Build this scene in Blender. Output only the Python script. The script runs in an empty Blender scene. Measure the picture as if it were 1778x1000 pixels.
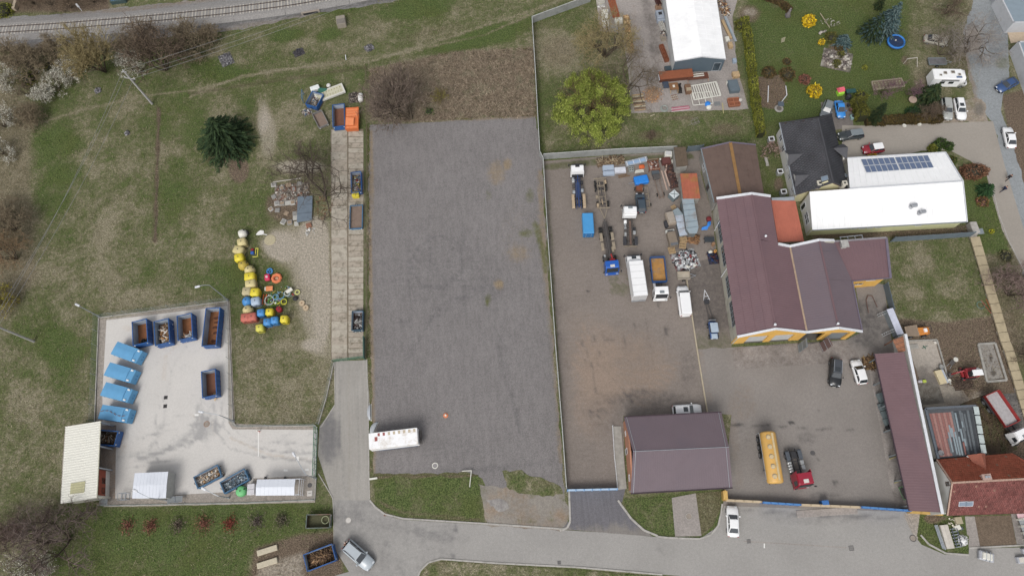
import bpy,math,random
from math import cos,sin,pi,hypot,atan2,sqrt
ru=random.uniform
import numpy as np
from mathutils import Vector,Matrix
from mathutils.geometry import delaunay_2d_cdt
V3=Vector
rn=range
scene=bpy.context.scene
COL=scene.collection
R=math.radians
# ---------------------------------------------------------------- camera
FOC=1778*24/36.0
CAM_H=110.0
_d=V3((44,-450,-FOC)).normalized()
_Z=-_d
_F=V3((0,0,-1));_Y=(_F-_F.dot(_Z)*_Z).normalized();_X=_Y.cross(_Z)
MCW=Matrix((_X,_Y,_Z))
cd=bpy.data.cameras.new('camera');cam=bpy.data.objects.new('camera',cd);COL.objects.link(cam)
cd.lens=24;cd.sensor_width=36;cd.clip_end=6000;cd.clip_start=1
cam.matrix_world=Matrix.Translation((0,0,CAM_H))@MCW.to_4x4()
scene.camera=cam
# ---------------------------------------------------------------- light
SUN_EL,SUN_AZ=50,205
w=bpy.data.worlds.new('World');scene.world=w;w.use_nodes=True
nt=w.node_tree;bg=nt.nodes['Background']
sky=nt.nodes.new('ShaderNodeTexSky');sky.sky_type='NISHITA';sky.sun_disc=False
sky.sun_elevation=R(SUN_EL);sky.sun_rotation=R(SUN_AZ);sky.dust_density=4;sky.ozone_density=.6;sky.altitude=300
hs=nt.nodes.new('ShaderNodeHueSaturation');hs.inputs['Saturation'].default_value=.22
nt.links.new(sky.outputs[0],hs.inputs['Color']);nt.links.new(hs.outputs[0],bg.inputs[0]);bg.inputs[1].default_value=.15
sd=bpy.data.lights.new('sun','SUN');sd.energy=1.3;sd.angle=R(26);sd.color=(1,.97,.93)
sun=bpy.data.objects.new('sun',sd);COL.objects.link(sun)
_sv=V3((sin(R(SUN_AZ))*cos(R(SUN_EL)),cos(R(SUN_AZ))*cos(R(SUN_EL)),sin(R(SUN_EL))))
sun.rotation_euler=_sv.to_track_quat('Z','Y').to_euler();sun.location=(0,0,150)
scene.view_settings.view_transform='Standard';scene.view_settings.look='None'
scene.view_settings.gamma=1;scene.view_settings.use_curve_mapping=False
scene.view_settings.exposure=.19
scene.cycles.max_bounces=5;scene.cycles.diffuse_bounces=3;scene.cycles.glossy_bounces=2
# ---------------------------------------------------------------- helpers
def P(px,py,z=.0):
 r=MCW@V3((px-889,500-py,-FOC));t=(z-CAM_H)/r.z
 return V3((r.x*t,r.y*t,z))
def PL(px,py,pl):
 r=MCW@V3((px-889,500-py,-FOC));o=V3((0,0,CAM_H))
 t=(pl[0]-o).dot(pl[1])/r.dot(pl[1]);return o+r*t
def plane(a,b,c):
 n=(b-a).cross(c-a).normalized();return(a,n if n.z>0 else-n)
MT=np.array(MCW.transposed())
def toimg(x,y,z=.0):
 v=np.stack([x,y,np.zeros_like(x)+z-CAM_H],-1)@MT.T
 return 889+FOC*v[...,0]/-v[...,2],500-FOC*v[...,1]/-v[...,2]
def heading(a,b):
 return atan2(b.y-a.y,b.x-a.x)
def lin(c):c=c/255.;return c/12.92 if c<=.04045 else((c+.055)/1.055)**2.4
EXPO=1.22
def S(r,g,b,k=1.0):
 return tuple(min(.82,lin(c)/EXPO*k)for c in(r,g,b))+(1,)
_mats={}
def M(name,rgb=None,ro=.75,var=.12,scale=1.5,metal=.0,bump=.0,stain=None,sa=.5,ssc=.6,spec=.4,attr=None,fine=None):
 if name in _mats:return _mats[name]
 m=bpy.data.materials.new(name);m.use_nodes=True;n=m.node_tree.nodes;l=m.node_tree.links
 b=n['Principled BSDF'];b.inputs['Roughness'].default_value=ro;b.inputs['Metallic'].default_value=metal
 b.inputs['Specular IOR Level'].default_value=spec
 geo=n.new('ShaderNodeNewGeometry')
 no=n.new('ShaderNodeTexNoise');no.inputs['Scale'].default_value=scale;no.inputs['Detail'].default_value=6;no.inputs['Roughness'].default_value=.65
 l.new(geo.outputs['Position'],no.inputs['Vector'])
 mr=n.new('ShaderNodeMapRange');mr.inputs[1].default_value=.3;mr.inputs[2].default_value=.7
 mr.inputs[3].default_value=1-var;mr.inputs[4].default_value=1+var;l.new(no.outputs[0],mr.inputs[0])
 if attr:
  at=n.new('ShaderNodeAttribute');at.attribute_name=attr;csrc=at.outputs['Color']
 else:
  rg=n.new('ShaderNodeRGB');rg.outputs[0].default_value=rgb;csrc=rg.outputs[0]
 if stain:
  sn=n.new('ShaderNodeTexNoise');sn.inputs['Scale'].default_value=ssc;sn.inputs['Detail'].default_value=8;sn.inputs['Roughness'].default_value=.7
  l.new(geo.outputs['Position'],sn.inputs['Vector'])
  sr=n.new('ShaderNodeMapRange');sr.inputs[1].default_value=.5;sr.inputs[2].default_value=.68;sr.inputs[4].default_value=sa
  l.new(sn.outputs[0],sr.inputs[0])
  mx=n.new('ShaderNodeMix');mx.data_type='RGBA';l.new(sr.outputs[0],mx.inputs[0]);l.new(csrc,mx.inputs[6]);mx.inputs[7].default_value=stain
  csrc=mx.outputs[2]
 vm=n.new('ShaderNodeVectorMath');vm.operation='SCALE';l.new(csrc,vm.inputs[0]);l.new(mr.outputs[0],vm.inputs['Scale'])
 out=vm.outputs[0]
 if fine:
  f2=n.new('ShaderNodeTexNoise');f2.inputs['Scale'].default_value=fine;f2.inputs['Detail'].default_value=3;l.new(geo.outputs['Position'],f2.inputs['Vector'])
  r2=n.new('ShaderNodeMapRange');r2.inputs[1].default_value=.35;r2.inputs[2].default_value=.65;r2.inputs[3].default_value=.86;r2.inputs[4].default_value=1.14;l.new(f2.outputs[0],r2.inputs[0])
  v2=n.new('ShaderNodeVectorMath');v2.operation='SCALE';l.new(out,v2.inputs[0]);l.new(r2.outputs[0],v2.inputs['Scale']);out=v2.outputs[0]
 l.new(out,b.inputs['Base Color'])
 if bump:
  bp=n.new('ShaderNodeBump');bp.inputs['Strength'].default_value=bump;bp.inputs['Distance'].default_value=.05;l.new(no.outputs[0],bp.inputs['Height']);l.new(bp.outputs[0],b.inputs['Normal'])
 _mats[name]=m;return m
class MB:
 def __init__(s):s.v=[];s.f=[];s.m=[];s.cur=0;s.x=Matrix()
 def mat(s,i):s.cur=i;return s
 def add(s,vs,fs):
  o=len(s.v);x=s.x
  s.v+=[tuple(x@Vector(v))for v in vs]
  for f in fs:s.f.append(tuple(i+o for i in f));s.m.append(s.cur)
  return s
 def box(s,x0,x1,y0,y1,z0,z1):
  return s.add([(x0,y0,z0),(x1,y0,z0),(x1,y1,z0),(x0,y1,z0),(x0,y0,z1),(x1,y0,z1),(x1,y1,z1),(x0,y1,z1)],
     [(0,3,2,1),(4,5,6,7),(0,1,5,4),(1,2,6,5),(2,3,7,6),(3,0,4,7)])
 def loft(s,rings,cap=True):
  n=len(rings[0]);vs=[v for r in rings for v in r];fs=[]
  for k in rn(len(rings)-1):
   for i in rn(n):
    j=(i+1)%n;fs.append((k*n+i,k*n+j,(k+1)*n+j,(k+1)*n+i))
  if cap:fs.append(tuple(rn(n-1,-1,-1)));fs.append(tuple((len(rings)-1)*n+i for i in rn(n)))
  return s.add(vs,fs)
 def cbox(s,x0,x1,y0,y1,z0,z1,c=.05,t=None):
  t=c if t is None else t
  def ring(z,i):
   a,b,d,e=x0+i,x1-i,y0+i,y1-i
   return[(a+c,d,z),(b-c,d,z),(b,d+c,z),(b,e-c,z),(b-c,e,z),(a+c,e,z),(a,e-c,z),(a,d+c,z)]
  return s.loft([ring(z0,0),ring(z1-t,0),ring(z1,t)])
 def prism(s,poly,z0,z1):
  a=[(p[0],p[1],z0)for p in poly];b=[(p[0],p[1],z1)for p in poly]
  if sum(a[i-1][0]*a[i][1]-a[i][0]*a[i-1][1]for i in rn(len(a)))<0:a.reverse();b.reverse()
  return s.loft([a,b])
 def cyl(s,p0,p1,r0,r1=None,n=10,cap=True):
  p0,p1=Vector(p0),Vector(p1);r1=r0 if r1 is None else r1;d=(p1-p0).normalized()
  u=d.orthogonal().normalized();v=d.cross(u)
  rg=lambda c,r:[tuple(c+(u*cos(2*pi*i/n)+v*sin(2*pi*i/n))*r)for i in rn(n)]
  return s.loft([rg(p0,r0),rg(p1,r1)],cap)
 def tube(s,pts,r,n=6):
  for a,b in zip(pts[:-1],pts[1:]):s.cyl(a,b,r,r,n)
  return s
 def bar(s,p,q,w,h):
  p,q=Vector(p),Vector(q);d=(q-p).normalized();u=V3((-d.y,d.x,0))
  u=u.normalized()if u.length>1e-4 else V3((1,0,0));v=d.cross(u).normalized()
  rg=lambda c:[tuple(c+u*a*w/2+v*b*h/2)for a,b in((-1,-1),(1,-1),(1,1),(-1,1))]
  return s.loft([rg(p),rg(q)])
 def slab(s,pts,t):
  pts=[Vector(p)for p in pts];n=V3((0,0,0))
  for i in rn(len(pts)):n+=pts[i-1].cross(pts[i])
  n.normalize()
  if n.z<0:pts.reverse();n=-n
  return s.loft([[tuple(p-n*t)for p in pts],[tuple(p)for p in pts]])
 def lathe(s,prof,c=(0,0,0),n=12):
  return s.loft([[(c[0]+r*cos(2*pi*i/n),c[1]+r*sin(2*pi*i/n),c[2]+z)for i in rn(n)]for r,z in prof])
 def ring(s,c,R_,r,n=20,k=6):
  c=Vector(c);rings=[]
  vs=[];fs=[]
  for i in rn(n):
   a=2*pi*i/n
   for j in rn(k):
    b=2*pi*j/k;vs.append((c.x+(R_+r*cos(b))*cos(a),c.y+(R_+r*cos(b))*sin(a),c.z+r*sin(b)))
  for i in rn(n):
   for j in rn(k):fs.append((i*k+j,((i+1)%n)*k+j,((i+1)%n)*k+(j+1)%k,i*k+(j+1)%k))
  return s.add(vs,fs)
 def bd(s,name,mats,parent=None,smooth=False):
  me=bpy.data.meshes.new(name);me.from_pydata(s.v,[],s.f);
  for m in(mats if isinstance(mats,(list,tuple))else[mats]):me.materials.append(m)
  if any(s.m):me.polygons.foreach_set('material_index',s.m)
  if smooth:me.polygons.foreach_set('use_smooth',[True]*len(s.f))
  me.update();o=bpy.data.objects.new(name,me);COL.objects.link(o)
  if parent:o.parent=parent
  return o
def tag(o,label=None,cat=None,group=None,kind=None):
 if label:o['label']=label
 if cat:o['category']=cat
 if group:o['group']=group
 if kind:o['kind']=kind
 return o
def thg(name,label,cat,loc=(0,0,0),rz=0,group=None):
 o=bpy.data.objects.new(name,None);COL.objects.link(o);o.location=loc;o.rotation_euler=(0,0,rz);o.empty_display_size=.2
 return tag(o,label,cat,group)
_kc={}
def copy_tree(o,parent=None):
 if parent is None:
  _kc.clear()
  for c in bpy.data.objects:
   if c.parent:_kc.setdefault(c.parent.name,[]).append(c)
 c=o.copy();COL.objects.link(c);c.parent=parent
 for ch in _kc.get(o.name,[]):copy_tree(ch,c)
 return c
def put(proto,first,loc,rz,label,group=None,s=None):
 o=proto if first else copy_tree(proto)
 o.location=loc;o.rotation_euler=(0,0,rz);o['label']=label
 if group:o['group']=group
 if s:o.scale=(s,s,s)
 return o
def smooth(a,b,x):
 t=np.clip((x-a)/(b-a),0,1);return t*t*(3-2*t)
rng=np.random.default_rng(7)
def vnoise(x,y,sc,seed=0):
 r=np.random.default_rng(seed).random((64,64));u=x/sc;v=y/sc
 i=np.floor(u).astype(int);j=np.floor(v).astype(int);fu=u-i;fv=v-j
 fu=fu*fu*(3-2*fu);fv=fv*fv*(3-2*fv);g=lambda a,b:r[a%64,b%64]
 return(g(i,j)*(1-fu)+g(i+1,j)*fu)*(1-fv)+(g(i,j+1)*(1-fu)+g(i+1,j+1)*fu)*fv
def fbm(x,y,sc,seed=0):
 return(vnoise(x,y,sc,seed)+.5*vnoise(x,y,sc/2.1,seed+1)+.3*vnoise(x,y,sc/4.3,seed+2)+.2*vnoise(x,y,sc/9,seed+3))/2.0
def dist_line(px,py,pts):
 d=np.full(px.shape,1e9)
 for(ax,ay),(bx,by)in zip(pts[:-1],pts[1:]):
  vx,vy=bx-ax,by-ay;t=np.clip(((px-ax)*vx+(py-ay)*vy)/(vx*vx+vy*vy+1e-9),0,1)
  d=np.minimum(d,np.hypot(px-ax-t*vx,py-ay-t*vy))
 return d
def inpoly(px,py,poly):
 c=np.zeros(px.shape,bool);n=len(poly)
 for i in rn(n):
  x0,y0=poly[i];x1,y1=poly[i-1]
  if y0==y1:continue
  k=(y0>py)!=(y1>py);c^=k&(px<(x1-x0)*(py-y0)/(y1-y0)+x0)
 return c
def softpoly(px,py,poly,s=5.0):
 d=dist_line(px,py,poly+[poly[0]]);i=inpoly(px,py,poly)
 return smooth(-s,s,np.where(i,d,-d))
def bb(px,py,cx,cy,rx,ry=None,a=0):
 ry=ry or rx;c,s_=cos(R(a)),sin(R(a));dx,dy=px-cx,py-cy
 return 1-smooth(.35,1.0,np.hypot((dx*c+dy*s_)/rx,(-dx*s_+dy*c)/ry))
def sk(px,py,pts,w_):return 1-smooth(w_*.3,w_,dist_line(px,py,pts))
_sheets=[]
def sheet(name,poly,mat,z,paint=None,step=.6,world=False,edge=.5,rag=.0,parent=None,kind='structure',skirt=.06):
 pts=[V3((p[0],p[1],0))if world else P(p[0],p[1])for p in poly];bnd=[]
 for i in rn(len(pts)):
  a,b=pts[i],pts[(i+1)%len(pts)];n=max(1,int((b-a).length/edge));nn=V3((-(b-a).y,(b-a).x,0)).normalized()
  for k in rn(n):
   q=a.lerp(b,k/n)
   if rag:q=q+nn*float((fbm(np.array([q.x]),np.array([q.y]),1.6,31)[0]-.5)*2.4*rag)
   bnd.append(q)
 xs=[p.x for p in bnd];ys=[p.y for p in bnd]
 gx,gy=np.meshgrid(np.arange(min(xs),max(xs),step),np.arange(min(ys),max(ys),step));gx=gx.ravel();gy=gy.ravel()
 bp=[(p.x,p.y)for p in bnd]
 ok=inpoly(gx,gy,bp)&(dist_line(gx,gy,bp+[bp[0]])>step*.35);gx=gx[ok];gy=gy[ok]
 nb=len(bnd);vin=[Vector(p)for p in bp]+[V3((a,b))for a,b in zip(gx.tolist(),gy.tolist())]
 vo,eo,fo,*_=delaunay_2d_cdt(vin,[(i,(i+1)%nb)for i in rn(nb)],[list(rn(nb))],1,1e-5)
 me=bpy.data.meshes.new(name);vv=np.array([(v.x,v.y)for v in vo])
 area=sum((vo[f[1]].x-vo[f[0]].x)*(vo[f[2]].y-vo[f[0]].y)-(vo[f[2]].x-vo[f[0]].x)*(vo[f[1]].y-vo[f[0]].y)for f in fo[:50])
 fo=[tuple(f)if area>0 else tuple(reversed(f))for f in fo]
 z+=.0005*len(_sheets);_sheets.append(name);me.from_pydata([(x,y,z)for x,y in vv],[],fo)
 pc=np.zeros((len(vv),4));pc[:,3]=1
 if paint is not None:
  px,py=toimg(vv[:,0],vv[:,1]);pc[:,:3]=np.clip(np.stack(paint(px,py,vv[:,0],vv[:,1]),-1),0,1)
 at=me.color_attributes.new('paint','FLOAT_COLOR','POINT');at.data.foreach_set('color',pc.ravel())
 me.materials.append(mat);me.update();o=bpy.data.objects.new(name,me);COL.objects.link(o)
 if parent:o.parent=parent
 if kind and not parent:o['kind']=kind
 return o
def paved(name,base,dark,brown,moss,n1=.5,n2=14,c1=.12,c2=.18,ro=.92,bump=.25,stretch=None,chips=None):
 m=bpy.data.materials.new(name);m.use_nodes=True;n=m.node_tree.nodes;l=m.node_tree.links
 b=n['Principled BSDF'];b.inputs['Roughness'].default_value=ro;b.inputs['Specular IOR Level'].default_value=.25
 geo=n.new('ShaderNodeNewGeometry');pos=geo.outputs['Position']
 def noise(sc,det=5,ro=.6,src=None):
  t=n.new('ShaderNodeTexNoise');t.inputs['Scale'].default_value=sc;t.inputs['Detail'].default_value=det;t.inputs['Roughness'].default_value=ro;l.new(src or pos,t.inputs['Vector']);return t.outputs[0]
 def rng_(v,a,b_,c,d):
  t=n.new('ShaderNodeMapRange');t.interpolation_type='SMOOTHSTEP'
  for i,q in zip((1,2,3,4),(a,b_,c,d)):t.inputs[i].default_value=q
  l.new(v,t.inputs[0]);return t.outputs[0]
 def math_(op,a,b_):
  t=n.new('ShaderNodeMath');t.operation=op
  for i,q in enumerate((a,b_)):
   if isinstance(q,(int,float)):t.inputs[i].default_value=q
   else:l.new(q,t.inputs[i])
  return t.outputs[0]
 def mix(fac,a,b_):
  t=n.new('ShaderNodeMix');t.data_type='RGBA';l.new(fac,t.inputs[0])
  for i,q in((6,a),(7,b_)):
   if isinstance(q,tuple):t.inputs[i].default_value=q
   else:l.new(q,t.inputs[i])
  return t.outputs[2]
 def scale(c,f):
  t=n.new('ShaderNodeVectorMath');t.operation='SCALE';l.new(c,t.inputs[0]);l.new(f,t.inputs['Scale']);return t.outputs[0]
 at=n.new('ShaderNodeAttribute');at.attribute_name='paint';sp=n.new('ShaderNodeSeparateColor');l.new(at.outputs['Color'],sp.inputs[0])
 nm=noise(1.3,8,.72);nf=noise(n2,4,.65);nl=noise(n1*.25,5,.6)
 base_c=n.new('ShaderNodeRGB');base_c.outputs[0].default_value=base;c=base_c.outputs[0]
 thr=math_('MULTIPLY',math_('SUBTRACT',nm,.5),1.1)
 for ch,colr in((1,brown),(2,moss),(0,dark)):
  fac=rng_(math_('ADD',sp.outputs[ch],math_('MULTIPLY',thr,rng_(sp.outputs[ch],0,.25,0,1))),.08,.95,0,1)
  c=mix(fac,c,colr)
 c=scale(c,rng_(nl,.3,.7,1-c1,1+c1));c=scale(c,rng_(nf,.3,.7,1-c2,1+c2))
 c=scale(c,rng_(noise(2.4,7,.75),.34,.66,1-c2*.55,1+c2*.55))
 if stretch:
  mp=n.new('ShaderNodeMapping');mp.inputs['Rotation'].default_value=(0,0,stretch[0]);mp.inputs['Scale'].default_value=(stretch[1],stretch[2],1)
  l.new(pos,mp.inputs[0]);ns=noise(1,6,.7,mp.outputs[0]);c=scale(c,rng_(ns,.3,.7,1-stretch[3],1+stretch[3]))
 if chips:
  v=n.new('ShaderNodeTexVoronoi');v.inputs['Scale'].default_value=chips[0];l.new(pos,v.inputs['Vector'])
  c=mix(rng_(v.outputs['Distance'],0,chips[1],chips[3],0),c,chips[2])
 l.new(c,b.inputs['Base Color'])
 bp=n.new('ShaderNodeBump');bp.inputs['Strength'].default_value=bump;bp.inputs['Distance'].default_value=.06;l.new(math_('ADD',nf,nm),bp.inputs['Height']);l.new(bp.outputs[0],b.inputs['Normal'])
 return m
# ---------------------------------------------------------------- ground
def ground_material():
 m=bpy.data.materials.new('meadow');m.use_nodes=True;n=m.node_tree.nodes;l=m.node_tree.links
 b=n['Principled BSDF'];b.inputs['Roughness'].default_value=1;b.inputs['Specular IOR Level'].default_value=.1
 geo=n.new('ShaderNodeNewGeometry');pos=geo.outputs['Position']
 def noise(sc,det=5,ro=.6,src=None,dist=0):
  t=n.new('ShaderNodeTexNoise');t.inputs['Scale'].default_value=sc;t.inputs['Detail'].default_value=det;t.inputs['Roughness'].default_value=ro;t.inputs['Distortion'].default_value=dist;l.new(src or pos,t.inputs['Vector']);return t.outputs[0]
 def rg(v,a,b_,c,d):
  t=n.new('ShaderNodeMapRange');t.interpolation_type='SMOOTHSTEP'
  for i,q in zip((1,2,3,4),(a,b_,c,d)):t.inputs[i].default_value=q
  l.new(v,t.inputs[0]);return t.outputs[0]
 def ma(op,a,b_):
  t=n.new('ShaderNodeMath');t.operation=op
  for i,q in enumerate((a,b_)):
   if isinstance(q,(int,float)):t.inputs[i].default_value=q
   else:l.new(q,t.inputs[i])
  return t.outputs[0]
 def mix(fac,a,b_):
  t=n.new('ShaderNodeMix');t.data_type='RGBA';l.new(fac,t.inputs[0])
  for i,q in((6,a),(7,b_)):
   if isinstance(q,tuple):t.inputs[i].default_value=q
   else:l.new(q,t.inputs[i])
  return t.outputs[2]
 at=n.new('ShaderNodeAttribute');at.attribute_name='paint';sp=n.new('ShaderNodeSeparateColor');l.new(at.outputs['Color'],sp.inputs[0])
 big=noise(.12,4);mid=noise(.9,9,.75,None,.6);fin=noise(7,5,.72);mid2=noise(2.3,8,.8)
 th=ma('SUBTRACT',ma('ADD',ma('MULTIPLY',mid,.45),ma('MULTIPLY',mid2,.55)),.5)
 green=mix(rg(fin,.36,.64,0,1),S(62,77,44),S(104,115,70))
 green=mix(rg(big,.42,.66,0,.5),green,S(90,94,54))
 straw=mix(rg(fin,.36,.64,0,1),S(112,107,86),S(160,152,130))
 olive=mix(rg(mid2,.4,.6,0,1),S(88,94,60),S(120,118,90))
 v=ma('ADD',ma('MULTIPLY',th,3.6),sp.outputs[0])
 c=mix(rg(v,.08,.42,0,1),straw,olive);c=mix(rg(v,.42,.78,0,1),c,green)
 soil=mix(rg(fin,.35,.65,0,1),S(92,80,68),S(128,113,98))
 c=mix(rg(ma('ADD',sp.outputs[1],ma('MULTIPLY',th,rg(sp.outputs[1],0,.3,0,1.3))),.22,.75,0,1),c,soil)
 pale=mix(rg(mid2,.38,.62,0,1),S(158,150,136),S(178,169,155))
 c=mix(rg(ma('ADD',sp.outputs[2],ma('MULTIPLY',th,rg(sp.outputs[2],0,.3,0,1.2))),.2,.8,0,1),c,pale)
 t=n.new('ShaderNodeVectorMath');t.operation='SCALE';l.new(c,t.inputs[0]);l.new(rg(noise(3.5,7,.8),.34,.66,.62,1.38),t.inputs['Scale'])
 l.new(t.outputs[0],b.inputs['Base Color'])
 bp=n.new('ShaderNodeBump');bp.inputs['Strength'].default_value=.7;bp.inputs['Distance'].default_value=.14;l.new(ma('ADD',fin,mid2),bp.inputs['Height']);l.new(bp.outputs[0],b.inputs['Normal'])
 return m
def paint_ground(px,py,x,y):
 f1=fbm(x,y,9,3);f2=fbm(x,y,3.2,9)
 r=.44+(f1-.5)*.6+(f2-.5)*.7;g=np.zeros_like(r);b=np.zeros_like(r)
 def to(a,m,v):return a*(1-m)+v*m
 def poly(ps,s=8):return softpoly(px,py,ps,s)
 m=poly([(-400,-300),(60,185),(58,330),(70,480),(20,560),(-400,600)],14);r=to(r,m,.22);g=to(g,m,.45)
 for c in[(100,250,60,40,.5),(120,300,50,30,.45),(90,340,40,60,.35),(300,330,50,80,.22),(110,610,50,60,.35),(170,600,16,90,.45),(60,560,60,80,.25),(235,470,60,40,.3),(380,480,70,40,.28),(340,240,40,60,.3),(400,130,60,20,.3)]:
  r=r+bb(px,py,*c[:4])*c[4]
 for c in[(215,470,55,38),(190,400,35,50),(70,480,60,30),(245,520,60,30),(230,180,30,30),(100,780,50,30),(40,700,50,50)]:
  r=r-bb(px,py,*c)*.22
 m=poly([(0,150),(330,110),(600,95),(930,-10),(930,-60),(0,20)],18);g=to(g,m,.28)
 for c in[(500,62,40,16),(590,10,60,18),(370,112,50,16),(720,15,90,26),(860,55,80,20),(820,75,120,16),(960,30,60,16),(570,62,30,14),(90,95,26,10),(110,88,26,9)]:
  r=r+bb(px,py,*c,-10)*.5;g=g*(1-bb(px,py,*c,-10)*.8)
 g=g+bb(px,py,760,60,120,22,-14)*.35;g=g+bb(px,py,150,80,200,22,-6)*.3
 for t in([(40,222),(150,190),(240,168),(330,158),(480,122),(640,108),(760,72),(890,30),(1000,-8)],[(330,168),(420,132),(560,112),(700,92),(840,62),(930,22)]):
  m=sk(px,py,t,3.6);r=to(r,m*.7,.08);b=b+m*.18
 m=poly([(640,122),(780,90),(926,84),(930,204),(860,203),(720,214),(642,212)],12);r=to(r,m,.07+(f2-.5)*.4);g=to(g,m,.38+(f1-.5)*.5)
 m=poly([(925,40),(1000,15),(1080,60),(1080,240),(960,262),(935,262)],6);r=to(r,m,.5+(f1-.5)*.9)
 m=bb(px,py,970,90,55,50);r=to(r,m,.1);g=to(g,m,.45)
 m=poly([(940,190),(1180,196),(1300,185),(1312,250),(1218,262),(945,266)],6);r=to(r,m,.46+(f2-.5)*.8)
 for c in[(1130,235,40,16),(1260,225,50,20),(1180,205,50,8)]:g=g+bb(px,py,*c)*.5
 m=poly([(470,395),(575,380),(577,625),(545,622),(520,560),(500,470),(455,420)],16);b=b+m*.55;g=g+poly([(455,330),(575,395),(575,640),(500,620),(440,580),(490,470),(450,400)],16)*.3;r=to(r,m,.15)
 for c in[(465,235,26,64,.5),(456,200,16,40,.4),(520,290,70,18,.7),(545,430,32,80,.75),(560,520,20,90,.7),(485,430,42,32,.6),(540,600,24,16,.4),(500,600,60,16,.25)]:b=b+bb(px,py,*c[:4])*c[4];r=r-bb(px,py,*c[:4])*.3
 for c in[(415,295,26,34,.95),(550,330,30,40,.35),(500,355,50,40,.7),(450,560,50,18,.4),(640,500,6,400,.3),(535,655,30,40,.5),(515,690,24,26,.55),(480,640,60,25,.4)]:g=g+bb(px,py,*c[:4])*c[4]
 m=poly([(408,600),(575,625),(560,735),(410,738)],6);r=to(r,m,.28+(f2-.5)*.6);g=to(g,m,.3+(f1-.5)*.7)
 g=g+sk(px,py,[(276,190),(274,260),(272,330),(270,420)],5)*.75
 m=poly([(180,884),(580,868),(580,915),(500,935),(440,960),(420,1010),(160,1010),(140,930)],10);r=to(r,m,.72+(f2-.5)*.4);g=to(g,m,0)
 for c in[(355,908),(310,910),(263,912),(223,912),(400,908),(447,905)]:g=g+bb(px,py,*c,15,10)*.5
 g=g+poly([(440,950),(520,925),(590,920),(600,1010),(430,1010)],10)*.75;b=b+poly([(450,975),(530,955),(530,1010),(440,1010)],10)*.55
 g=g+bb(px,py,470,975,30,24)*.5;m=poly([(560,960),(640,992),(640,1010),(540,1010)],5);r=to(r,m,.5)
 m=poly([(1080,865),(1230,850),(1255,860),(1250,935),(1100,935)],4);r=to(r,m,.66);g=to(g,m,.12)
 m=poly([(650,820),(840,820),(840,912),(700,905),(650,880)],4);r=to(r,m,.62+(f2-.5)*.3);g=to(g,m,0)
 g=g+sk(px,py,[(660,870),(720,897),(830,907)],8)*.4+sk(px,py,[(650,824),(830,822)],6)*.5
 m=poly([(860,800),(980,800),(980,905),(850,905)],4);r=to(r,m,.32);b=b+m*.4*(f2>.5)
 m=poly([(730,972),(1180,1000),(1180,1100),(700,1100)],4);r=to(r,m,.5+(f2-.5)*.8)
 m=poly([(1575,890),(1690,890),(1690,970),(1600,960)],4);r=to(r,m,.7);g=g+bb(px,py,1625,900,30,10)*.8
 m=poly([(1305,-60),(1600,-60),(1595,215),(1480,215),(1310,240),(1290,100)],8);r=to(r,m,.85+(f1-.5)*.35);g=to(g,m,.04)
 r=r+poly([(1330,-40),(1560,-40),(1560,30),(1400,20)],20)*-.08
 g=g+poly([(1312,135),(1360,130),(1366,165),(1345,190),(1312,185)],3)*1.0
 g=g+bb(px,py,1300,25,32,26)*.6;b=b+bb(px,py,1302,22,22,14)*.5
 for c in[(1455,95,30,36,.8),(1450,112,36,10,.7),(1350,10,20,10,.4)]:g=g+bb(px,py,*c[:4])*c[4]
 g=g+bb(px,py,1575,105,16,14)*.8+bb(px,py,1545,150,34,14)*.3
 m=poly([(1590,-60),(1740,-60),(1700,120),(1680,230),(1595,215),(1570,80)],16);r=to(r,m,.3+(f2-.5)*.7);g=to(g,m,.4+(f1-.5)*.8)
 b=b+poly([(1655,-60),(1740,-60),(1735,60),(1690,60)],18)*.4;r=r+bb(px,py,1665,150,20,40)*.3
 m=poly([(1310,240),(1350,210),(1352,260),(1378,345),(1345,350),(1325,330)],4);r=to(r,m,.6);g=g+bb(px,py,1352,320,14,20)*.7
 m=poly([(1672,310),(1720,300),(1740,400),(1760,470),(1700,440),(1680,390)],5);r=to(r,m,.82);g=to(g,m,0)
 g=g+poly([(1738,165),(1800,150),(1800,420),(1770,330)],6)*.9
 m=poly([(1700,440),(1765,440),(1850,520),(1850,760),(1790,740)],8);r=to(r,m,.3+(f2-.5)*.8);g=to(g,m,.5+(f1-.5)*.9)
 m=poly([(1490,410),(1688,405),(1735,560),(1545,560)],4);r=to(r,m,.45+(f2-.5)*.7);g=to(g,m,.08)
 for c in[(1600,455,34,20),(1650,500,40,30),(1590,510,26,14),(1575,470,16,16)]:r=r-bb(px,py,*c)*.28
 m=poly([(1545,552),(1640,560),(1732,548),(1790,760),(1790,800),(1600,780),(1555,600)],6);r=to(r,m,.06);g=to(g,m,.95)
 for c in[(1650,745,30,16),(1625,680,40,30),(1700,690,30,20)]:b=b+bb(px,py,*c)*.5
 g=g+poly([(1410,400),(1690,390),(1690,408),(1410,416)],3)*.7
 g=g+poly([(-50,-60),(190,-60),(190,18),(40,22),(-50,30)],6)*.6
 return r,g,b
def _axis(a,b_,st):
 mid=np.arange(a,b_+st,st);o=np.cumsum(np.array([2,4,8,16,32,64,128,256,512,1024,1500.]))
 return np.concatenate([a-o[::-1],mid,mid[-1]+o])
xs=_axis(-118,128,.5);ys=_axis(-24,136,.5)
gx,gy=np.meshgrid(xs,ys);nx,ny=len(xs),len(ys)
me=bpy.data.meshes.new('ground');me.vertices.add(nx*ny)
co=np.stack([gx.ravel(),gy.ravel(),np.zeros(nx*ny)],-1);me.vertices.foreach_set('co',co.ravel())
i=np.arange((nx-1)*(ny-1));a=(i//(nx-1))*nx+i%(nx-1)
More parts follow.
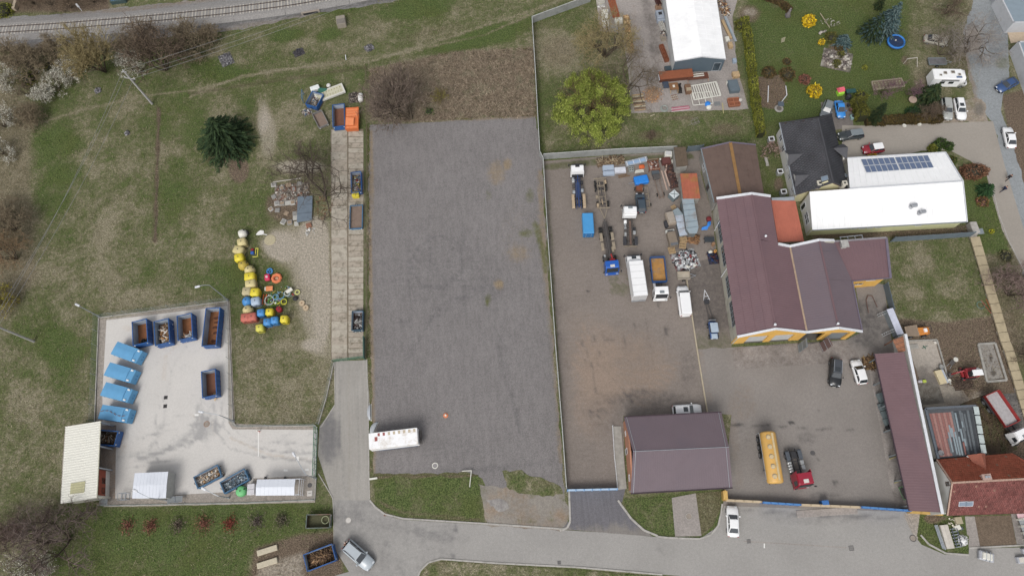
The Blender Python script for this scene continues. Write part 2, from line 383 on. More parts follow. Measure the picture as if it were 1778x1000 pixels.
q=np.stack([a,a+1,a+nx+1,a+nx],-1);me.loops.add(q.size);me.polygons.add(len(q))
me.loops.foreach_set('vertex_index',q.ravel());me.polygons.foreach_set('loop_start',np.arange(0,q.size,4));me.update(calc_edges=True)
cx,cy=np.clip(co[:,0],-140,150),np.clip(co[:,1],-40,160)
px,py=toimg(cx,cy);pc=np.ones((len(co),4));pc[:,:3]=np.clip(np.stack(paint_ground(px,py,co[:,0],co[:,1]),-1),0,1)
far=(co[:,0]<-120)|(co[:,0]>130)|(co[:,1]>138)|(co[:,1]<-26);pc[far,:3]=(.42,.12,0)
me.color_attributes.new('paint','FLOAT_COLOR','POINT').data.foreach_set('color',pc.ravel())
me.materials.append(ground_material());g_=bpy.data.objects.new('ground',me);COL.objects.link(g_);g_['kind']='structure'
# ---------------------------------------------------------------- paved surfaces
Z1,Z2,Z3,Z4=.012,.02,.028,.036
asph=paved('asphalt_light',S(158,155,151),S(120,118,117),S(150,141,130),S(110,112,85),c1=.05,c2=.10,n2=9)
asph_y=paved('asphalt_yard',S(138,132,127),S(84,81,80),S(138,122,108),S(112,108,88),c1=.07,c2=.13,n2=8)
asph_d=paved('asphalt_dark',S(112,110,114),S(84,84,90),S(132,127,122),S(110,112,85),c1=.05,c2=.14,n2=10,stretch=(-.25,2.2,.12,.10))
mill=paved('asphalt_millings',S(127,123,122),S(97,95,96),S(142,126,104),S(96,98,62),c1=.04,c2=.2,n2=6,bump=.6,stretch=(.04,1.3,.35,.10),chips=(3.2,.12,S(92,90,92),.3))
dirt=paved('dirt_yard',S(134,125,118),S(96,90,87),S(145,129,116),S(92,94,64),c1=.06,c2=.16,n2=7,bump=.5,stretch=(.3,.5,1.6,.05),chips=(2.1,.06,S(150,140,132),.4))
conc=paved('concrete_pad',S(206,202,197),S(166,164,162),S(190,172,152),S(140,140,120),c1=.04,c2=.05,n2=5,bump=.12)
conc_o=paved('concrete_old',S(156,149,144),S(112,106,102),S(150,128,108),S(122,122,92),c1=.10,c2=.13,n2=4,bump=.2)
grav=paved('gravel_border',S(160,152,143),S(120,114,106),S(140,124,104),S(110,112,78),c1=.05,c2=.3,n2=11,bump=.6)
blueg=paved('gravel_blue',S(144,148,150),S(108,110,112),S(140,128,116),S(116,116,92),c1=.08,c2=.22,n2=9,bump=.5)
drivec=paved('drive_paving',S(158,151,142),S(122,116,108),S(150,134,118),S(110,112,85),c1=.05,c2=.08,n2=12,bump=.2)
ballast=paved('ballast',S(136,134,133),S(98,96,94),S(130,116,100),S(90,92,60),c1=.08,c2=.34,n2=12,bump=.8)
curb_m=M('kerb_concrete',S(176,172,166),var=.15,scale=2,stain=S(120,118,105),sa=.5)
def no_paint(px,py,x,y):z=np.zeros_like(px);return z,z,z
def p_rail(px,py,x,y):
 d=smooth(0,1,fbm(x,y,3,5));band=sk(px,py,[(-60,66),(150,58),(300,48),(450,32),(600,10),(700,-10)],12)
 return d*.25+band*.55,sk(px,py,[(-60,18),(200,20),(420,-6)],7)*.6+sk(px,py,[(-60,88),(300,66),(560,24)],8)*.5,np.zeros_like(px)
sheet('railway_bed',[(-260,48),(60,27),(150,21),(400,-6),(520,-24),(1000,-120),(1040,-90),(660,8),(560,22),(420,52),(260,68),(120,78),(60,84),(-100,84),(-260,96)],ballast,Z1,p_rail,.9,rag=.5)
def p_mill(px,py,x,y):
 n=fbm(x,y,4,11)
 d=bb(px,py,760,470,150,110)*.2+sk(px,py,[(712,470),(725,430),(760,408),(800,425),(802,470),(770,500),(735,498),(712,470)],3)*.25
 d+=sk(px,py,[(652,820),(830,816),(970,800)],9)*.3+bb(px,py,780,780,100,30)*.25+(n>.62)*.10+bb(px,py,700,560,16,10)*.4+bb(px,py,676,600,12,8)*.4
 for y0 in rn(250,700,17):d+=sk(px,py,[(650,y0),(760,y0-9+(y0%5)*2),(925,y0-3)],3)*.12
 for k in rn(7):d+=sk(px,py,[(690+k*4,640-k*3),(740+k*5,560-k*6),(820+k*3,520-k*5),(900,500-k*9)],4)*.08+sk(px,py,[(780+k*7,250),(800+k*6,400),(860+k*3,600),(905,760)],4)*.08
 for x0 in(675,705,742,800,860,905):d+=sk(px,py,[(x0,260),(x0+6,500),(x0+18,780)],2)*.16
 br=bb(px,py,866,494,13,12)*.95+bb(px,py,862,300,24,34)*.55+bb(px,py,882,285,10,16)*.7+sk(px,py,[(938,300),(945,450),(966,640),(975,800)],9)*.55+sk(px,py,[(645,230),(643,500),(648,820)],6)*.7+bb(px,py,772,720,16,14)*.3+bb(px,py,900,440,26,20)*.35+sk(px,py,[(646,214),(780,208),(925,204)],4)*.6
 gr=bb(px,py,912,405,20,12)*.6+bb(px,py,846,526,7,10)*.8+bb(px,py,848,517,8,12)*.6+sk(px,py,[(930,390),(944,440),(948,470)],9)*.7+bb(px,py,920,340,12,20)*.5+bb(px,py,848,340,8,16)*.4+bb(px,py,956,560,8,30)*.4
 return d,br+bb(px,py,900,410,60,110)*.18,gr
sheet('gravel_lot',[(641,216),(720,214),(800,209),(860,204),(929,203),(940,262),(950,440),(966,680),(978,820),(979,860),(985,905),(850,910),(838,830),(822,820),(648,822),(643,600),(640,400)],mill,Z1,p_mill,.55,rag=.4)
def p_dirt(px,py,x,y):
 n=fbm(x,y,5,21);n2=fbm(x,y,1.6,22)
 br=bb(px,py,1085,640,125,100,-10)*.55+bb(px,py,1020,600,70,90)*.25+(n-.45)*.5+bb(px,py,1030,700,60,90)*.4
 for k in rn(5):br+=sk(px,py,[(1010-k*4,560+k*18),(1030+k*4,610+k*14),(1060+k*6,640+k*12),(1120,650+k*14),(1180-k*5,630+k*10)],3)*.28
 d=sk(px,py,[(1010,590),(1030,640),(1035,680)],3)*.45+sk(px,py,[(1030,580),(1050,640),(1100,700)],2.5)*.35+sk(px,py,[(960,300),(970,500),(985,700)],14)*.15
 d+=bb(px,py,1060,590,16,6)*.5+bb(px,py,1155,575,5,14)*.6+bb(px,py,1022,506,5,4)*.9+bb(px,py,1090,350,90,70)*.28+bb(px,py,1190,400,30,120)*.35+bb(px,py,1195,640,26,60)*.4+bb(px,py,1130,690,90,22)*.5+bb(px,py,1050,720,60,60)*.35+sk(px,py,[(1146,500),(1143,530)],6)*.6+(n2>.62)*.18
 for k in rn(9):a=k*1.9;d+=sk(px,py,[(1000+k*20,560+13*sin(a)),(1008+k*20,600+9*cos(a)),(1022+k*19,640)],1.8)*.3
 gr=sk(px,py,[(950,290),(1090,276),(1200,272)],9)*.7+bb(px,py,1075,495,40,30)*.5*(n2>.45)+sk(px,py,[(952,330),(964,560),(985,860)],5)*.5
 return d,br,gr
sheet('dirt_yard',[(944,280),(1100,268),(1222,262),(1216,300),(1236,370),(1262,590),(1212,606),(1228,716),(1082,722),(1086,850),(984,852),(968,600),(952,400)],dirt,Z1,p_dirt,.5)
def p_tank(px,py,x,y):
 n=fbm(x,y,4,41);n2=fbm(x,y,1.4,42)
 d=sk(px,py,[(1265,738),(1330,738),(1420,745),(1480,745)],3)*.5+bb(px,py,1290,760,30,50)*.25+bb(px,py,1400,760,26,18)*.4+bb(px,py,1374,733,6,5)*1.+bb(px,py,1411,786,7,5)*.9+bb(px,py,1421,800,4,4)*.9+bb(px,py,1450,838,8,6)*.8
 d+=bb(px,py,1340,610,90,20)*.75+bb(px,py,1420,600,40,24)*.7+bb(px,py,1500,560,60,70)*.55+bb(px,py,1430,860,50,10)*.4+(n2>.62)*.12
 for cx,cy in((1365,692),(1395,722),(1430,690),(1350,705),(1395,700),(1420,712)):d+=bb(px,py,cx,cy,3,3)*.6
 br=(n-.5)*.5+bb(px,py,1290,700,40,60)*.35+sk(px,py,[(1270,740),(1285,840)],16)*.35+sk(px,py,[(1215,610),(1235,700)],10)*.3
 return d,br,np.zeros_like(d)
sheet('tanker_yard',[(1212,606),(1262,590),(1270,603),(1470,590),(1498,575),(1484,486),(1535,494),(1548,590),(1585,612),(1588,896),(1255,882),(1270,720),(1228,716)],asph_y,Z1,p_tank,.5)
sheet('yard_apron',[(1270,604),(1466,593),(1502,628),(1400,634),(1275,640)],conc_o,Z2,lambda px,py,x,y:(.5+.5*(fbm(x,y,2,3)-.5)+0*px,.2+0*px,0*px),.6,rag=.2)
sheet('canopy_apron',[(1508,636),(1528,625),(1600,700),(1578,884),(1556,880),(1545,840),(1535,780),(1518,690)],conc_o,Z2,lambda px,py,x,y:((fbm(x,y,2.2,8)-.4)*1.2+.2,.15+0*px,.1+0*px),.6)
sheet('hall_path',[(1182,462),(1262,440),(1270,603),(1212,606)],dirt,Z2,lambda px,py,x,y:(.6-.6*smooth(560,590,py)+0*px,0*px,smooth(550,600,py)*.5),.6,rag=.2)
def p_conc(px,py,x,y):
 d=np.zeros_like(px)
 arcs=[([(322,600),(300,640),(288,690),(286,730),(270,770),(235,790),(180,800)],6,.28),([(345,700),(340,740),(320,765),(280,785),(235,800)],5,.35),([(350,690),(352,740),(330,775),(290,800),(220,812)],4,.3),
   ([(372,700),(376,750),(400,780),(470,795),(545,800)],4,.5),([(384,700),(390,745),(420,770),(480,784),(550,788)],3.5,.45),([(392,705),(402,745),(440,765),(550,772)],2.5,.4),([(365,720),(345,760),(300,780),(240,795)],3,.5),
   ([(300,720),(335,722),(370,728),(385,745)],3,.3),([(285,690),(272,720),(268,745)],2,.35),([(330,690),(350,725),(352,760)],12,.25),([(200,790),(260,790),(330,760),(380,740)],14,.22),([(240,760),(300,745),(350,735)],2.5,.35),([(205,805),(300,800),(350,790)],2,.3)]
 for p_,w_,a_ in arcs:d=d+sk(px,py,p_,w_)*a_
 d+=bb(px,py,355,745,40,34)*.3+bb(px,py,280,575,60,20)*.12+(fbm(x,y,1.2,77)>.66)*.22+(fbm(x,y,6,78)-.45)*.5
 for cx in rn(12):d+=bb(px,py,250+cx*23,760+((cx*37)%60),3,2.4)*.6
 for y0 in(598,):d+=sk(px,py,[(185,y0),(395,y0-6)],1.5)*.2
 br=sk(px,py,[(284,660),(288,620),(330,575)],5)*.35+sk(px,py,[(330,720),(368,733),(372,755)],3)*.5+bb(px,py,210,760,20,60)*.3+sk(px,py,[(400,760),(470,790),(550,800)],5)*.4+bb(px,py,470,840,90,14)*.25+bb(px,py,230,570,30,10)*.3
 return d,br,np.zeros_like(d)
DEPOT=[(171,551),(399,521),(408,735),(552,741),(547,872),(180,880),(183,840),(104,874),(113,740),(167,732)]
bd=sheet('gravel_border',DEPOT,grav,Z1,lambda px,py,x,y:((fbm(x,y,2,12)-.5)*.8,.1+0*px,sk(px,py,[(171,551),(399,521)],5)*.7),.6,rag=.08)
sheet('concrete_pad',[(185,556),(395,531),(397,734),(404,745),(552,746),(549,825),(440,830),(440,851),(200,865),(176,866),(178,733),(178,680)],conc,Z2,p_conc,.45)
sheet('shelter_floor',[(172,738),(202,738),(200,866),(172,868)],conc_o,Z3,lambda px,py,x,y:(0*px-.0,.5+0*px,0*px),.8)
sheet('lane_base',[(574,224),(636,224),(637,624),(574,624)],paved('lane_soil',S(132,122,106),S(90,84,72),S(120,104,86),S(84,92,58),c2=.25),Z1,lambda px,py,x,y:(0*px,(fbm(x,y,1,5)-.2)*.8,sk(px,py,[(634,220),(634,624)],5)*.9),.5,rag=.2)
sheet('lane_asphalt',[(581,627),(636,625),(642,700),(640,740),(641,826),(642,870),(578,870),(552,790),(555,740),(581,705)],paved('asphalt_worn',S(160,156,150),S(120,118,118),S(150,141,130),S(110,112,85),c1=.05,c2=.09,stretch=(.0,1.6,.12,.07)),Z2,
 lambda px,py,x,y:(bb(px,py,572,760,26,70)*.8+sk(px,py,[(592,640),(590,760),(600,860)],5)*.35+sk(px,py,[(622,640),(622,760),(620,860)],5)*.3,sk(px,py,[(606,640),(606,860)],6)*.3,0*px),.5)
def p_street(px,py,x,y):
 n=fbm(x,y,3,61)
 d=sk(px,py,[(792,905),(788,970)],1.6)*.7+bb(px,py,600,900,50,30)*.15+sk(px,py,[(640,905),(780,935),(1000,945),(1400,975)],10)*.14+(n>.68)*.15+bb(px,py,1100,912,80,8)*.2+bb(px,py,1420,900,140,18)*.35
 d+=(px<790)*.25+sk(px,py,[(1290,886),(1575,900)],5)*.5
 return d,(n-.45)*.3,np.zeros_like(d)
sheet('street',[(578,868),(642,868),(652,880),(668,894),(700,902),(848,911),(1000,921),(1085,926),(1130,931),(1215,935),(1246,914),(1257,878),(1574,888),(1584,925),(1600,945),(1640,962),(1682,964),(1682,952),(1840,948),(1900,1120),(1190,1000),(1140,996),(1000,983),(860,976),(765,969),(742,975),(728,992),(718,1110),(560,1110),(560,1005),(606,992),(580,950)],asph,Z2,p_street,.6)
sheet('seam_strip',[(1291,938),(1470,949),(1470,951),(1291,940)],conc_o,Z3,None,1)
sheet('dark_driveway',[(990,868),(1068,866),(1078,872),(1086,884),(1104,910),(1134,931),(1085,927),(975,918),(988,905)],asph_d,Z3,
 lambda px,py,x,y:(0*px+.1,smooth(900,925,py+(fbm(x,y,1.5,9)-.5)*30)*.9,0*px),.4,rag=.04)
sheet('gate_apron',[(984,850),(1086,848),(1080,872),(1068,866),(990,868)],asph_d,Z2,None,.8)
sheet('side_spur',[(830,838),(880,846),(980,858),(989,890),(975,918),(848,911),(838,880)],paved('worn_verge',S(142,136,128),S(104,100,98),S(146,126,106),S(98,100,66),c2=.22,bump=.5),Z2,lambda px,py,x,y:((fbm(x,y,1.5,35)-.55)*1.2,(fbm(x,y,2,36)-.3)*1.3,(fbm(x,y,1.3,37)-.45)*1.8),.45,rag=.5)
sheet('chalk_patch',[(844,868),(866,866),(884,880),(866,886),(850,880)],paved('lime_dust',S(160,156,152),S(124,120,118),S(150,141,130),S(110,112,85),c2=.2),Z3,lambda px,py,x,y:((fbm(x,y,.7,3))*.9,0*px,0*px),.3,rag=.7)
sheet('footpath',[(1166,864),(1208,856),(1218,930),(1172,931)],conc_o,Z2,lambda px,py,x,y:((fbm(x,y,1.5,6)-.3)*.4,0*px,0*px),.5)
sheet('gravel_lane',[(1700,-40),(1745,-40),(1752,100),(1752,130),(1742,150),(1741,200),(1756,240),(1790,360),(1860,520),(1820,560),(1776,480),(1762,400),(1740,290),(1724,212),(1700,190),(1682,130),(1672,60)],blueg,Z1,
 lambda px,py,x,y:(bb(px,py,1735,60,40,80)*.5,bb(px,py,1690,70,26,40)*.7+sk(px,py,[(1676,100),(1690,150),(1702,200)],6)*.8,bb(px,py,1740,110,20,18)*.6),.6,rag=.45)
sheet('drive_court',[(1462,218),(1508,219),(1690,212),(1724,211),(1745,290),(1778,400),(1800,500),(1776,470),(1740,400),(1722,340),(1712,302),(1685,280),(1650,262),(1600,262),(1462,300)],drivec,Z2,lambda px,py,x,y:(bb(px,py,1700,200,20,16)*.5+(fbm(x,y,4,4)-.5)*.5,(fbm(x,y,3,9)-.5)*.6,0*px),.6)
sheet('drive_spur',[(1425,178),(1478,178),(1482,222),(1462,224),(1430,230)],paved('dark_paving',S(118,112,108),S(90,84,80),S(130,114,100),S(90,92,60)),Z1,None,.7)
sheet('parking_verge',[(1636,172),(1706,172),(1716,212),(1636,214)],grav,Z1,lambda px,py,x,y:(bb(px,py,1700,190,14,18)*.9,.5+0*px,sk(px,py,[(1680,170),(1690,185)],8)*.5),.6,rag=.6)
def p_wh(px,py,x,y):
 return(fbm(x,y,3,91)-.35)*.9+sk(px,py,[(1115,-20),(1135,60),(1140,120)],14)*.4,bb(px,py,1133,165,20,22)*1.0+bb(px,py,1100,60,12,80)*.25+(fbm(x,y,1,92)-.55)*.6,sk(px,py,[(1095,100),(1098,190)],5)*.5+sk(px,py,[(1290,60),(1300,180)],8)*.5
sheet('warehouse_court',[(1030,-40),(1290,-40),(1272,30),(1280,120),(1300,190),(1096,197),(1092,130),(1080,58),(1042,55)],conc_o,Z1,p_wh,.5,rag=.15)
sheet('screed_floor',[(1576,594),(1624,591),(1640,650),(1645,668),(1600,672)],paved('screed',S(166,158,148),S(120,114,108),S(130,112,96),S(110,112,85),c2=.2),Z2,lambda px,py,x,y:(smooth(625,650,py)*.8+(fbm(x,y,1.2,3)-.5),smooth(630,660,py)*.6,0*px),.4,rag=.1)
sheet('plot_concrete',[(1598,672),(1645,668),(1672,676),(1690,704),(1602,708)],paved('plot_mix',S(152,144,132),S(112,104,96),S(120,104,88),S(110,112,85),c2=.25),Z1,lambda px,py,x,y:((fbm(x,y,2,13)-.4)*1.5,(fbm(x,y,1.5,23)-.3)*1.3,0*px),.4,rag=.4)
sheet('foundation_floor',[(1700,600),(1724,598),(1742,656),(1716,660)],paved('fnd',S(150,145,138),S(96,90,84),S(120,104,88),S(110,112,85),c2=.2),Z2,lambda px,py,x,y:(bb(px,py,1720,622,4,12)*1.2+bb(px,py,1724,648,8,8)*.9,0*px,0*px),.3)
fp=[P(*c)for c in((1698,598),(1727,596),(1747,660),(1713,663))]
t=thg('concrete_foundation','narrow rectangular concrete foundation ring set in bare soil beside the slab wall','foundation',fp[0])
for k in rn(4):
 a,b_=fp[k]-fp[0],fp[(k+1)%4]-fp[0];MB().bar(a+V3((0,0,.1)),b_+V3((0,0,.1)),.35,.2+.004*k).bd('beam',M('fresh_concrete',S(158,155,148),var=.2),t)
sheet('garden_bed',[(1692,896),(1755,894),(1765,946),(1702,950)],paved('bed_soil',S(112,98,84),S(84,72,62),S(104,90,74),S(92,94,64),c2=.3,bump=.8),Z2,lambda px,py,x,y:((fbm(x,y,1.5,3)-.4)*.8,0*px,0*px),.5)
sheet('house_path',[(1675,896),(1692,896),(1702,951),(1682,952)],conc_o,Z1,None,.7)
sheet('house_walk',[(1755,892),(1800,890),(1815,946),(1766,948)],conc_o,Z1,lambda px,py,x,y:(.5+0*px,0*px,0*px),.7)
sheet('cobble_corner',[(1568,891),(1597,891),(1593,938),(1583,924),(1574,905)],grav,Z3,None,.5)
sheet('soil_mound_ground',[(1690,700),(1730,690),(1742,745),(1700,775)],paved('loose_soil',S(104,88,70),S(80,68,56),S(120,104,88),S(92,94,64),c2=.3,bump=.9),Z2,lambda px,py,x,y:((fbm(x,y,1,3)-.4),0*px,0*px),.4,rag=.2)
sheet('gravel_pile_ground',[(1728,708),(1768,700),(1782,740),(1760,760)],grav,Z3,lambda px,py,x,y:(.5+0*px,0*px,0*px),.5,rag=.2)
sheet('mowed_island',[(648,826),(830,824),(836,905),(700,896),(672,888),(652,872)],bpy.data.materials['meadow'],Z3,lambda px,py,x,y:(.72+(fbm(x,y,2,5)-.5)*.8,sk(px,py,[(660,872),(700,890),(836,903)],7)*.5+sk(px,py,[(648,828),(830,826)],5)*.6,0*px),.5,rag=.2)
sheet('spur_grass',[(872,818),(905,818),(972,842),(978,856),(930,862),(884,850)],bpy.data.materials['meadow'],Z3,lambda px,py,x,y:(.45+(fbm(x,y,2,5)-.5)*.8,(fbm(x,y,1.5,15)-.4)*1.2,(fbm(x,y,1.2,25)-.5)*1.5),.4,rag=.5)
sheet('lawn_left_of_path',[(1083,868),(1166,862),(1172,930),(1130,925),(1100,898)],bpy.data.materials['meadow'],Z3,lambda px,py,x,y:(.62+(fbm(x,y,2,5)-.5)*.3,.12+0*px,0*px),.5)
sheet('lawn_right_of_path',[(1208,856),(1252,852),(1250,884),(1238,912),(1218,930)],bpy.data.materials['meadow'],Z3,lambda px,py,x,y:(.5+(fbm(x,y,2,5)-.5)*.3,.45+0*px,0*px),.5)
sheet('verge_south',[(748,980),(770,974),(1000,989),(1180,1004),(1180,1120),(730,1120),(734,996)],bpy.data.materials['meadow'],Z3,lambda px,py,x,y:(.42+(fbm(x,y,2,5)-.5)*1.2,(fbm(x,y,2,15)-.4)*1.,0*px),.6,rag=.1)
sheet('corner_grass',[(1597,893),(1622,893),(1682,930),(1681,961),(1642,958),(1604,942),(1592,930)],bpy.data.materials['meadow'],Z3,lambda px,py,x,y:(.75+(fbm(x,y,2,5)-.5)*.5,bb(px,py,1620,900,25,14)*.8,0*px),.5)
def kerb(name,pts,w_=.22,h=.12,mat=curb_m,z=.0,step=1.0,parent=None):
 ps=[P(*p)for p in pts];root=thg(name,None,None);root['kind']='structure'
 mb=MB();seg=[];n=0
 for a,b_ in zip(ps[:-1],ps[1:]):
  k=max(1,round((b_-a).length/step));d=(b_-a)/k
  for j in rn(k):
   p0,p1=a+d*j,a+d*(j+1);g=(p1-p0).normalized()*.012
   hh=h+ru(-.012,.012);o=MB().cbox(0,(p1-p0).length-.024,-w_/2,w_/2,z-.02,z+hh,.015).bd('kerb_stone',mat,root)
   o.location=p0+g;o.rotation_euler=(0,0,atan2(d.y,d.x));n+=1
 return root
random.seed(3)
kerb('street_kerb',[(642,868),(652,880),(668,892),(700,900),(848,909),(980,918)],.25,.12,step=1.6)
kerb('street_kerb',[(1142,931),(1160,933),(1215,935),(1234,928),(1247,912),(1252,890),(1254,874)],.25,.12,step=1.6)
kerb('street_kerb',[(1598,928),(1612,944),(1642,960),(1682,963)],.25,.12,step=1.6)
kerb('street_kerb',[(722,1010),(730,990),(744,976),(766,970),(860,977),(1000,984),(1150,997)],.25,.12,step=1.6)
kerb('street_kerb',[(1682,951),(1778,946)],.25,.12,step=1.6)
kerb('driveway_kerb',[(988,850),(990,905),(985,916),(972,921)],.3,.13,step=1.4)
kerb('driveway_kerb',[(1073,868),(1080,878),(1096,900),(1118,920),(1142,930)],.3,.13,step=1.4)
kerb('lane_kerb',[(581,628),(582,702),(557,742)],.14,.1,step=1.5)
kerb('lane_kerb',[(553,822),(578,864),(580,905),(580,958)],.14,.1,step=1.5)
kerb('lane_kerb',[(637,624),(640,740),(641,830),(642,866)],.14,.08,step=1.5)
kerb('lawn_kerb',[(1712,300),(1724,330),(1734,372),(1752,420),(1776,466)],.14,.08,step=1.5)
kerb('screed_edge',[(1576,592),(1626,590),(1643,648),(1650,668)],.25,.18,mat=M('fresh_concrete'),step=2)
slab_mats=[M('lane_slab_a',S(176,168,154),var=.16,scale=1.2,stain=S(122,114,98),sa=.95,ssc=.9,bump=.2),M('lane_slab_b',S(168,158,144),var=.14,scale=1.4,stain=S(104,96,78),sa=.9,ssc=1.1,bump=.2)]
lane=thg('slab_lane',None,None);lane['kind']='structure'
def slab_cols(xa,xb,y0,y1,dy,grooves):
 y=y0;k=0
 while y<y1:
  d=dy*ru(.9,1.1);c=[P(xa,y),P(xb,y),P(xb+.2,y+d),P(xa+.2,y+d)]
  c=[(p.x+ru(-.04,.04),p.y+ru(-.03,.03))for p in c];cx=sum(p[0]for p in c)/4;cy=sum(p[1]for p in c)/4
  c=[((p[0]-cx)*.985,(p[1]-cy)*(.975 if not grooves else .9))for p in c]
  mb=MB();mb.prism(c,-.01,.04+ru(0,.02));o=mb.bd('concrete_slab',slab_mats[k*7%5>2 or random.random()<.2],lane)
  o.location=(cx,cy,Z1);o.rotation_euler=(ru(-.006,.006),ru(-.006,.006),ru(-.012,.012));y+=d;k+=1
slab_cols(575.5,603,226,622,13.2,0);slab_cols(605,631,228,620,9.6,1)
def disc(name,px,py,r,mat,label,cat,z,rim=None,group=None,n=20):
 p=P(px,py);t=thg(name,label,cat,(p.x,p.y,z),0,group)
 MB().lathe([(r,0),(r,.012),(r*.93,.016),(.01,.016)],n=n).bd('cover',mat,t)
 if rim:MB().ring((0,0,.012),r*1.12,r*.12,n).bd('frame',rim,t)
 return t
iron=M('cast_iron',S(88,86,86),ro=.6,var=.2,scale=6)
disc('manhole_cover',605,903,.38,M('pale_cover',S(205,200,194)),'pale round manhole cover in the lane mouth just above the parked silver estate','manhole cover',Z2+.004,curb_m)
disc('manhole_cover',359,736,.4,M('cover_grey',S(150,140,130)),'round manhole cover on the concrete pad near the bent lamp post','manhole cover',Z2+.004,M('rusty_rim',S(160,130,110)))
disc('manhole_cover',1196,896,.42,M('cover_grey'),'round concrete manhole cover on the footpath between the two lawns','manhole cover',Z2+.004,curb_m)
disc('manhole_cover',1411,786,.38,iron,'dark round manhole cover in the yard to the right of the red tractor unit','manhole cover',Z1+.004)
disc('manhole_cover',1585,934,.4,M('cover_grey'),'round cover in the cobbled corner below the long canopy','manhole cover',Z3+.004,iron)
disc('manhole_cover',538,842,.36,iron,'black round cover beside the gate end of the second white shelter','manhole cover',Z2+.012)
def grate(px,py,s,label,z,mat=iron,frame=None):
 p=P(px,py);t=thg('drain_grate',label,'drain',(p.x,p.y,z))
 mb=MB()
 for k in rn(6):mb.box(-s+.06,s-.06,-s+.08+k*(2*s-.16)/5-.02,-s+.08+k*(2*s-.16)/5+.02,.002,.018)
 mb.bd('bars',mat,t);f=MB();f.box(-s,s,-s,-s+.05,0,.02);f.box(-s,s,s-.05,s,0,.02);f.box(-s,-s+.05,-s+.05,s-.05,0,.02);f.box(s-.05,s,-s+.05,s-.05,0,.02);f.box(-s+.05,s-.05,-s+.05,s-.05,0,.001);f.bd('frame',frame or mat,t)
grate(288,690,.3,'upper of the two square iron drain grates in the concrete pad',Z2+.003);grate(287,705,.3,'lower of the two square iron drain grates in the concrete pad',Z2+.003)
grate(1478,951,.35,'square drain grate in the street opposite the wooden end of the street fence',Z2+.003);grate(1300,939,.28,'square drain grate in the street just below the parked white saloon',Z2+.003)
grate(971,976,.25,'square gully grate at the south edge of the street',Z2+.003)
grate(669,893,.22,'rusty gully grate at the bend of the street kerb',Z3+.003,M('rust_red',S(120,84,66)))
p=P(538,856);t=thg('access_hatch','square pale access lid in the gravel beside the black round cover','lid',(p.x,p.y,Z2));MB().cbox(-.42,.42,-.42,.42,0,.08,.03).bd('lid',M('pale_cover'),t);MB().bar((-.2,0,.09),(.2,0,.09),.05,.03).bd('handle',iron,t)
white_paint=M('road_white',S(232,230,226),var=.1,scale=6)
def mark(name,label,cat,ps,z,mat=white_paint,group=None):
 q=[P(*p)for p in ps];c=sum(q,Vector())/len(q);mb=MB();mb.prism([(p.x-c.x,p.y-c.y)for p in q],0,.004);o=mb.bd(name,mat);o.location=(c.x,c.y,z);return tag(o,label,cat,group)
mark('painted_mark','short white painted bar on the concrete near the gate, upper one of three','road marking',[(515,792),(519,792),(519,800),(515,800)],Z2+.004)
mark('painted_mark','short white painted bar on the concrete above the second white shelter','road marking',[(492.5,814.5),(499.5,814.5),(499.5,818),(492.5,818)],Z2+.004)
mark('painted_mark','short white painted bar on the concrete nearest the green gate','road marking',[(529.5,814),(536,813),(536,817),(529.5,817)],Z2+.004)
mark('painted_mark','short white painted bar on the concrete pad above the manhole cover','road marking',[(338,718.5),(345,718.5),(345,722),(338,722)],Z2+.004)
mark('painted_mark','short white tick painted on the street below the white saloon','road marking',[(1326,943),(1328,943),(1328,951),(1326,951)],Z2+.004)
mark('painted_line','thin pale line painted across the concrete pad beside the barrier post','road marking',[(448,748),(449.5,748),(449.5,792),(448,792)],Z2+.004)
tr=thg('railway_track','single railway track of steel rails on pale sleepers running over grey ballast','railway track',P(0,54))
o0=P(0,54);pts=[(-160,61.5),(0,54.5),(100,48.5),(200,40.5),(300,31.5),(400,21),(500,8),(600,-9),(700,-30),(900,-80)]
cl=[P(*p)-o0 for p in pts]
def resample(ps,st):
 out=[ps[0]];acc=0
 for a,b_ in zip(ps[:-1],ps[1:]):
  L=(b_-a).length;s_=st-acc
  while s_<=L:out.append(a.lerp(b_,s_/L));s_+=st
  acc=(L-(s_-st))
 return out
sl=resample(cl,.66);rust=M('rail_rust',S(74,60,54),ro=.6,var=.15);slm=[M('sleeper_pale',S(184,178,168),var=.15,scale=3),M('sleeper_grey',S(160,154,146),var=.15,scale=3)]
proto_s=None
mbb=MB();
for k,p in enumerate(sl[:-1]):
 d=(sl[k+1]-p).normalized();
 if p.x<-30 or p.x>75:continue
 if proto_s is None:
  proto_s=[MB().cbox(-.13,.13,-1.25,1.25,0,.16,.03).bd('sleeper',m_,tr)for m_ in slm];o=proto_s[0];proto_s[1].location=p+d*.66
 else:o=proto_s[k%3==0].copy();COL.objects.link(o)
 o.location=p+V3((0,0,.2));o.rotation_euler=(0,0,atan2(d.y,d.x)+ru(-.02,.02))
for s_ in(-1,1):
 mb=MB();rr=resample(cl,3)
 for a,b_ in zip(rr[:-1],rr[1:]):
  d=(b_-a).normalized();n_=V3((-d.y,d.x,0))*s_*.75
  mb.bar(a+n_+V3((0,0,.39)),b_+n_+V3((0,0,.39)),.15,.05);mb.bar(a+n_+V3((0,0,.42)),b_+n_+V3((0,0,.42)),.09,.06)
 mb.bd('rail',rust,tr)
mb=MB();
for a,b_ in zip(sl[:-1:4],sl[4::4]):
 d=(b_-a).normalized();n_=V3((-d.y,d.x,0));mb.loft([[tuple(a+n_*q+V3((0,0,z)))for q,z in((-3.0,-.05),(-1.8,.30),(1.8,.30),(3.0,-.05))],[tuple(b_+n_*q+V3((0,0,z)))for q,z in((-3.0,-.05),(-1.8,.30),(1.8,.30),(3.0,-.05))]],cap=False)
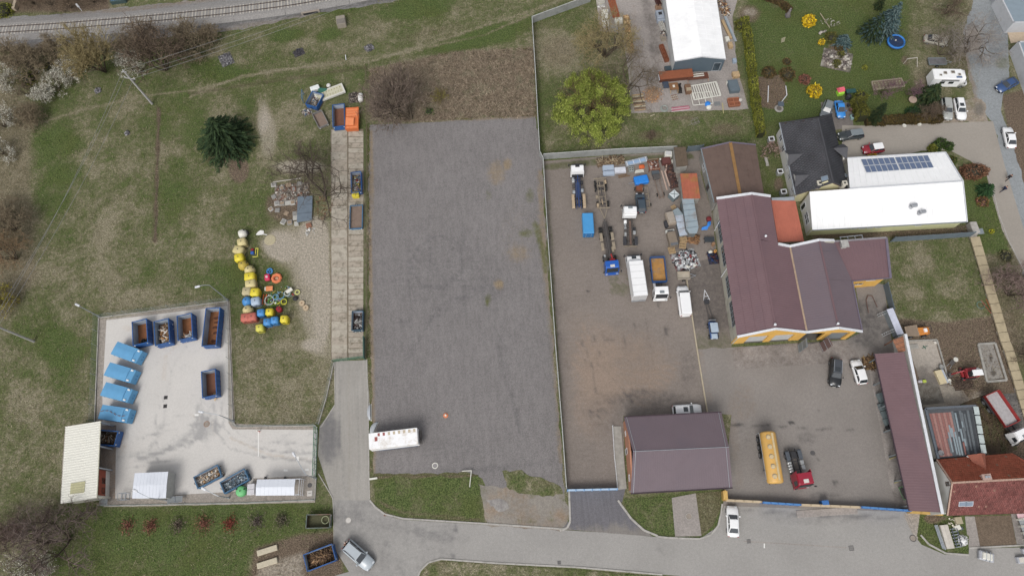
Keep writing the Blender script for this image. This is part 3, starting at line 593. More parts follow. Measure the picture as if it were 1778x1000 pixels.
bl=mb.bd('ballast_bank',M('ballast_stone',S(146,143,140),ro=1,var=.3,scale=5,bump=.8,fine=14),tr)
# ---------------------------------------------------------------- buildings
UP=V3((0,0,1))
def mbr(root):m=MB();m.x=Matrix.Translation(-Vector(root.location));return m
def rb(o,n,t,*a):m=mbr(o);m.bar(*a);return m.build(n,t,o)
def g2(v,z=0):return V3((v.x,v.y,z))
def outn(p,q,c):
 d=(q-p);n=V3((d.y,-d.x,0)).normalized();return n if n.dot(g2(p)-g2(c))>0 else-n
def wall(root,p,q,cen,top,z0=0,th=.25,mat=None,openings=(),name='wall'):
 p,q=g2(p),g2(q);L=(q-p).length;d=(q-p)/L;n=outn(p,q,cen);m=mbr(root)
 def poly(pts):
  a=[p+d*u+UP*z for u,z in pts];m.loft([a,[(v-n*th)for v in a]]if n.dot(d.cross(UP))<0 else[[(v-n*th)for v in a],a])
 top=[(u*L,z)for u,z in top]
 if openings:
  zo=max(o[3]for o in openings);us=[0]
  for u0,u1,za,zb in openings:
   poly([(us[-1],z0),(u0,z0),(u0,zo),(us[-1],zo)])
   if za>z0:poly([(u0,z0),(u1,z0),(u1,za),(u0,za)])
   if zb<zo:poly([(u0,zb),(u1,zb),(u1,zo),(u0,zo)])
   us.append(u1)
  poly([(us[-1],z0),(L,z0),(L,zo),(us[-1],zo)]);poly([(0,zo),(L,zo)]+top[::-1])
 else:poly([(0,z0),(L,z0)]+top[::-1])
 return m.bd(name,mat,root)
def fit(root,p,q,cen,u0,u1,za,zb,name,fmat,pmat,bars=1,rows=1,out=.03,back=.0,fw=.08,pane='pane'):
 p,q=g2(p),g2(q);d=(q-p).normalized();n=outn(p,q,cen);f=mbr(root);f0=p+n*(out-back)
 def b(ua,ub,z1,z2,dep,m):
  a=[f0+d*ua+UP*z1,f0+d*ub+UP*z1,f0+d*ub+UP*z2,f0+d*ua+UP*z2];m.loft([[(v-n*.06)for v in a],[(v+n*dep)for v in a]])
 b(u0,u1,za,za+fw,.02,f);b(u0,u1,zb-fw,zb,.02,f)
 for k in rn(bars+1):
  c=u0+(u1-u0-fw)*k/bars;b(c,c+fw,za+fw,zb-fw,.02,f)
 for k in rn(1,rows):c=za+(zb-za)*k/rows;b(u0+fw,u1-fw,c-.03,c+.03,.015,f)
 fo=f.bd(name,fmat,root);g=mbr(root);b(u0+.02,u1-.02,za+.02,zb-.02,-.03,g);g.bd(pane,pmat,fo);
 return fo
def rrf(root,a,b,c,d,mat,t=.1,sp=.35,rw=.05,rh=.035,name='roof',cross=None,lap=0):
 n=(b-a).cross(d-a).normalized();n=n if n.z>0 else-n;m=mbr(root);m.slab([a,b,c,d],t)
 k=max(2,int((b-a).length/sp))
 for i in rn(k+1):
  u=i/k;p,q=a.lerp(b,u),d.lerp(c,u);dd=(b-a).normalized();u0=dd*(rw if i else 0);u1=dd*(rw if i<k else 0)
  r0=[p-u0,p+u1,p+u1*.4+n*rh,p-u0*.4+n*rh];r1=[q-u0,q+u1,q+u1*.4+n*rh,q-u0*.4+n*rh]
  m.loft([r0,r1])
 if lap:
  for j in rn(1,lap+1):
   v=j/(lap+1);p,q=a.lerp(d,v),b.lerp(c,v);m.bar(p+n*.012,q+n*.012,.07,.03)
 return m.bd(name,mat,root)
def cm(name,v,f,cols,mat,parent=None,smooth_=False):
 me=bpy.data.meshes.new(name);v=np.asarray(v,float);f=np.asarray(f,np.int32);k=f.shape[1]
 me.vertices.add(len(v));me.vertices.foreach_set('co',v.ravel());me.loops.add(f.size);me.polygons.add(len(f))
 me.loops.foreach_set('vertex_index',f.ravel());me.polygons.foreach_set('loop_start',np.arange(0,f.size,k));me.update(calc_edges=True)
 c=np.ones((len(v),4));c[:,:3]=cols;me.color_attributes.new('col','FLOAT_COLOR','POINT').data.foreach_set('color',c.ravel())
 me.materials.append(mat);o=bpy.data.objects.new(name,me);COL.objects.link(o)
 if parent:o.parent=parent
 return o
tile_attr=M('clay_tile',attr='col',ro=.9,var=.12,scale=2.2,spec=.12)
def tiled(root,poly,base,jit,tw=.3,tc=.36,th=.03,name='roof_tiles',hue=.06,dark=None,moss=None):
 a,b=poly[0],poly[1];pl=plane(a,b,poly[2]);n=pl[1];u=(b-a).normalized();v=n.cross(u);L=Vector(root.location)
 if v.z<0:v=-v
 uv=[((p-a).dot(u),(p-a).dot(v))for p in poly];us=[q[0]for q in uv];vs_=[q[1]for q in uv];X,Y=np.meshgrid(np.arange(min(us),max(us),tw)+tw/2,np.arange(0,max(vs_),tc)+tc/2);X=(X+(np.arange(X.shape[0])%2)[:,None]*tw/2).ravel();Y=Y.ravel()
 ok=inpoly(X,Y,uv);X,Y=X[ok],Y[ok];k=len(X);r=np.random.default_rng(4);A,U,V_,N=(np.array(q[:])for q in(a-L,u,v,n));h=th*(1+.3*r.random(k));gap=r.uniform(.0,.02,k)
 cor=[]
 for dx,dy,dz in((-.49,-.5,-.02),(.49,-.5,-.02),(.49,.54,-.02),(-.49,.54,-.02),(-.47,-.5,1),(.47,-.5,1),(.49,.54,.35),(-.49,.54,.35)):cor.append(A+np.outer(X+dx*tw+gap,U)+np.outer(Y+dy*tc,V_)+np.outer(h*dz,N))
 vs=np.stack(cor,1).reshape(-1,3);o=np.arange(k)[:,None]*8;fs=np.concatenate([o+np.array(fc)for fc in((4,5,6,7),(0,1,5,4),(1,2,6,5),(3,0,4,7))])
 c=np.array(base[:3])*r.uniform(1-jit,1+jit,(k,1))*np.stack([r.uniform(1-hue,1+hue,k),np.ones(k),np.ones(k)],1)*(1+.12*np.sin(X*.9)*np.sin(Y*1.3))[:,None]
 if dark:c[r.random(k)<dark[1]]*=dark[0]
 if moss:c[r.random(k)<moss[1]]=moss[0]
 m=mbr(root);m.slab([p-n*.16 for p in poly],.1);m.bd('roof_deck',M('roof_batten',S(96,72,66)),root)
 o=cm(name,vs,fs,np.repeat(c,8,0),tile_attr,root);o['kind']='stuff';return o
mauve=M('mauve_sheet',S(118,94,98),ro=.5,var=.07,scale=.7,stain=S(98,80,86),sa=.5,ssc=.35,spec=.3)
mauve2=M('mauve_sheet_greyer',S(113,100,106),ro=.5,var=.06,scale=.6,stain=S(98,90,98),sa=.5,ssc=.3,spec=.3)
white_sheet=M('white_sheet',(.80,.80,.80,1),ro=.5,var=.03,scale=.5,stain=S(216,217,218),sa=.3,ssc=.35)
tw_=M('white_trim',S(222,224,228),var=.06,scale=2,stain=S(168,168,168),sa=.3,ssc=1.5)
yellow_w=M('yellow_render',S(226,178,92),var=.05,scale=1,stain=S(196,152,82),sa=.4,ssc=.8)
cream_w=M('cream_render',S(184,180,166),var=.06,scale=1,stain=S(132,128,116),sa=.8,ssc=.7)
glass=M('dark_glass',(.02,.025,.03,1),ro=.12,var=.1,spec=.8)
gs_=M('gs_',S(128,136,140),ro=.5,var=.1,stain=S(108,100,94),sa=.3)
galv=M('galvanised',S(172,178,184),ro=.4,var=.12,metal=.3,scale=3)
door_w=M('door_white',S(196,196,196),ro=.5,var=.05,stain=S(160,158,154),sa=.4)
rust=M('rust_plate',S(136,84,60),ro=.85,var=.18,scale=2,stain=S(96,62,48),sa=.7,ssc=1.2)
dark_int=M('dark_concrete',S(90,86,82),var=.15)
cen=P(1370,480);H=thg('workshop_hall','yellow fronted workshop hall with two long mauve gabled roofs and white verge trim','workshop',cen)
a,b=P(1244,345,5),P(1280,585,5);c,d=P(1347,571,6.8),P(1305,336.5,6.8)
rrf(H,a,b,c,d,mauve,rh=.014,sp=.38,lap=3)
v=P(1401,577,5.25);p1=plane(d,c,v);vN,e1,e0=PL(1371.5,428,p1),PL(1351,424,p1),PL(1337.5,341,p1)
rrf(H,e0,e1,d.lerp(c,.352),d,mauve,rh=.014,sp=.38);rrf(H,vN,v,c,d.lerp(c,.358),mauve,rh=.014,sp=.38)
r0,r1=P(1422,417,6.8),P(1456,569.5,6.8);es=P(1497,575.5,5.0);p2=plane(r0,r1,es);p3=plane(r0,r1,v)
rrf(H,PL(1373.5,428,p3),v+V3((.12,0,0)),r1,r0,mauve2,rh=.014,sp=.38)  # east nave: greyer copy of the mauve sheet, view-angle reflection put into its colour
eN,j1,e_top=PL(1479.5,488,p2),PL(1455.5,437,p2),PL(1448,418,p2)
rrf(H,eN,es,r1,r0.lerp(r1,.46),mauve2,rh=.014,sp=.38);rrf(H,j1,eN,r0.lerp(r1,.457),r0.lerp(r1,.13),mauve2,rh=.014,sp=.38);rrf(H,e_top,j1,r0.lerp(r1,.127),r0,mauve2,rh=.014,sp=.38)
q1,q2,q3,q4=P(1447.5,419.5,5.3),P(1538.5,413,5.2),P(1546,483,4.5),P(1479,488.5,4.6)
rrf(H,q4,q3,q2,q1,mauve,sp=.4,name='annex_roof')
for nm,x,y in(('ridge_cap',d,c),('ridge_cap',r0,r1)):
 m=mbr(H);m.bar(x+UP*.05,y+UP*.05,.28,.07);m.bd(nm,mauve,H)
m=mbr(H);m.bar(vN+UP*.05,v+UP*.05,.28,.05);m.bd('valley_gutter',M('valley_copper',S(170,148,126),ro=.5,var=.2,scale=2),H)
def trl(root,pts,w_,h,mat,name='verge_trim',dz=.06):
 m=mbr(root)
 for x,y in zip(pts[:-1],pts[1:]):m.bar(x+UP*dz,y+UP*dz,w_,h)
 return m.bd(name,mat,root)
trl(H,[b,c,v,r1,es],.36,.2,tw_);trl(H,[a,d,e0],.42,.2,tw_);trl(H,[vN+(e1-vN)*1.0,vN,r0,e_top],.42,.2,tw_)
trl(H,[q2,q3],.4,.16,M('slate_trim',S(110,102,116)));trl(H,[q1,q2],.3,.16,M('grey_trim',S(140,136,140)))
trl(H,[q3,q4],.16,.12,M('slate_trim'),'gutter');trl(H,[eN,es],.2,.14,M('slate_trim'),'gutter')
for x in(c,r1,d.lerp(c,.36)+V3((1.2,0,-.4))):
 m=mbr(H);g=x+V3((-.1,.6,.0));m.cyl(g,g+UP*.45,.09);m.lathe([(.2,.45),(.2,.52),(.02,.6)],g);m.bd('roof_vent',tw_,H)
SW,SV,SE=g2(b)+V3((.45,.25,0)),g2(v)+V3((0,.25,0)),g2(es)+V3((-.5,.25,0));NW=g2(a)+V3((.45,-.2,0));N1=g2(e0)+V3((-.2,-.2,0));N2=g2(e1)+V3((-.2,-.1,0))
N3=g2(vN)+V3((0,-.2,0));N4=g2(e_top)+V3((-.2,-.2,0));E1=g2(eN)+V3((-.5,0,0));rS,rS2=g2(c),g2(r1)
def along(p,q,px,py,z=1.8):x=g2(P(px,py,z));d_=(q-p).normalized();return(x-p).dot(d_)
def uof(p,q,x):return(g2(x)-p).dot((q-p).normalized())/(q-p).length
u1_,u2_=along(SW,SV,1291,600,0),along(SW,SV,1325,600,0);u3_,u4_=along(SW,SV,1335.6,600,0),along(SW,SV,1370,600,0)
wall(H,SW,SV,cen,[(0,4.9),(uof(SW,SV,rS),6.65),(1,5.1)],mat=yellow_w,openings=[(u1_,u2_,0,3.7),(u3_,u4_,0,3.7)])
w1,w2,w3,w4=along(SV,SE,1387,598,0),along(SV,SE,1419,598,0),along(SV,SE,1429,595,0),along(SV,SE,1460,592,0)
wall(H,SV,SE,cen,[(0,5.1),(uof(SV,SE,rS2),6.65),(1,4.9)],mat=yellow_w,openings=[(w1,w2,0,3.9),(w3,w4,0,3.9)])
def slabdoor(x0,x1,p,q,zt,mat,name='door',panels=4):
 n=outn(p,q,cen);dd=(q-p).normalized();m=mbr(H)
 for k in rn(panels):
  z0,z1=zt*k/panels+.01,zt*(k+1)/panels-.01;aa=[p+dd*x0-n*.22+UP*z0,p+dd*x1-n*.22+UP*z0,p+dd*x1-n*.22+UP*z1,p+dd*x0-n*.22+UP*z1];m.loft([[(s_-n*.05)for s_ in aa],aa])
 return m.bd(name,mat,H)
slabdoor(u1_,u2_,SW,SV,3.7,door_w);slabdoor(u3_,u4_,SW,SV,3.7,door_w);slabdoor(w3,w4,SV,SE,3.9,gs_)
for(x0,y0),(x1,y1),mt,lab in(((1384.6,599),(1386.5,613),gs_,'grey door leaf swung open'),((1421.5,597),(1428.4,611.5),M('brown_sheet',S(112,90,86)),'brown door leaf swung open')):
 A_,B_=P(x0,y0),P(x1,y1);m=mbr(H);m.bar(A_+UP*2.1,B_+UP*2.1,.08,3.9);lf=m.bd('door_leaf',mt,H);lf['label']=lab
 for z in(.4,2.1,3.8):m=mbr(H);m.bar(A_+UP*z,B_+UP*z,.13,.12);m.bd('brace',galv,lf)
wall(H,NW,SW,cen,[(0,4.95),(1,4.95)],mat=cream_w);wall(H,N1,N2,cen,[(0,5.2),(1,5.2)],mat=cream_w);wall(H,NW,N1,cen,[(0,4.9),(uof(NW,N1,d),6.65),(1,5.3)],mat=cream_w)
wall(H,N3,N4,cen,[(0,5.1),(uof(N3,N4,r0),6.65),(1,5.9)],mat=cream_w);wall(H,E1,SE,cen,[(0,4.9),(1,4.9)],mat=cream_w);wall(H,N2,N3,cen,[(0,5.1),(1,5.1)],mat=cream_w)
A1,A2,A3,A4=g2(q1)+V3((0,-.2,0)),g2(q2)+V3((-.3,-.2,0)),g2(q3)+V3((-.35,.4,0)),g2(q4)+V3((-.3,.4,0));ac=P(1500,450)
wall(H,A4,A3,ac,[(0,4.42),(1,4.36)],mat=yellow_w,openings=[(2.0,3.6,1.0,2.1)]);wall(H,A3,A2,ac,[(0,4.3),(1,4.95)],mat=cream_w);wall(H,A1,A2,ac,[(0,5.0),(1,4.9)],mat=cream_w)
fit(H,A4,A3,ac,2.0,3.6,1.0,2.1,'window',tw_,glass,2,out=-.1);fit(H,A4,A3,ac,3.4,5.0,3.0,3.6,'window',tw_,glass,2)
for y0,y1 in((384,420),(427,461),(480,515),(524,566)):
 xa,xb=1241+(y0-352)*.158,1241+(y1-352)*.158;ua,ub=along(NW,SW,xa,y0,3),along(NW,SW,xb,y1,3)
 fit(H,NW,SW,cen,min(ua,ub),max(ua,ub),2.1,4.0,'window',gs_,glass,5,2,out=.04)
for y0 in(388,470):
 u=along(NW,SW,1241+(y0-352)*.158,y0,3);x=NW+(SW-NW).normalized()*u-V3((.12,0,0));m=mbr(H);m.cyl(x+UP*.1,x+UP*4.9,.07);m.bd('downpipe',tw_,H)
for px_,py_,lb in((1465,425,'chimney'),):
 x=P(px_,py_,5.6);m=mbr(H);m.cbox(x.x-.45,x.x+.45,x.y-.5,x.y+.5,4.9,6.0,.05);m.box(x.x-.6,x.x+.6,x.y-.65,x.y+.65,6.0,6.1);m.box(x.x-.25,x.x+.25,x.y-.3,x.y+.3,6.1,6.16);m.bd('chimney',M('chimney_grey',S(170,168,164),var=.2),H)
m=mbr(H);floor=[SW,SV,SE,E1,N4,N3,N2,N1,NW];m.prism([(x.x,x.y)for x in floor],0,.03);m.bd('floor',dark_int,H)
t=thg('tube_rack','light steel tube frame lying along the roof edge beside the grey chimney','frame',P(1478,413.5,5.2));m=MB()
for y_ in(-.3,.3):m.bar((-1.9,y_,.1),(1.9,y_,.1),.08,.08)
for k in rn(4):m.bar((-1.8+k*1.2,-.3,.1),(-1.8+k*1.2,.3,.1),.06,.06)
m.bd('rails',galv,t)
cen=P(1270,300);B=thg('brown_roofed_shed','long shed with a brown felt roof and ochre ridge strip behind the hall','shed',cen)
brown=M('brown_felt',S(104,86,78),var=.08,scale=.8,stain=S(86,70,62),sa=.5,ssc=.5)
a,b,c,d=P(1217,259,3.2),P(1239.5,352,3.2),P(1286,344,4.1),P(1268,247.5,4.1);e,f_=P(1327,340,3.2),P(1312,252,3.2)
rrf(B,a,b,c,d,brown,sp=1.0,rw=.03,rh=.02,lap=3);rrf(B,e,f_,d,c,brown,sp=1.0,rw=.03,rh=.02,lap=3)
trl(B,[d,c],.55,.06,M('ochre_strip',S(142,108,66),var=.2,scale=2),'ridge_strip');trl(B,[a,b],.2,.12,gs_,'gutter');trl(B,[a,d,f_],.25,.12,M('slate_trim'))
wc=M('weathered_render',S(160,158,152),var=.1,stain=S(110,108,104),sa=.6)
A_,B_,C_,D_=g2(a)+V3((.3,-.2,0)),g2(b)+V3((.3,0,0)),g2(e)+V3((-.3,0,0)),g2(f_)+V3((-.3,-.2,0))
wall(B,A_,B_,cen,[(0,3.1),(1,3.1)],mat=wc);wall(B,C_,D_,cen,[(0,3.1),(1,3.1)],mat=wc);wall(B,A_,D_,cen,[(0,3.1),(.5,4.0),(1,3.1)],mat=wc);wall(B,B_,C_,cen,[(0,3.1),(.5,4.0),(1,3.1)],mat=wc)
fit(B,A_,B_,cen,2,3.4,.9,2.1,'window',tw_,glass,2);fit(B,A_,B_,cen,6,7.1,.05,2.1,'door',gs_,M('brown_sheet'),1,pane='door_panel')
cen=P(1366,385);B=thg('orange_roofed_annex','low annex with a flat orange roof beside the mauve hall','annex',cen)
a,b,c,d=P(1351,420.5,3.4),P(1396,419,3.2),P(1381,349,3.4),P(1339,348,3.6)
orr=M('orange_sheet',S(184,108,88),ro=.6,var=.07,scale=1,stain=S(160,92,76),sa=.4)
rrf(B,a,b,c,d,orr,sp=.3,rw=.03,rh=.025);s4=[g2(x)for x in(a,b,c,d)]
for i in rn(4):wall(B,s4[i].lerp(cen,.04),s4[(i+1)%4].lerp(cen,.04),cen,[(0,3.2),(1,3.2)]if i!=1 else[(0,3.1),(1,3.25)],mat=cream_w)
q=P(1361,346,3.2);m=mbr(B);m.bar(P(1340,347,3.5),P(1379,345,3.4),.7,.1);m.bd('ledge',galv,B)
cen=P(1412,272);B=thg('grey_tiled_house','house with a steep charcoal tiled roof, two small roof gables and cream walls','house',cen)
W0,W1,R0,R1,E0,E1_=P(1353,214,3.4),P(1380.5,339,3.4),P(1420,204,6.6),P(1446.5,317,6.6),P(1444,197,3.4),P(1474,328,3.4)
char=S(80,80,84);pW=plane(W0,W1,R1);R0=PL(1420,206,pW);E0=PL(1444,198,plane(R0,R1,E1_));
tiled(B,[W0,W1,R1,R0],char,.06,.5,.42,.014,hue=.02);tiled(B,[E1_,E0,R0,R1],char,.06,.5,.42,.014,hue=.02);tiled(B,[E0,W0,R0],char,.06,.5,.42,.014,hue=.02)
trl(B,[R0,R1],.26,.1,M('charcoal_ridge',S(70,70,74)),'ridge_cap');trl(B,[W1,R1,E1_],.16,.1,M('charcoal_ridge'));trl(B,[W0,R0,E0],.16,.1,M('charcoal_ridge'))
trl(B,[W0,W1],.16,.1,galv,'gutter')
cw=M('pale_cream_render',S(216,208,168),var=.05,stain=S(190,184,150),sa=.4);ww=M('white_render',S(216,214,208),var=.05,stain=S(178,176,170),sa=.5)
a1,a2,a3,a4=g2(W0)+V3((.45,-.35,0)),g2(W1)+V3((.45,.35,0)),g2(E1_)+V3((-.45,.35,0)),g2(E0)+V3((-.45,-.35,0))
wall(B,a1,a2,cen,[(0,3.3),(1,3.3)],mat=ww);wall(B,a4,a3,cen,[(0,3.3),(1,3.3)],mat=cw);wall(B,a2,a3,cen,[(0,3.3),(.5,6.3),(1,3.3)],mat=cw);wall(B,a1,a4,cen,[(0,3.2),(1,3.2)],mat=cw)
LW=(a2-a1).length
for u in(1.2,3.4,7.2,9.2,12):
 if u+1.2<LW:fit(B,a1,a2,cen,u,u+1.1,1.0,2.3,'window',tw_,glass,2)
def gablet(root,px_,py_,side,w_=1.5,zr=4.9,L=2.6):
 x=P(px_,py_,3.5);dirn=(W1-W0).normalized();out=g2(outn(W0,W1,cen))*side;x0=g2(x)+out*.15;r=x0+UP*zr;ri=x0-out*L+UP*zr
 m=mbr(root)
 for s_ in(-1,1):
  e_=x0+dirn*s_*w_+UP*3.7;ei=x0-out*.3+dirn*s_*w_+UP*3.7
  m.slab([r+UP*.06,e_+UP*.06,ei+UP*.06,ri+UP*.02],.1)
 m.bd('gablet_roof',M('charcoal_tile',char,var=.15,scale=3),root)
 m=mbr(root);y0=x0-out*.25;m.loft([[(y0-dirn*(w_-.1)+UP*3.2),(y0+dirn*(w_-.1)+UP*3.2),(y0+UP*(zr-.1))],[(y0-out*.2-dirn*(w_-.1)+UP*3.2),(y0-out*.2+dirn*(w_-.1)+UP*3.2),(y0-out*.2+UP*(zr-.1))]]);m.bd('gablet_wall',ww,root)
gablet(B,1366,276,1);gablet(B,1378,312,1);gablet(B,1465,264,-1)
def on_roof(root,pl,px_,py_,w_,l_,name,mat,h=.08,glass_=True):
 x=PL(px_,py_,pl);n=pl[1];dirn=(W1-W0).normalized()if root is B else V3((1,0,0));u=dirn-n*dirn.dot(n);u.normalize();v_=n.cross(u);m=mbr(root)
 def r(wa,la,za,zb,m_):
  c4=[x+u*wa*i+v_*la*j for i,j in((-1,-1),(1,-1),(1,1),(-1,1))];m_.loft([[(p_+n*za)for p_ in c4],[(p_+n*zb)for p_ in c4]])
 r(w_/2,l_/2,0,h,m);o=m.bd(name,mat,root)
 if glass_:g=mbr(root);r(w_/2-.08,l_/2-.08,h,h+.015,g);g.bd('pane',M('sky_glass',S(120,134,150),ro=.15,spec=.8,var=.1),o)
 return o
on_roof(B,pW,1432,310,.9,1.1,'skylight',gs_);on_roof(B,plane(R0,R1,E1_),1470,306,.7,1.1,'skylight',gs_)
for px_,py_,s_ in((1422,320,.38),(1465,320,.34)):
 x=P(px_,py_,5.2);m=mbr(B);m.cbox(x.x-s_,x.x+s_,x.y-s_,x.y+s_,3.9,5.6,.04);m.box(x.x-s_-.08,x.x+s_+.08,x.y-s_-.08,x.y+s_+.08,5.6,5.7);m.bd('chimney',M('chimney_cream',S(196,190,176),var=.15),B);m=mbr(B);m.box(x.x-s_*.5,x.x+s_*.5,x.y-s_*.5,x.y+s_*.5,5.7,5.71);m.bd('flue',M('soot',(.02,.02,.02,1)),B)
x=P(1410,275,5.3);m=mbr(B);m.cyl(x,x+UP*.5,.07);m.bd('vent_pipe',iron,B)
cen=P(1545,345);B=thg('white_roofed_workshop','wide low workshop under a white sheet gable roof with solar panels','workshop',cen)
n0,n1=P(1471,275,3.2),P(1641.5,265,3.2);rr0,rr1=P(1475.5,327.5,4.9),P(1671.5,314.5,4.9);s0,s1=P(1410.5,400.5,3.0),P(1679,386,3.0);rw=P(1405,334,4.9)
pN,pS=plane(n0,n1,rr1),plane(s0,s1,rr1)
rw=PL(1405,333.5,pS);rw.z=rr1.z
rrf(B,n1,n0,rr0,rr1,white_sheet,sp=.9,rw=.05,rh=.06,lap=1);rrf(B,s0,s1,rr1,rw,white_sheet,sp=.9,rw=.05,rh=.06,lap=2)
trl(B,[rr0,rr1],.3,.05,M('pale_ridge',S(200,202,206)),'ridge_cap');trl(B,[n0,n1,rr1,s1],.18,.16,M('pale_ridge'));trl(B,[s0,s1],.15,.12,gs_,'gutter')
b1,b2,b3,b4=g2(s0)+V3((.15,.45,0)),g2(s1)+V3((-.3,.45,0)),g2(n1)+V3((-.3,-.3,0)),g2(n0)+V3((.15,-.3,0));bw=g2(rw)+V3((.15,0,0));br_=g2(rr1)+V3((-.3,0,0));bm=g2(rr0)+V3((.1,0,0))
py=M('pale_yellow_render',S(206,206,160),var=.05,stain=S(178,180,140),sa=.5)
wall(B,b1,b2,cen,[(0,2.9),(1,2.9)],mat=py);wall(B,b1,bw,cen,[(0,2.9),(1,4.8)],mat=ww);wall(B,bw,bm,cen,[(0,4.75),(1,4.75)],mat=ww);wall(B,bm,b4,cen,[(0,4.75),(1,3.1)],mat=ww);wall(B,b4,b3,cen,[(0,3.1),(1,3.1)],mat=ww)
wall(B,b3,br_,cen,[(0,3.1),(1,4.8)],mat=ww);wall(B,b2,br_,cen,[(0,2.9),(1,4.8)],mat=ww)
for u in(7,8.4,9.8,11.2,18.0):fit(B,b1,b2,cen,u,u+1.0,1.6,2.3,'window',tw_,glass,1)
fit(B,b1,bw,cen,1.5,3.6,.8,2.4,'window',tw_,glass,2,2);fit(B,b1,bw,cen,4.6,5.6,.05,2.2,'door',tw_,glass,1,pane='door_panel')
for px_,py_ in((1580,356),(1594.5,367)):
 x=PL(px_+1,py_+4,pS);m=mbr(B);m.cyl(x-UP*.1,x+UP*.55,.36,n=14);m.cyl(x+V3((-.15,-.05,.62)),x+V3((.75,.05,.62)),.34,n=14);m.bd('vent_cowl',M('shiny_duct',S(190,192,196),metal=.7,ro=.3,var=.2,scale=4),B)
cA,cB,cC,cD=[PL(x,y,pN)+pN[1]*.12 for x,y in((1494,277.5),(1610.5,270.5),(1621,292.3),(1504,301))]
cell=M('solar_cell',S(98,114,144),ro=.22,var=.1,scale=5,spec=.7);alu=M('alu_frame',S(196,200,206),ro=.4,var=.05)
for i in rn(12):
 for j in rn(2):
  off=.012 if i>=6 else 0;u0,u1=(i*.992/12+.001)+(off if i>=6 else 0),((i+1)*.992/12-.001)+(off-.002 if i>=6 else-.002);v0,v1=j*.5+.004,j*.5+.49
  g=lambda u,v_:cA.lerp(cB,u).lerp(cD.lerp(cC,u),v_);ps=[g(u0,v0),g(u0,v1),g(u1,v1),g(u1,v0)];m=mbr(B);m.slab(ps,.05);o=m.bd('solar_panel',alu,B)
  u0,u1,v0,v1=u0+.005,u1-.005,v0+.022,v1-.022;m=mbr(B);m.slab([x+pN[1]*.008 for x in(g(u0,v0),g(u0,v1),g(u1,v1),g(u1,v0))],.006);m.bd('cells',cell,o)
cen=P(1178,786);B=thg('mauve_roofed_garage','brick red sided garage with a broad mauve gabled roof beside the blue sliding gate','garage',cen)
a,b,c,d=P(1083,723.5,3.3),P(1252.5,715,3.3),P(1265.5,775.8,4.7),P(1099,783.5,4.7);e,f_=P(1272,847,3.3),P(1095,857,3.3)
rrf(B,b,a,d,c,mauve2,rh=.014,sp=.35);rrf(B,f_,e,c,d,mauve2,rh=.014,sp=.35)
trl(B,[d,c],.07,.04,galv,'ridge_cap',.07);trl(B,[a,b],.14,.12,M('dark_trim',S(66,52,60)),'gutter');trl(B,[f_,e],.14,.12,M('dark_trim'),'gutter')
trl(B,[b+V3((-.45,0,0)),c+V3((-.45,0,0)),e+V3((-.45,0,0))],.05,.03,galv,'seam',.07);trl(B,[a+V3((.4,0,0)),d+V3((.4,0,0)),f_+V3((.4,0,0))],.05,.03,galv,'seam',.07)
g1,g2_,g3,g4=g2(a)+V3((.25,-.35,0)),g2(b)+V3((-.4,-.35,0)),g2(e)+V3((-.4,.35,0)),g2(f_)+V3((.25,.35,0));bo=M('brick_orange',S(178,126,100),var=.12,scale=3)
wall(B,g1,g4,cen,[(0,3.2),(uof(g1,g4,d),4.55),(1,3.2)],mat=bo);wall(B,g1,g2_,cen,[(0,3.2),(1,3.2)],mat=wc);wall(B,g4,g3,cen,[(0,3.2),(1,3.2)],mat=wc);wall(B,g2_,g3,cen,[(0,3.2),(.46,4.55),(1,3.2)],mat=wc)
fit(B,g1,g4,cen,1.6,2.4,1.2,2.2,'window',tw_,glass,1);fit(B,g1,g4,cen,4.2,5.1,.05,2.1,'door',tw_,gs_,1,pane='door_panel');fit(B,g1,g4,cen,8.2,9.2,1.2,2.2,'window',tw_,glass,1)
t=thg('concrete_ramp','narrow raised concrete strip along the orange wall of the garage','ramp',P(1075,800));pr=[P(*x)-P(1075,800)for x in((1063,740),(1078,740),(1088,848),(1071,850))];m=MB();m.prism([(x.x,x.y)for x in pr],0,.18);m.bd('slab',M('fresh_concrete'),t)
cen=P(1578,760);B=thg('long_canopy','long open canopy with a mauve lean to roof along the white party wall','canopy',cen)
a,b,c,d=P(1517.5,614.5,3.0),P(1578,886.5,3.0),P(1634,889,3.9),P(1570,611,3.9)
rrf(B,a,b,c,d,mauve,rh=.014,sp=.38,lap=0);trl(B,[a,b],.14,.14,M('dark_trim'),'gutter')
for k in rn(7):
 x=g2(a).lerp(g2(b),.03+k*.157)+V3((.35,0,0));m=mbr(B);m.box(x.x-.09,x.x+.09,x.y-.09,x.y+.09,0,2.9);m.bd('post',gs_,B)
m=mbr(B);m.bar(g2(a)+V3((.35,0,2.82)),g2(b)+V3((.35,0,2.82)),.14,.16);m.bd('beam',gs_,B)
B2=thg('party_wall','tall white rendered party wall with pale coping along the back of the canopy','wall',P(1600,760))
x0,x1,x2=g2(P(1572,580,4.0)),g2(P(1597.5,702,4.1)),g2(P(1637,892,4.1));cc=P(1560,760)
for x,y in((x0,x1),(x1,x2)):
 m=mbr(B2);m.bar(x+UP*2.0,y+UP*2.0,.28,4.0);m.bd('wall_panel',ww,B2);m=mbr(B2);m.bar(x+UP*4.06,y+UP*4.06,.42,.1);m.bd('coping',tw_,B2)
B3=thg('plank_lean_to','short lean to roof of orange brown planks at the north end of the canopy','shed',P(1562,600));ps=[P(1549.5,590,3.2),P(1560,612,3.2),P(1572.5,609,3.6),P(1568,583,3.6)]
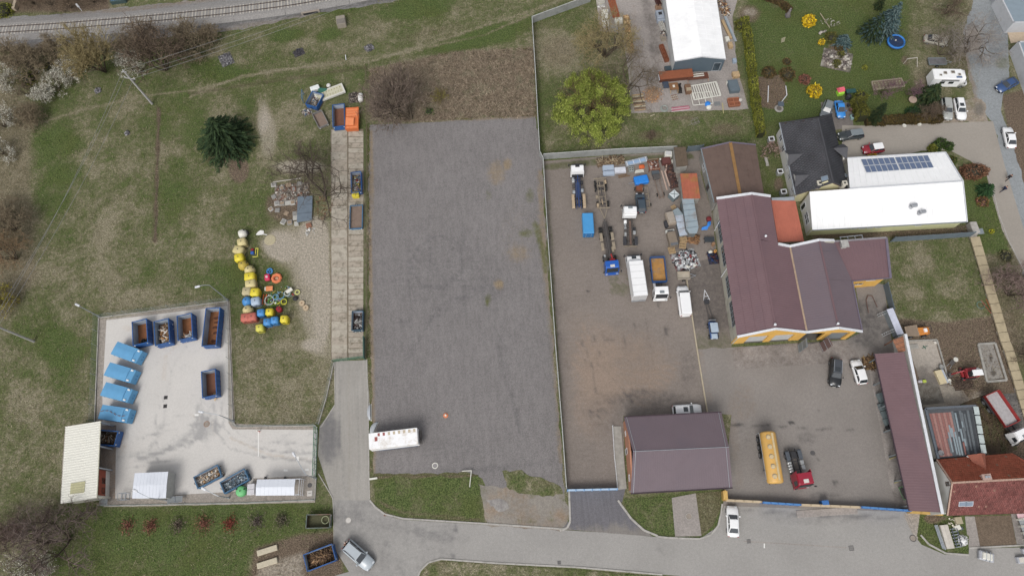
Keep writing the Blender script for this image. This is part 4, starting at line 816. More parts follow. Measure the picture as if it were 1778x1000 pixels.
for k in rn(9):
 u0,u1=k/9+.006,(k+1)/9-.006;m=mbr(B3);m.slab([ps[0].lerp(ps[1],u0),ps[0].lerp(ps[1],u1),ps[3].lerp(ps[2],u1),ps[3].lerp(ps[2],u0)],.04+.01*(k%2));m.bd('plank',M('plank_orange' if k%3 else 'plank_brown',S(158,106,78)if k%3 else S(132,92,70),var=.25,scale=4),B3)
for k,x in enumerate((ps[0],ps[1])):m=mbr(B3);m.box(x.x+.2,x.x+.34,x.y-.07-.2*k,x.y+.07-.2*k,0,3.1);m.bd('post',M('plank_brown'),B3)
cen=P(1690,845);B=thg('red_tiled_house','house with old red clay tiled gable roof, orange north slope and brown south slope','house',cen)
Nw,Rw,Sw=P(1626,797.5,3.4),P(1653,838,6.3),P(1644.5,894.5,3.2);Rr=P(1830,828.5,6.3);Ne,Se=P(1758,786.5,3.4),P(1850,888,3.2);Rm=P(1808,829.8,6.3)
pNr=plane(Nw,Rw,Rr);pSr=plane(Rw,Rr,Sw)
tiled(B,[Ne,Nw,Rw,Rm],S(176,102,80),.13,.32,.36,hue=.05,moss=(S(160,128,108)[:3],.02));Se=PL(1850,888,pSr);tiled(B,[Sw,Se,Rr,Rw],S(124,80,76),.13,.34,.37,hue=.05,dark=(.8,.15),moss=(S(148,112,100)[:3],.01))
m=mbr(B);m.slab([Ne,Rm,Rr,P(1850,868,3.4)],.1);m.bd('hip_slope',M('hip_tile',S(170,88,66),var=.2,scale=5),B)
trl(B,[Rw,Rr],.26,.12,M('pale_ridge_tile',S(178,150,134),var=.25,scale=5),'ridge_tiles');trl(B,[Nw,Rw,Sw],.2,.1,M('pale_ridge_tile'),'verge_tiles')
c1,c2,c3,c4=g2(Nw)+V3((.12,-.25,0)),g2(Sw)+V3((.12,.3,0)),g2(Se)+V3((-.3,.3,0)),g2(Ne)+V3((0,-.25,0))
wall(B,c1,c2,cen,[(0,3.3),(uof(c1,c2,Rw),6.1),(1,3.1)],mat=ww);wall(B,c2,c3,cen,[(0,3.1),(1,3.1)],mat=ww);wall(B,c1,c4,cen,[(0,3.3),(1,3.3)],mat=ww)
fit(B,c1,c2,cen,uof(c1,c2,Rw)*(c2-c1).length-.3,uof(c1,c2,Rw)*(c2-c1).length+.3,4.3,5.2,'window',M('brown_frame',S(90,66,54)),glass,1)
dm_=PL(1700,800,pNr);m=mbr(B);ridge_z=dm_.z+1.0;x=g2(P(1697,788,4.2));y=g2(PL(1712,816,pNr))
zz=lambda v_:pNr[0].z-((v_.x-pNr[0].x)*pNr[1].x+(v_.y-pNr[0].y)*pNr[1].y)/pNr[1].z
rA=x+UP*5.1;rB=y+UP*(zz(y)+.1);
for s_ in(-1,1):
 q=x+V3((1.35*s_,0,0));m.slab([rA,q+UP*3.9,V3((y.x+.9*s_,y.y+1.2,zz(V3((y.x+.9*s_,y.y+1.2,0)))+.06)),rB],.1)
m.bd('dormer_roof',M('dormer_tile',S(150,90,72),var=.25,scale=6),B);m=mbr(B);m.loft([[(x+V3((1.2*s_,-.1,z)))for s_,z in((-1,3.4),(1,3.4))]+[(x+UP*4.9+V3((0,-.1,0)))],[(x+V3((1.2*s_,-.3,z)))for s_,z in((-1,3.4),(1,3.4))]+[(x+UP*4.9+V3((0,-.3,0)))]]);m.bd('dormer_wall',ww,B)
x=P(1711,828,6.2);m=mbr(B);m.cbox(x.x-.55,x.x+.55,x.y-.35,x.y+.35,5.2,6.5,.04);m.box(x.x-.65,x.x+.65,x.y-.42,x.y+.42,6.5,6.58);m.bd('chimney',M('chimney_pink',S(176,150,140),var=.2),B);m=mbr(B);m.box(x.x-.3,x.x+.05,x.y-.15,x.y+.15,6.58,6.7);m.box(x.x+.15,x.x+.45,x.y-.15,x.y+.15,6.58,6.66);m.bd('chimney_cap',galv,B)
for px_ in(1671.5,1682):on_roof(B,pSr,px_,874,.8,1.2,'skylight',M('alu_frame'),.1)
trl(B,[Sw,Se],.16,.12,M('brown_frame'),'gutter',-.02)
cen=P(1655,750);B=thg('flat_roofed_extension','flat roofed extension of the red tiled house with peeling red and black felt strips','extension',cen)
a,b,c,d=P(1606,709.5,3.0),P(1693,704.5,3.0),P(1708,789,3.0),P(1628,796,3.0);m=mbr(B);m.slab([a,b,c,d],.15);m.bd('roof_deck',M('roof_felt_dark',S(84,86,90),var=.2,scale=3),B)
random.seed(12);felt=[M('felt_red',S(142,98,92),var=.18,scale=3),M('felt_redpale',S(158,120,112),var=.18,scale=3),M('felt_black',S(66,70,74),var=.2,scale=3),M('felt_silver',S(140,152,158),var=.15,scale=4),M('felt_grey',S(102,108,112),var=.2,scale=3)]
g=lambda u,v_:a.lerp(b,u).lerp(d.lerp(c,u),v_)
def felt_strip(u0,u1,v0,v1,mt,z):
 m=mbr(B);m.slab([x+UP*z for x in(g(u0,v0),g(u1,v0),g(u1,v1),g(u0,v1))],.02);m.bd('felt_strip',mt,B)
for k in rn(8):felt_strip(.06+k*.055,.06+k*.055+.05,.10,.97 if k<5 else .5+.3*((k*7)%3)/3,felt[k%2],.024+.004*(k%2))
for k in rn(8):felt_strip(.50+k*.052,.50+k*.052+.047,.08,.97,felt[2 if k%3 else 4],.02+.004*(k%2))
for u,v0,v1,mt in((.34,.5,.9,3),(.42,.42,.95,3),(.47,.5,.97,3),(.30,.62,.92,4),(.385,.36,.6,3),(.56,.12,.5,3),(.60,.45,.7,3),(.53,.6,.98,3),(.64,.65,.8,3),(.69,.12,.5,4),(.74,.15,.9,4),(.60,.72,.97,0),(.66,.3,.42,3)):felt_strip(u,u+.034,v0,v1,felt[mt],.052)
for x,y in((a,b),(b,c),(d,a)):m=mbr(B);n_=UP*.14;m.bar(x+n_,y+n_,.32,.26 if x is not b else .22);m.bd('parapet',M('parapet_slate',S(96,102,110),var=.15,scale=2),B)
for k in rn(5):x,y=b.lerp(c,.02+k*.195)+V3((-.1,0,.3)),b.lerp(c,.19+k*.195)+V3((-.1,0,.3));m=mbr(B);m.bar(x,y,.75,.08);m.bd('coping_slab',M('coping_pale',S(186,196,194),var=.15,scale=2),B)
s4=[g2(x)for x in(a,b,c,d)]
for i in rn(4):wall(B,s4[i].lerp(cen,.02),s4[(i+1)%4].lerp(cen,.02),cen,[(0,2.9),(1,2.9)],mat=ww)
t=thg('satellite_dish','small satellite dish on the flat roof corner above the red tiles','satellite dish',P(1630,787,3.05));m=MB();m.lathe([(.02,0),(.25,.04),(.42,.14),(.43,.16),(.25,.07)],(0,0,.5));m.bd('dish',M('dish_grey',S(120,120,122)),t);m=MB();m.cyl((0,0,0),(0,0,.5),.04);m.bar((0,0,.5),(.3,-.3,.75),.03,.03);m.bd('mast',iron,t)
cen=P(1205,50);B=thg('white_roofed_warehouse','long warehouse with a white gable roof and dark slate blue end wall','warehouse',cen)
a,d0=P(1171.5,107.5,3.4),P(1156,0,3.4);b,e0=P(1260.5,103.5,3.4),P(1244.5,0,3.4);r_=P(1219,99.3,4.5);dr=(d0-a).normalized()
a2,b2,r2=a+dr*22,b+(e0-b).normalized()*22,r_+(dr+(e0-b).normalized()).normalized()*22
rrf(B,a2,a,r_,r2,white_sheet,sp=1.1,rw=.02,rh=.02,lap=2);rrf(B,b,b2,r2,r_,white_sheet,sp=1.1,rw=.02,rh=.02,lap=2)
trl(B,[a,r_,b],.1,.14,M('pale_ridge'));i1,i2,i3,i4=g2(a)+V3((.1,.1,0)),g2(b)+V3((-.1,.1,0)),g2(b2)+V3((-.1,0,0)),g2(a2)+V3((.1,0,0))
wall(B,i1,i2,cen,[(0,3.3),(.53,4.4),(1,3.3)],mat=M('slate_blue_sheet',S(88,102,112),var=.06,ro=.5));wall(B,i1,i4,cen,[(0,3.3),(1,3.3)],mat=M('white_wall_sheet',S(206,208,208),var=.05));wall(B,i2,i3,cen,[(0,3.3),(1,3.3)],mat=M('white_wall_sheet'));wall(B,i3,i4,cen,[(0,3.3),(.5,4.4),(1,3.3)],mat=M('white_wall_sheet'))
fit(B,i1,i2,cen,7.6,9.0,.05,2.4,'door',galv,M('slate_blue_sheet'),1,pane='door_panel')
def boxy(name,label,cat,outer,z,wmat,rmat,par=.25,**kw):
 ps=[P(x,y,z)for x,y in outer];c_=sum((g2(p)for p in ps),Vector())/len(ps);R_=thg(name,label,cat,c_);m=mbr(R_);m.slab([p.lerp(c_+UP*z,.03)-UP*.12 for p in ps],.12);m.bd('roof',rmat,R_)
 n=len(ps)
 for i in rn(n):wall(R_,g2(ps[i]),g2(ps[(i+1)%n]),c_,[(0,z),(1,z)],mat=wmat,th=par)
 return R_
pg=M('pale_grey_render',S(196,198,202),var=.05,stain=S(170,172,176),sa=.5);rg_=M('grey_felt',S(134,148,158),var=.08,scale=1.2)
boxy('flat_roofed_garage','pale grey flat roofed garage at the very top right corner','garage',[(1736,-8),(1760,40),(1800,39),(1800,-30),(1738,-30)],2.8,pg,rg_)
boxy('flat_roofed_garage','pale grey flat roofed garage just below the other one at the right edge','garage',[(1768,72),(1802,165),(1840,160),(1840,68)],2.8,pg,rg_)
t=thg('paved_terrace','beige paved slab between the two pale grey garages','terrace',P(1765,60));m=mbr(t);ps=[P(*x)for x in((1747,52),(1790,48),(1795,70),(1755,76))];m.prism([(p.x,p.y)for p in ps],0,.12);m.bd('slab',M('beige_paving',S(190,172,150),var=.12,scale=3),t)
cen=P(140,805);B=thg('depot_shelter','open depot shelter with a white ribbed lean to roof and a translucent sheet','shelter',cen)
a,b,c,d=P(174.5,731,4.0),P(168,864,4.0),P(105.5,874,3.6),P(114,741,3.6)
rc=M('cream_white_sheet',S(226,224,214),var=.03,ro=.5);rrf(B,c,d,a,b,rc,sp=.38,rw=.07,rh=.06)
rrf(B,P(121.5,857.5,3.78),P(123,839,3.78),P(148,835,3.93),P(146,854.5,3.93),M('translucent_sheet',S(188,184,148),ro=.4,var=.1),sp=.38,rw=.07,rh=.07,t=.05,name='translucent_sheet')
trl(B,[a,b],.1,.16,M('cream_trim',S(214,210,190)),'fascia',-.05);f1,f2,f3,f4=g2(a)+V3((-.2,-.1,0)),g2(b)+V3((-.2,.2,0)),g2(c)+V3((.15,.2,0)),g2(d)+V3((.15,-.1,0))
wall(B,f4,f3,cen,[(0,3.45),(1,3.45)],mat=M('depot_wall',S(198,194,184)));wall(B,f3,f2,cen,[(0,3.45),(1,3.85)],mat=M('depot_wall'));
for k in(0,.33,.62):x=f1.lerp(f2,k);m=mbr(B);m.box(x.x-.1,x.x+.1,x.y-.1,x.y+.1,0,3.8);m.bd('post',galv,B)
o1,o2,o3,o4=P(191,818),P(190,864),P(165,866),P(166,820);oc=(o1+o3)/2
B2=thg('site_office','red brown and white cabin tucked under the east edge of the depot shelter','cabin',oc)
for x,y in((o2,o3),(o3,o4),(o4,o1)):wall(B2,x,y,oc,[(0,2.7),(1,2.7)],mat=M('cabin_white',S(206,202,196)),th=.1)
wall(B2,o1,o2,oc,[(0,1.1),(1,1.1)],mat=M('cabin_white'),th=.1,name='lower_wall');L_=(o2-o1).length
wall(B2,o1,o2,oc,[(0,2.7),(1,2.7)],z0=1.1,mat=M('cabin_red',S(150,78,60),var=.1),th=.12,name='upper_wall');m=mbr(B2);m.slab([x+UP*2.85 for x in(o1,o2,o3,o4)],.15);m.bd('roof',M('cabin_red'),B2)
for u in(1.2,2.7):fit(B2,o1,o2,oc,u,u+.9,1.2,2.1,'window',M('brown_frame'),glass,1)
cen=P(265,843);B=thg('white_shelter','larger plain white roofed shelter left of the two diagonal skips','shelter',cen)
a,b,c,d=P(234,821,2.7),P(292,818.5,2.7),P(288,864.5,2.7),P(229.5,865,2.7);m0=a.lerp(d,.5)+UP*.12,b.lerp(c,.5)+UP*.12
ws=M('bluish_white_sheet',S(222,226,234),var=.02,ro=.45);rrf(B,b,a,m0[0],m0[1],ws,sp=.5,rw=.02,rh=.02);rrf(B,d,c,m0[1],m0[0],ws,sp=.5,rw=.02,rh=.02)
s4=[g2(x).lerp(cen,.03)for x in(a,b,c,d)]
for i in rn(4):wall(B,s4[i],s4[(i+1)%4],cen,[(0,2.65),(1,2.65)],mat=M('shelter_side',S(176,176,172)),th=.08)
B=thg('white_shelter','smaller white roofed shelter on tubular legs beside the green depot gate','shelter',P(478,845))
a,b,c,d=P(446.5,832,2.6),P(513,831,2.6),P(511,859.5,2.6),P(444,860,2.6);m0=a.lerp(d,.5)+UP*.25,b.lerp(c,.5)+UP*.25
rrf(B,b,a,m0[0],m0[1],ws,sp=.6,rw=.02,rh=.02);rrf(B,d,c,m0[1],m0[0],ws,sp=.6,rw=.02,rh=.02)
for x in(a,b,c,d):g=g2(x);m=mbr(B);m.cyl(g.lerp(P(478,845),.03)+V3((0,.2,0)),g.lerp(P(478,845),.03)+UP*2.55,.06);m.bd('leg',tw_,B)
m=mbr(B);
for x,y in((b,c),):
 for z in(.3,1.2,2.2):m.bar(g2(x)+V3((.5,0,z)),g2(y)+V3((.5,0,z)),.05,.05)
m.tube([g2(b)+V3((0,.0,2.5)),g2(b)+V3((.7,0,2.2)),g2(b)+V3((.7,0,.1))],.05);m.tube([g2(c)+V3((0,.1,2.5)),g2(c)+V3((.6,.1,2.2)),g2(c)+V3((.6,.1,.1))],.05)
m.bd('end_frame',tw_,B);m=mbr(B)
for k in rn(2):x=P(462+k*34,830.5);m.cyl(x+V3((-.1,0,.3)),x+V3((.1,0,.3)),.3,n=12)
m.bd('wheel_pair',iron,B)
t=thg('white_tank_box','pale grey plastic chest between the green igloo bin and the smaller white shelter','chest',P(440,850));m=MB();m.cbox(-.55,.55,-.8,.8,0,1.0,.08);m.bd('body',M('chest_grey',S(204,202,206)),t);m=MB();m.cbox(-.58,.58,-.83,-.02,1.0,1.08,.04);m.cbox(-.58,.58,.02,.83,1.0,1.08,.04);m.bd('lid',M('chest_grey'),t)
def shed(name,label,cat,px4,z,wmat,rmat,sp=.5,ribs=True):
 ps=[P(x,y,z)for x,y in px4];c_=sum((g2(p)for p in ps),Vector())/4;R_=thg(name,label,cat,c_);rrf(R_,ps[3],ps[2],ps[1],ps[0],rmat,sp=sp,rw=.03,rh=.025)
 for i in rn(4):wall(R_,g2(ps[i]).lerp(c_,.05),g2(ps[(i+1)%4]).lerp(c_,.05),c_,[(0,z-.1),(1,z-.1)],mat=wmat,th=.08)
 return R_
shed('brown_shed','small shed with a dark brown mossy roof at the end of the concrete fence','shed',[(1170,256),(1190.5,255),(1195,287.5),(1174.5,290)],2.6,wc,M('mossy_brown',S(98,84,70),var=.2))
rr_=shed('rusty_shed','shed with a red and ochre rusty roof below the small brown shed','shed',[(1181,301.5),(1210,301),(1216,344.5),(1186,345)],2.4,wc,M('rusty_roof',S(168,96,74),var=.15,scale=1.5,stain=S(150,122,62),sa=.9,ssc=.45))
B=thg('grey_lean_to','long pale blue grey sheet metal store with clipped corners below the rusty shed','store',P(1200,378));z=2.3
tp=[P(x,y,z)for x,y in((1184,345),(1204,343),(1213,395),(1210,405),(1198,406),(1192,398))];m=mbr(B);m.slab(tp,.06);m.bd('roof',M('bluegrey_sheet',S(150,164,172),var=.07,scale=1.5,stain=S(140,120,104),sa=.5),B)
for k in rn(6):u=.02+k*.19;m=mbr(B);m.bar(tp[0].lerp(tp[5],u)+UP*.03,tp[1].lerp(tp[2],u)+UP*.03,.06,.05);m.bd('seam',M('seam_grey',S(118,130,138)),B)
m=mbr(B);c_=P(1198,376);m.prism([(x.lerp(c_,.05).x,x.lerp(c_,.05).y)for x in tp],0,z-.08);m.bd('wall',M('store_wall',S(110,118,120),stain=S(130,90,66),sa=.5),B)
def _def(fn):return lambda*a,**k:(lambda m:getattr(m,fn)(*a,**k))
dC,dB,dR,dL,dO,d_tube,dY,d_slab,d_prism,d_loft=(_def(f)for f in('cbox','box','bar','lathe','ring','tube','cyl','slab','prism','loft'))
def pt(root,name,mat,shape):m=MB();shape(m);return m.bd(name,mat,root)
# ---------------------------------------------------------------- vehicles
tyre_m=M('tyre',(.02,.02,.02,1),ro=.9,var=.15);rim_m=M('rim',S(150,152,156),metal=.5,ro=.4);cglass=M('car_glass',(.025,.03,.035,1),ro=.08,spec=1,var=.05)
lamp_m=M('headlamp',S(216,220,224),ro=.15,spec=.8);red_l=M('taillamp',S(150,40,36),ro=.3);bk=M('black_plastic',(.025,.025,.028,1),ro=.6)
plate_m=M('number_plate',S(230,230,226));cm_=M('chassis_grey',S(84,80,78),ro=.7,var=.2,scale=4);cd_=M('chassis_dark',S(58,58,62),ro=.7,var=.2)
def paint(name,rgb=None,ro=.28):return M('paint_'+name,rgb,ro=ro,var=.03,spec=.6)
_wm={}
def wheel(root,x,y,r=.32,w_=.2,name='wheel',z=None,rim=rim_m):
 k=(round(r,2),round(w_,2),rim.name)
 if k not in _wm:
  m=MB();rg=lambda yy,rr:[(rr*cos(2*pi*i/14),yy,rr*sin(2*pi*i/14))for i in rn(14)]
  m.loft([rg(-w_/2,r*.92),rg(-w_/2+.03,r),rg(w_/2-.03,r),rg(w_/2,r*.92)]);t=m.bd('wheel',tyre_m)
  n=MB();n.loft([rg(-w_/2-.012,r*.6),rg(w_/2+.012,r*.6)]);q=n.bd('rim',rim);_wm[k]=(t.data,q.data);bpy.data.objects.remove(t);bpy.data.objects.remove(q)
 o=bpy.data.objects.new(name,_wm[k][0]);COL.objects.link(o);o.parent=root;o.location=(x,y,r if z is None else z)
 q=bpy.data.objects.new('rim',_wm[k][1]);COL.objects.link(q);q.parent=o;return o
KINDS_={
 'hatch':(4.0,.88,1.46,.93,.78,(-1.90,.88),(-1.45,.18)),'saloon':(4.5,.89,1.44,.92,.74,(-1.72,.92),(-1.0,.20)),
 'estate':(4.65,.90,1.48,.94,.76,(-2.22,.95),(-1.9,.22)),'suv':(4.7,.95,1.72,1.08,.98,(-2.22,1.0),(-1.88,.3)),
 'van':(5.4,1.0,2.05,1.15,1.05,(-2.66,1.75),(-2.6,1.05)),'mini':(3.85,.90,1.5,.95,.86,(-1.85,.75),(-1.5,.15)),'small':(3.7,.82,1.42,.88,.76,(-1.5,.8),(-.95,.15)),'beetle':(3.9,.84,1.5,.82,.72,(-1.4,.85),(-.75,.05))}
def car(label,front,rear,kind,body,roof=None,name='parked_car',cat='car',group=None,sunroof=False,rails=False,scale=1.0,bonnet_open=False,extras=None,z=.02):
 L,hw,H,belt,nose,(cr,cf),(tr_,tf)=KINDS_[kind];A,B_=P(front[0],front[1],.6),P(rear[0],rear[1],.6);c=(A+B_)/2
 t=thg(name,label,cat,(c.x,c.y,z),heading(B_,A),group);t.scale=(scale,)*3;h=L/2
 def ring(x,w_,zt,zb=.24):return[(x,-w_*.9,zb),(x,-w_,zb+.25),(x,-w_,zt-.16),(x,-w_*.9,zt),(x,w_*.9,zt),(x,w_,zt-.16),(x,w_,zb+.25),(x,w_*.9,zb)]
 m=MB();rz_=belt if kind in('hatch','estate','suv','van','mini')else belt-.03
 m.loft([ring(-h,hw*.80,rz_-.22,.36),ring(-h+.12,hw*.93,rz_-.04,.28),ring(-h+.5,hw,rz_),ring(-.4,hw,belt),ring(cf-.1,hw,belt),ring((cf+h)/2,hw*.98,(belt+nose)/2+.03),ring(h-.35,hw*.92,nose),ring(h-.08,hw*.8,nose-.14,.28),ring(h,hw*.66,nose-.28,.34)])
 bd_=m.bd('body',body,t,True)
 for p_ in bd_.data.polygons:p_.use_smooth=True
 wb,wt=hw*.9,hw*.70 if kind!='van' else hw*.84;r_w=wb*.94
 base=[(cf,-wb*.92),(cr,-r_w),(cr,r_w),(cf,wb*.92)];top=[(tf,-wt),(tr_,-wt*.96),(tr_,wt*.96),(tf,wt)]
 m=MB();
 def R8(pts,zz,ins):
  out=[]
  for i in rn(4):
   p_,q_,o_=Vector(pts[i]),Vector(pts[i-1]),Vector(pts[(i+1)%4]);out+=[(*(p_+(q_-p_).normalized()*ins),zz),(*(p_+(o_-p_).normalized()*ins),zz)]
  return out
 m.loft([R8(base,belt-.03,.1),R8(top,H-.05,.1)]);cab=m.bd('cabin',body,t)
 m=MB();tp2=[(tf+.04,-wt-.01),(tr_-.05,-wt*.96-.01),(tr_-.05,wt*.96+.01),(tf+.04,wt+.01)];tp3=[(tf-.12,-wt+.12),(tr_+.12,-wt+.14),(tr_+.12,wt-.14),(tf-.12,wt-.12)]
 m.loft([R8(tp2,H-.06,.1),R8(tp2,H-.03,.1),R8(tp3,H,.08)]);rf=m.bd('roof',roof or body,t)
 def glass_(name,pts,ins=.07,ouk=.018):
  pts=[Vector(p)for p in pts];c_=sum(pts,Vector())/4;n=(pts[1]-pts[0]).cross(pts[2]-pts[0]).normalized()
  if n.dot(c_-V3((0,0,belt-.2)))<0:n=-n
  q=[p+(c_-p).normalized()*ins*1.3 for p in pts];mm=MB();mm.loft([[(p-n*.01)for p in q],[(p+n*ouk)for p in q]]);return mm.bd(name,cglass,t)
 B3=[V3((x,y,belt))for x,y in base];T3=[V3((x,y,H-.06))for x,y in top]
 glass_('windscreen',[B3[0],B3[3],T3[3],T3[0]])
 if kind!='van':glass_('rear_window',[B3[1],B3[2],T3[2],T3[1]])
 for i,j in((0,1),(3,2)):
  if kind=='van':k_=.27;glass_('side_window',[B3[i],B3[i].lerp(B3[j],k_),T3[i].lerp(T3[j],k_*.55),T3[i]])
  else:
   mid=.52;glass_('side_window',[B3[i],B3[i].lerp(B3[j],mid),T3[i].lerp(T3[j],mid),T3[i]],.06);glass_('side_window',[B3[i].lerp(B3[j],mid),B3[j],T3[j],T3[i].lerp(T3[j],mid)],.06)
 for s_ in(-1,1):
  for x in(h-.82,-h+.85):wheel(t,x,s_*(hw-.1),.32 if kind not in('suv','van')else .36)
  pt(t,'headlight',lamp_m,dC(h-.38,h-.1,s_*(hw*.62)-.17,s_*(hw*.62)+.17,nose-.26,nose-.045,.05))
  pt(t,'taillight',red_l,dC(-h+.0,-h+.16,s_*(hw*.74)-.13,s_*(hw*.74)+.13,rz_-.34,rz_-.1,.04))
  pt(t,'mirror',body,dC(cf-.32,cf-.14,s_*(hw+.1)-.11,s_*(hw+.1)+.11,belt,belt+.17,.04))
 pt(t,'grille',bk,dC(h-.1,h+.01,-hw*.5,hw*.5,.34,.52,.03));pt(t,'number_plate',plate_m,dB(h-.01,h+.025,-.26,.26,.38,.49));pt(t,'number_plate',plate_m,dB(-h-.02,-h+.01,-.26,.26,.55,.66))
 for s_ in(0,):pt(t,'bonnet_crease',bk if False else body,dR((cf+.06,0,belt-.005),(h-.4,0,nose+.01),.02,.012))
 if sunroof:pt(t,'sunroof',cglass,dB(tf-.95,tf-.25,-wt*.6,wt*.6,H-.005,H+.012))
 if rails:
  for s_ in(-1,1):pt(t,'roof_rail',bk if rails==2 else galv,dR((tf-.1,s_*(wt-.04),H+.03),(tr_+.15,s_*(wt-.06),H+.03),.05,.05))
 if bonnet_open:pt(t,'open_bonnet',body,d_slab([(cf+.05,-hw*.8,belt+.04),(cf+.05,hw*.8,belt+.04),(cf+.75,hw*.7,belt+1.0),(cf+.75,-hw*.7,belt+1.0)],.04))
 return t
white_c,silver=paint('white',(.74,.74,.74,1)),paint('silver',S(178,186,192));blk=paint('black',(.015,.016,.018,1));
car('silver grey estate car askew at the lane mouth with a person behind it',(645,983),(601,944),'estate',silver,rails=2,scale=1.14)
car('white saloon car parked by the street fence corner in front of the yard',(1271,882),(1273,927),'saloon',white_c)
car('black sport utility car with roof rails standing in front of the workshop doors',(1449,667),(1451,627),'suv',blk,roof=paint('graphite',S(70,74,80)),rails=1,sunroof=True)
car('plain white hatchback parked beside the black car in the tanker yard',(1486,630),(1496,661),'hatch',white_c,scale=1.02)
car('white pick up like car half hidden behind the ridge roofed mauve garage',(1214,711),(1172,713),'estate',white_c,sunroof=True)
car('dark slate blue car parked behind a small brown trailer in the truck yard',(1111,338),(1114,367),'hatch',paint('slate',S(66,78,88)),roof=paint('slate'))
car('white panel van parked next to the tipper by the kerb line',(1184,500),(1190,547),'van',white_c,name='panel_van',cat='van')
car('dull grey old car tucked against the roof of the charcoal house',(1431,203),(1440,178),'hatch',paint('dull_grey',S(120,126,130)))
car('bright blue glossy beetle like car on the dark paving beside the clipped hedge',(1461,202),(1456,178),'beetle',paint('bright_blue',S(60,140,215)),scale=.98)
car('black estate car parked just beside the eave of the charcoal tiled house',(1462,237),(1492,233),'estate',paint('black_green',S(56,62,64)),roof=paint('roof_grey',S(126,134,138)))
car('small red car with a white roof parked above the solar panels',(1500,261),(1531,257),'mini',paint('red',S(150,40,54)),roof=white_c)
car('silver estate car parked left of the white estate below the camper van',(1646,206),(1642,174),'estate',paint('silver_warm',S(168,170,166)))
car('white estate car with a dark roof hatch parked right of the silver estate',(1670,206),(1663,174),'estate',white_c,sunroof=True,rails=1)
car('dark blue saloon car parked at an angle on the grey gravel lane',(1735,155),(1762,141),'saloon',paint('navy',S(56,82,126)))
car('white saloon car driving down the narrow gravel lane at the right',(1749,226),(1755,252),'saloon',white_c)
car('old beige car with its bonnet open standing under the bare tree',(1640,74),(1610,68),'saloon',paint('beige',S(184,180,168)),bonnet_open=True)
# ---- trucks
def truck(name,label,cat,front,rear,L,group=None):
 A,B_=P(front[0],front[1],1),P(rear[0],rear[1],1);c=(A+B_)/2
 t=thg(name,label,cat,(c.x,c.y,.02),heading(B_,A),group);return t,L/2
def cab(t,xf,body,w_=2.4,l_=1.7,h=2.75,hatch=cglass,sleeper=0,low=.55):
 m=MB();W=w_/2
 def ring(z,i,f):a,b_,d,e=xf-l_+i*.5,xf-i-f,-W+i,W-i;cc=.16;return[(a,d,z),(b_-cc,d,z),(b_,d+cc,z),(b_,e-cc,z),(b_-cc,e,z),(a,e,z)]
 m.loft([ring(low,0,.05),ring(1.3,0,0),ring(1.5,0,.03),ring(h-.25,.03,.28),ring(h,.14,.42)]);o=m.bd('cab',body,t)
 m=MB();n_=[(xf-.02,-W+.2,1.5),(xf-.02,W-.2,1.5),(xf-.26,W-.26,h-.3),(xf-.26,-W+.26,h-.3)];m.loft([n_,[(x+.03,y,z+.01)for x,y,z in n_]]);m.bd('windscreen',cglass,t)
 for s_ in(-1,1):
  m=MB();q=[(xf-.3,s_*(W+.005),1.5),(xf-1.05,s_*(W+.005),1.5),(xf-1.05,s_*(W-.01),h-.45),(xf-.45,s_*(W-.01),h-.45)];m.loft([q,[(x,y+s_*.02,z)for x,y,z in q]]);m.bd('side_window',cglass,t)
  m=MB();m.bar((xf-.1,s_*(W+.02),h-.5),(xf+.06,s_*(W+.28),h-.5),.05,.05);m.cbox(xf-.02,xf+.14,s_*(W+.27)-.1,s_*(W+.27)+.1,h-1.15,h-.45,.04);m.bd('mirror',bk,t)
  pt(t,'headlight',lamp_m,dC(xf-.06,xf+.06,s_*(W-.3)-.2,s_*(W-.3)+.2,.62,.86,.04))
 pt(t,'bumper',body,dC(xf-.1,xf+.1,-W,W,.38,.7,.05));pt(t,'roof_hatch',hatch,dB(xf-.9*l_/1.7,xf-.45*l_/1.7,-.38,.38,h-.02,h+.05))
 pt(t,'sun_visor',bk,dR((xf-.22,-W+.2,h-.22),(xf-.22,W-.2,h-.22),.2,.05));return o
def rails_(t,x0,x1,mat,z=.95,w_=.85,cross=4):
 for s_ in(-1,1):pt(t,'chassis_rail',mat,dR((x0,s_*w_/2,z),(x1,s_*w_/2,z),.09,.24))
 for k in rn(cross):x=x0+(x1-x0)*(k+.5)/cross;pt(t,'cross_member',mat,dR((x,-w_/2,z),(x,w_/2,z),.1,.14))
def axle(t,x,dual,w_=2.4,r=.5,rim=rim_m):
 for s_ in(-1,1):
  if dual:wheel(t,x,s_*(w_/2-.16),r,.27,rim=rim);wheel(t,x,s_*(w_/2-.47),r,.27,rim=rim)
  else:wheel(t,x,s_*(w_/2-.18),r,.3,rim=rim)
 pt(t,'axle',cd_,dY((x,-w_/2+.3,r),(x,w_/2-.3,r),.1,n=8))
def guard(t,x0,x1,y,w_,z,mat,name='mudguard'):
 m=MB();s_=1 if y>0 else-1;m.slab([(x0,y-w_/2,z-.25),(x0+.2,y-w_/2,z),(x0+.2,y+w_/2,z),(x0,y+w_/2,z-.25)],.04);m.slab([(x0+.2,y-w_/2,z),(x1-.2,y-w_/2,z),(x1-.2,y+w_/2,z),(x0+.2,y+w_/2,z)],.04);m.slab([(x1-.2,y-w_/2,z),(x1,y-w_/2,z-.25),(x1,y+w_/2,z-.25),(x1-.2,y+w_/2,z)],.04);m.bd(name,mat,t)
tan_g=M('tan_plastic',S(178,158,132),var=.12,scale=3);silver_t=M('tank_alu',S(190,192,192),metal=.4,ro=.35,var=.1,scale=4);blue_f=M('frame_blue',S(44,62,104),ro=.5,var=.15)
dusty=M('dusty_steel',S(150,138,120),var=.2,scale=3)
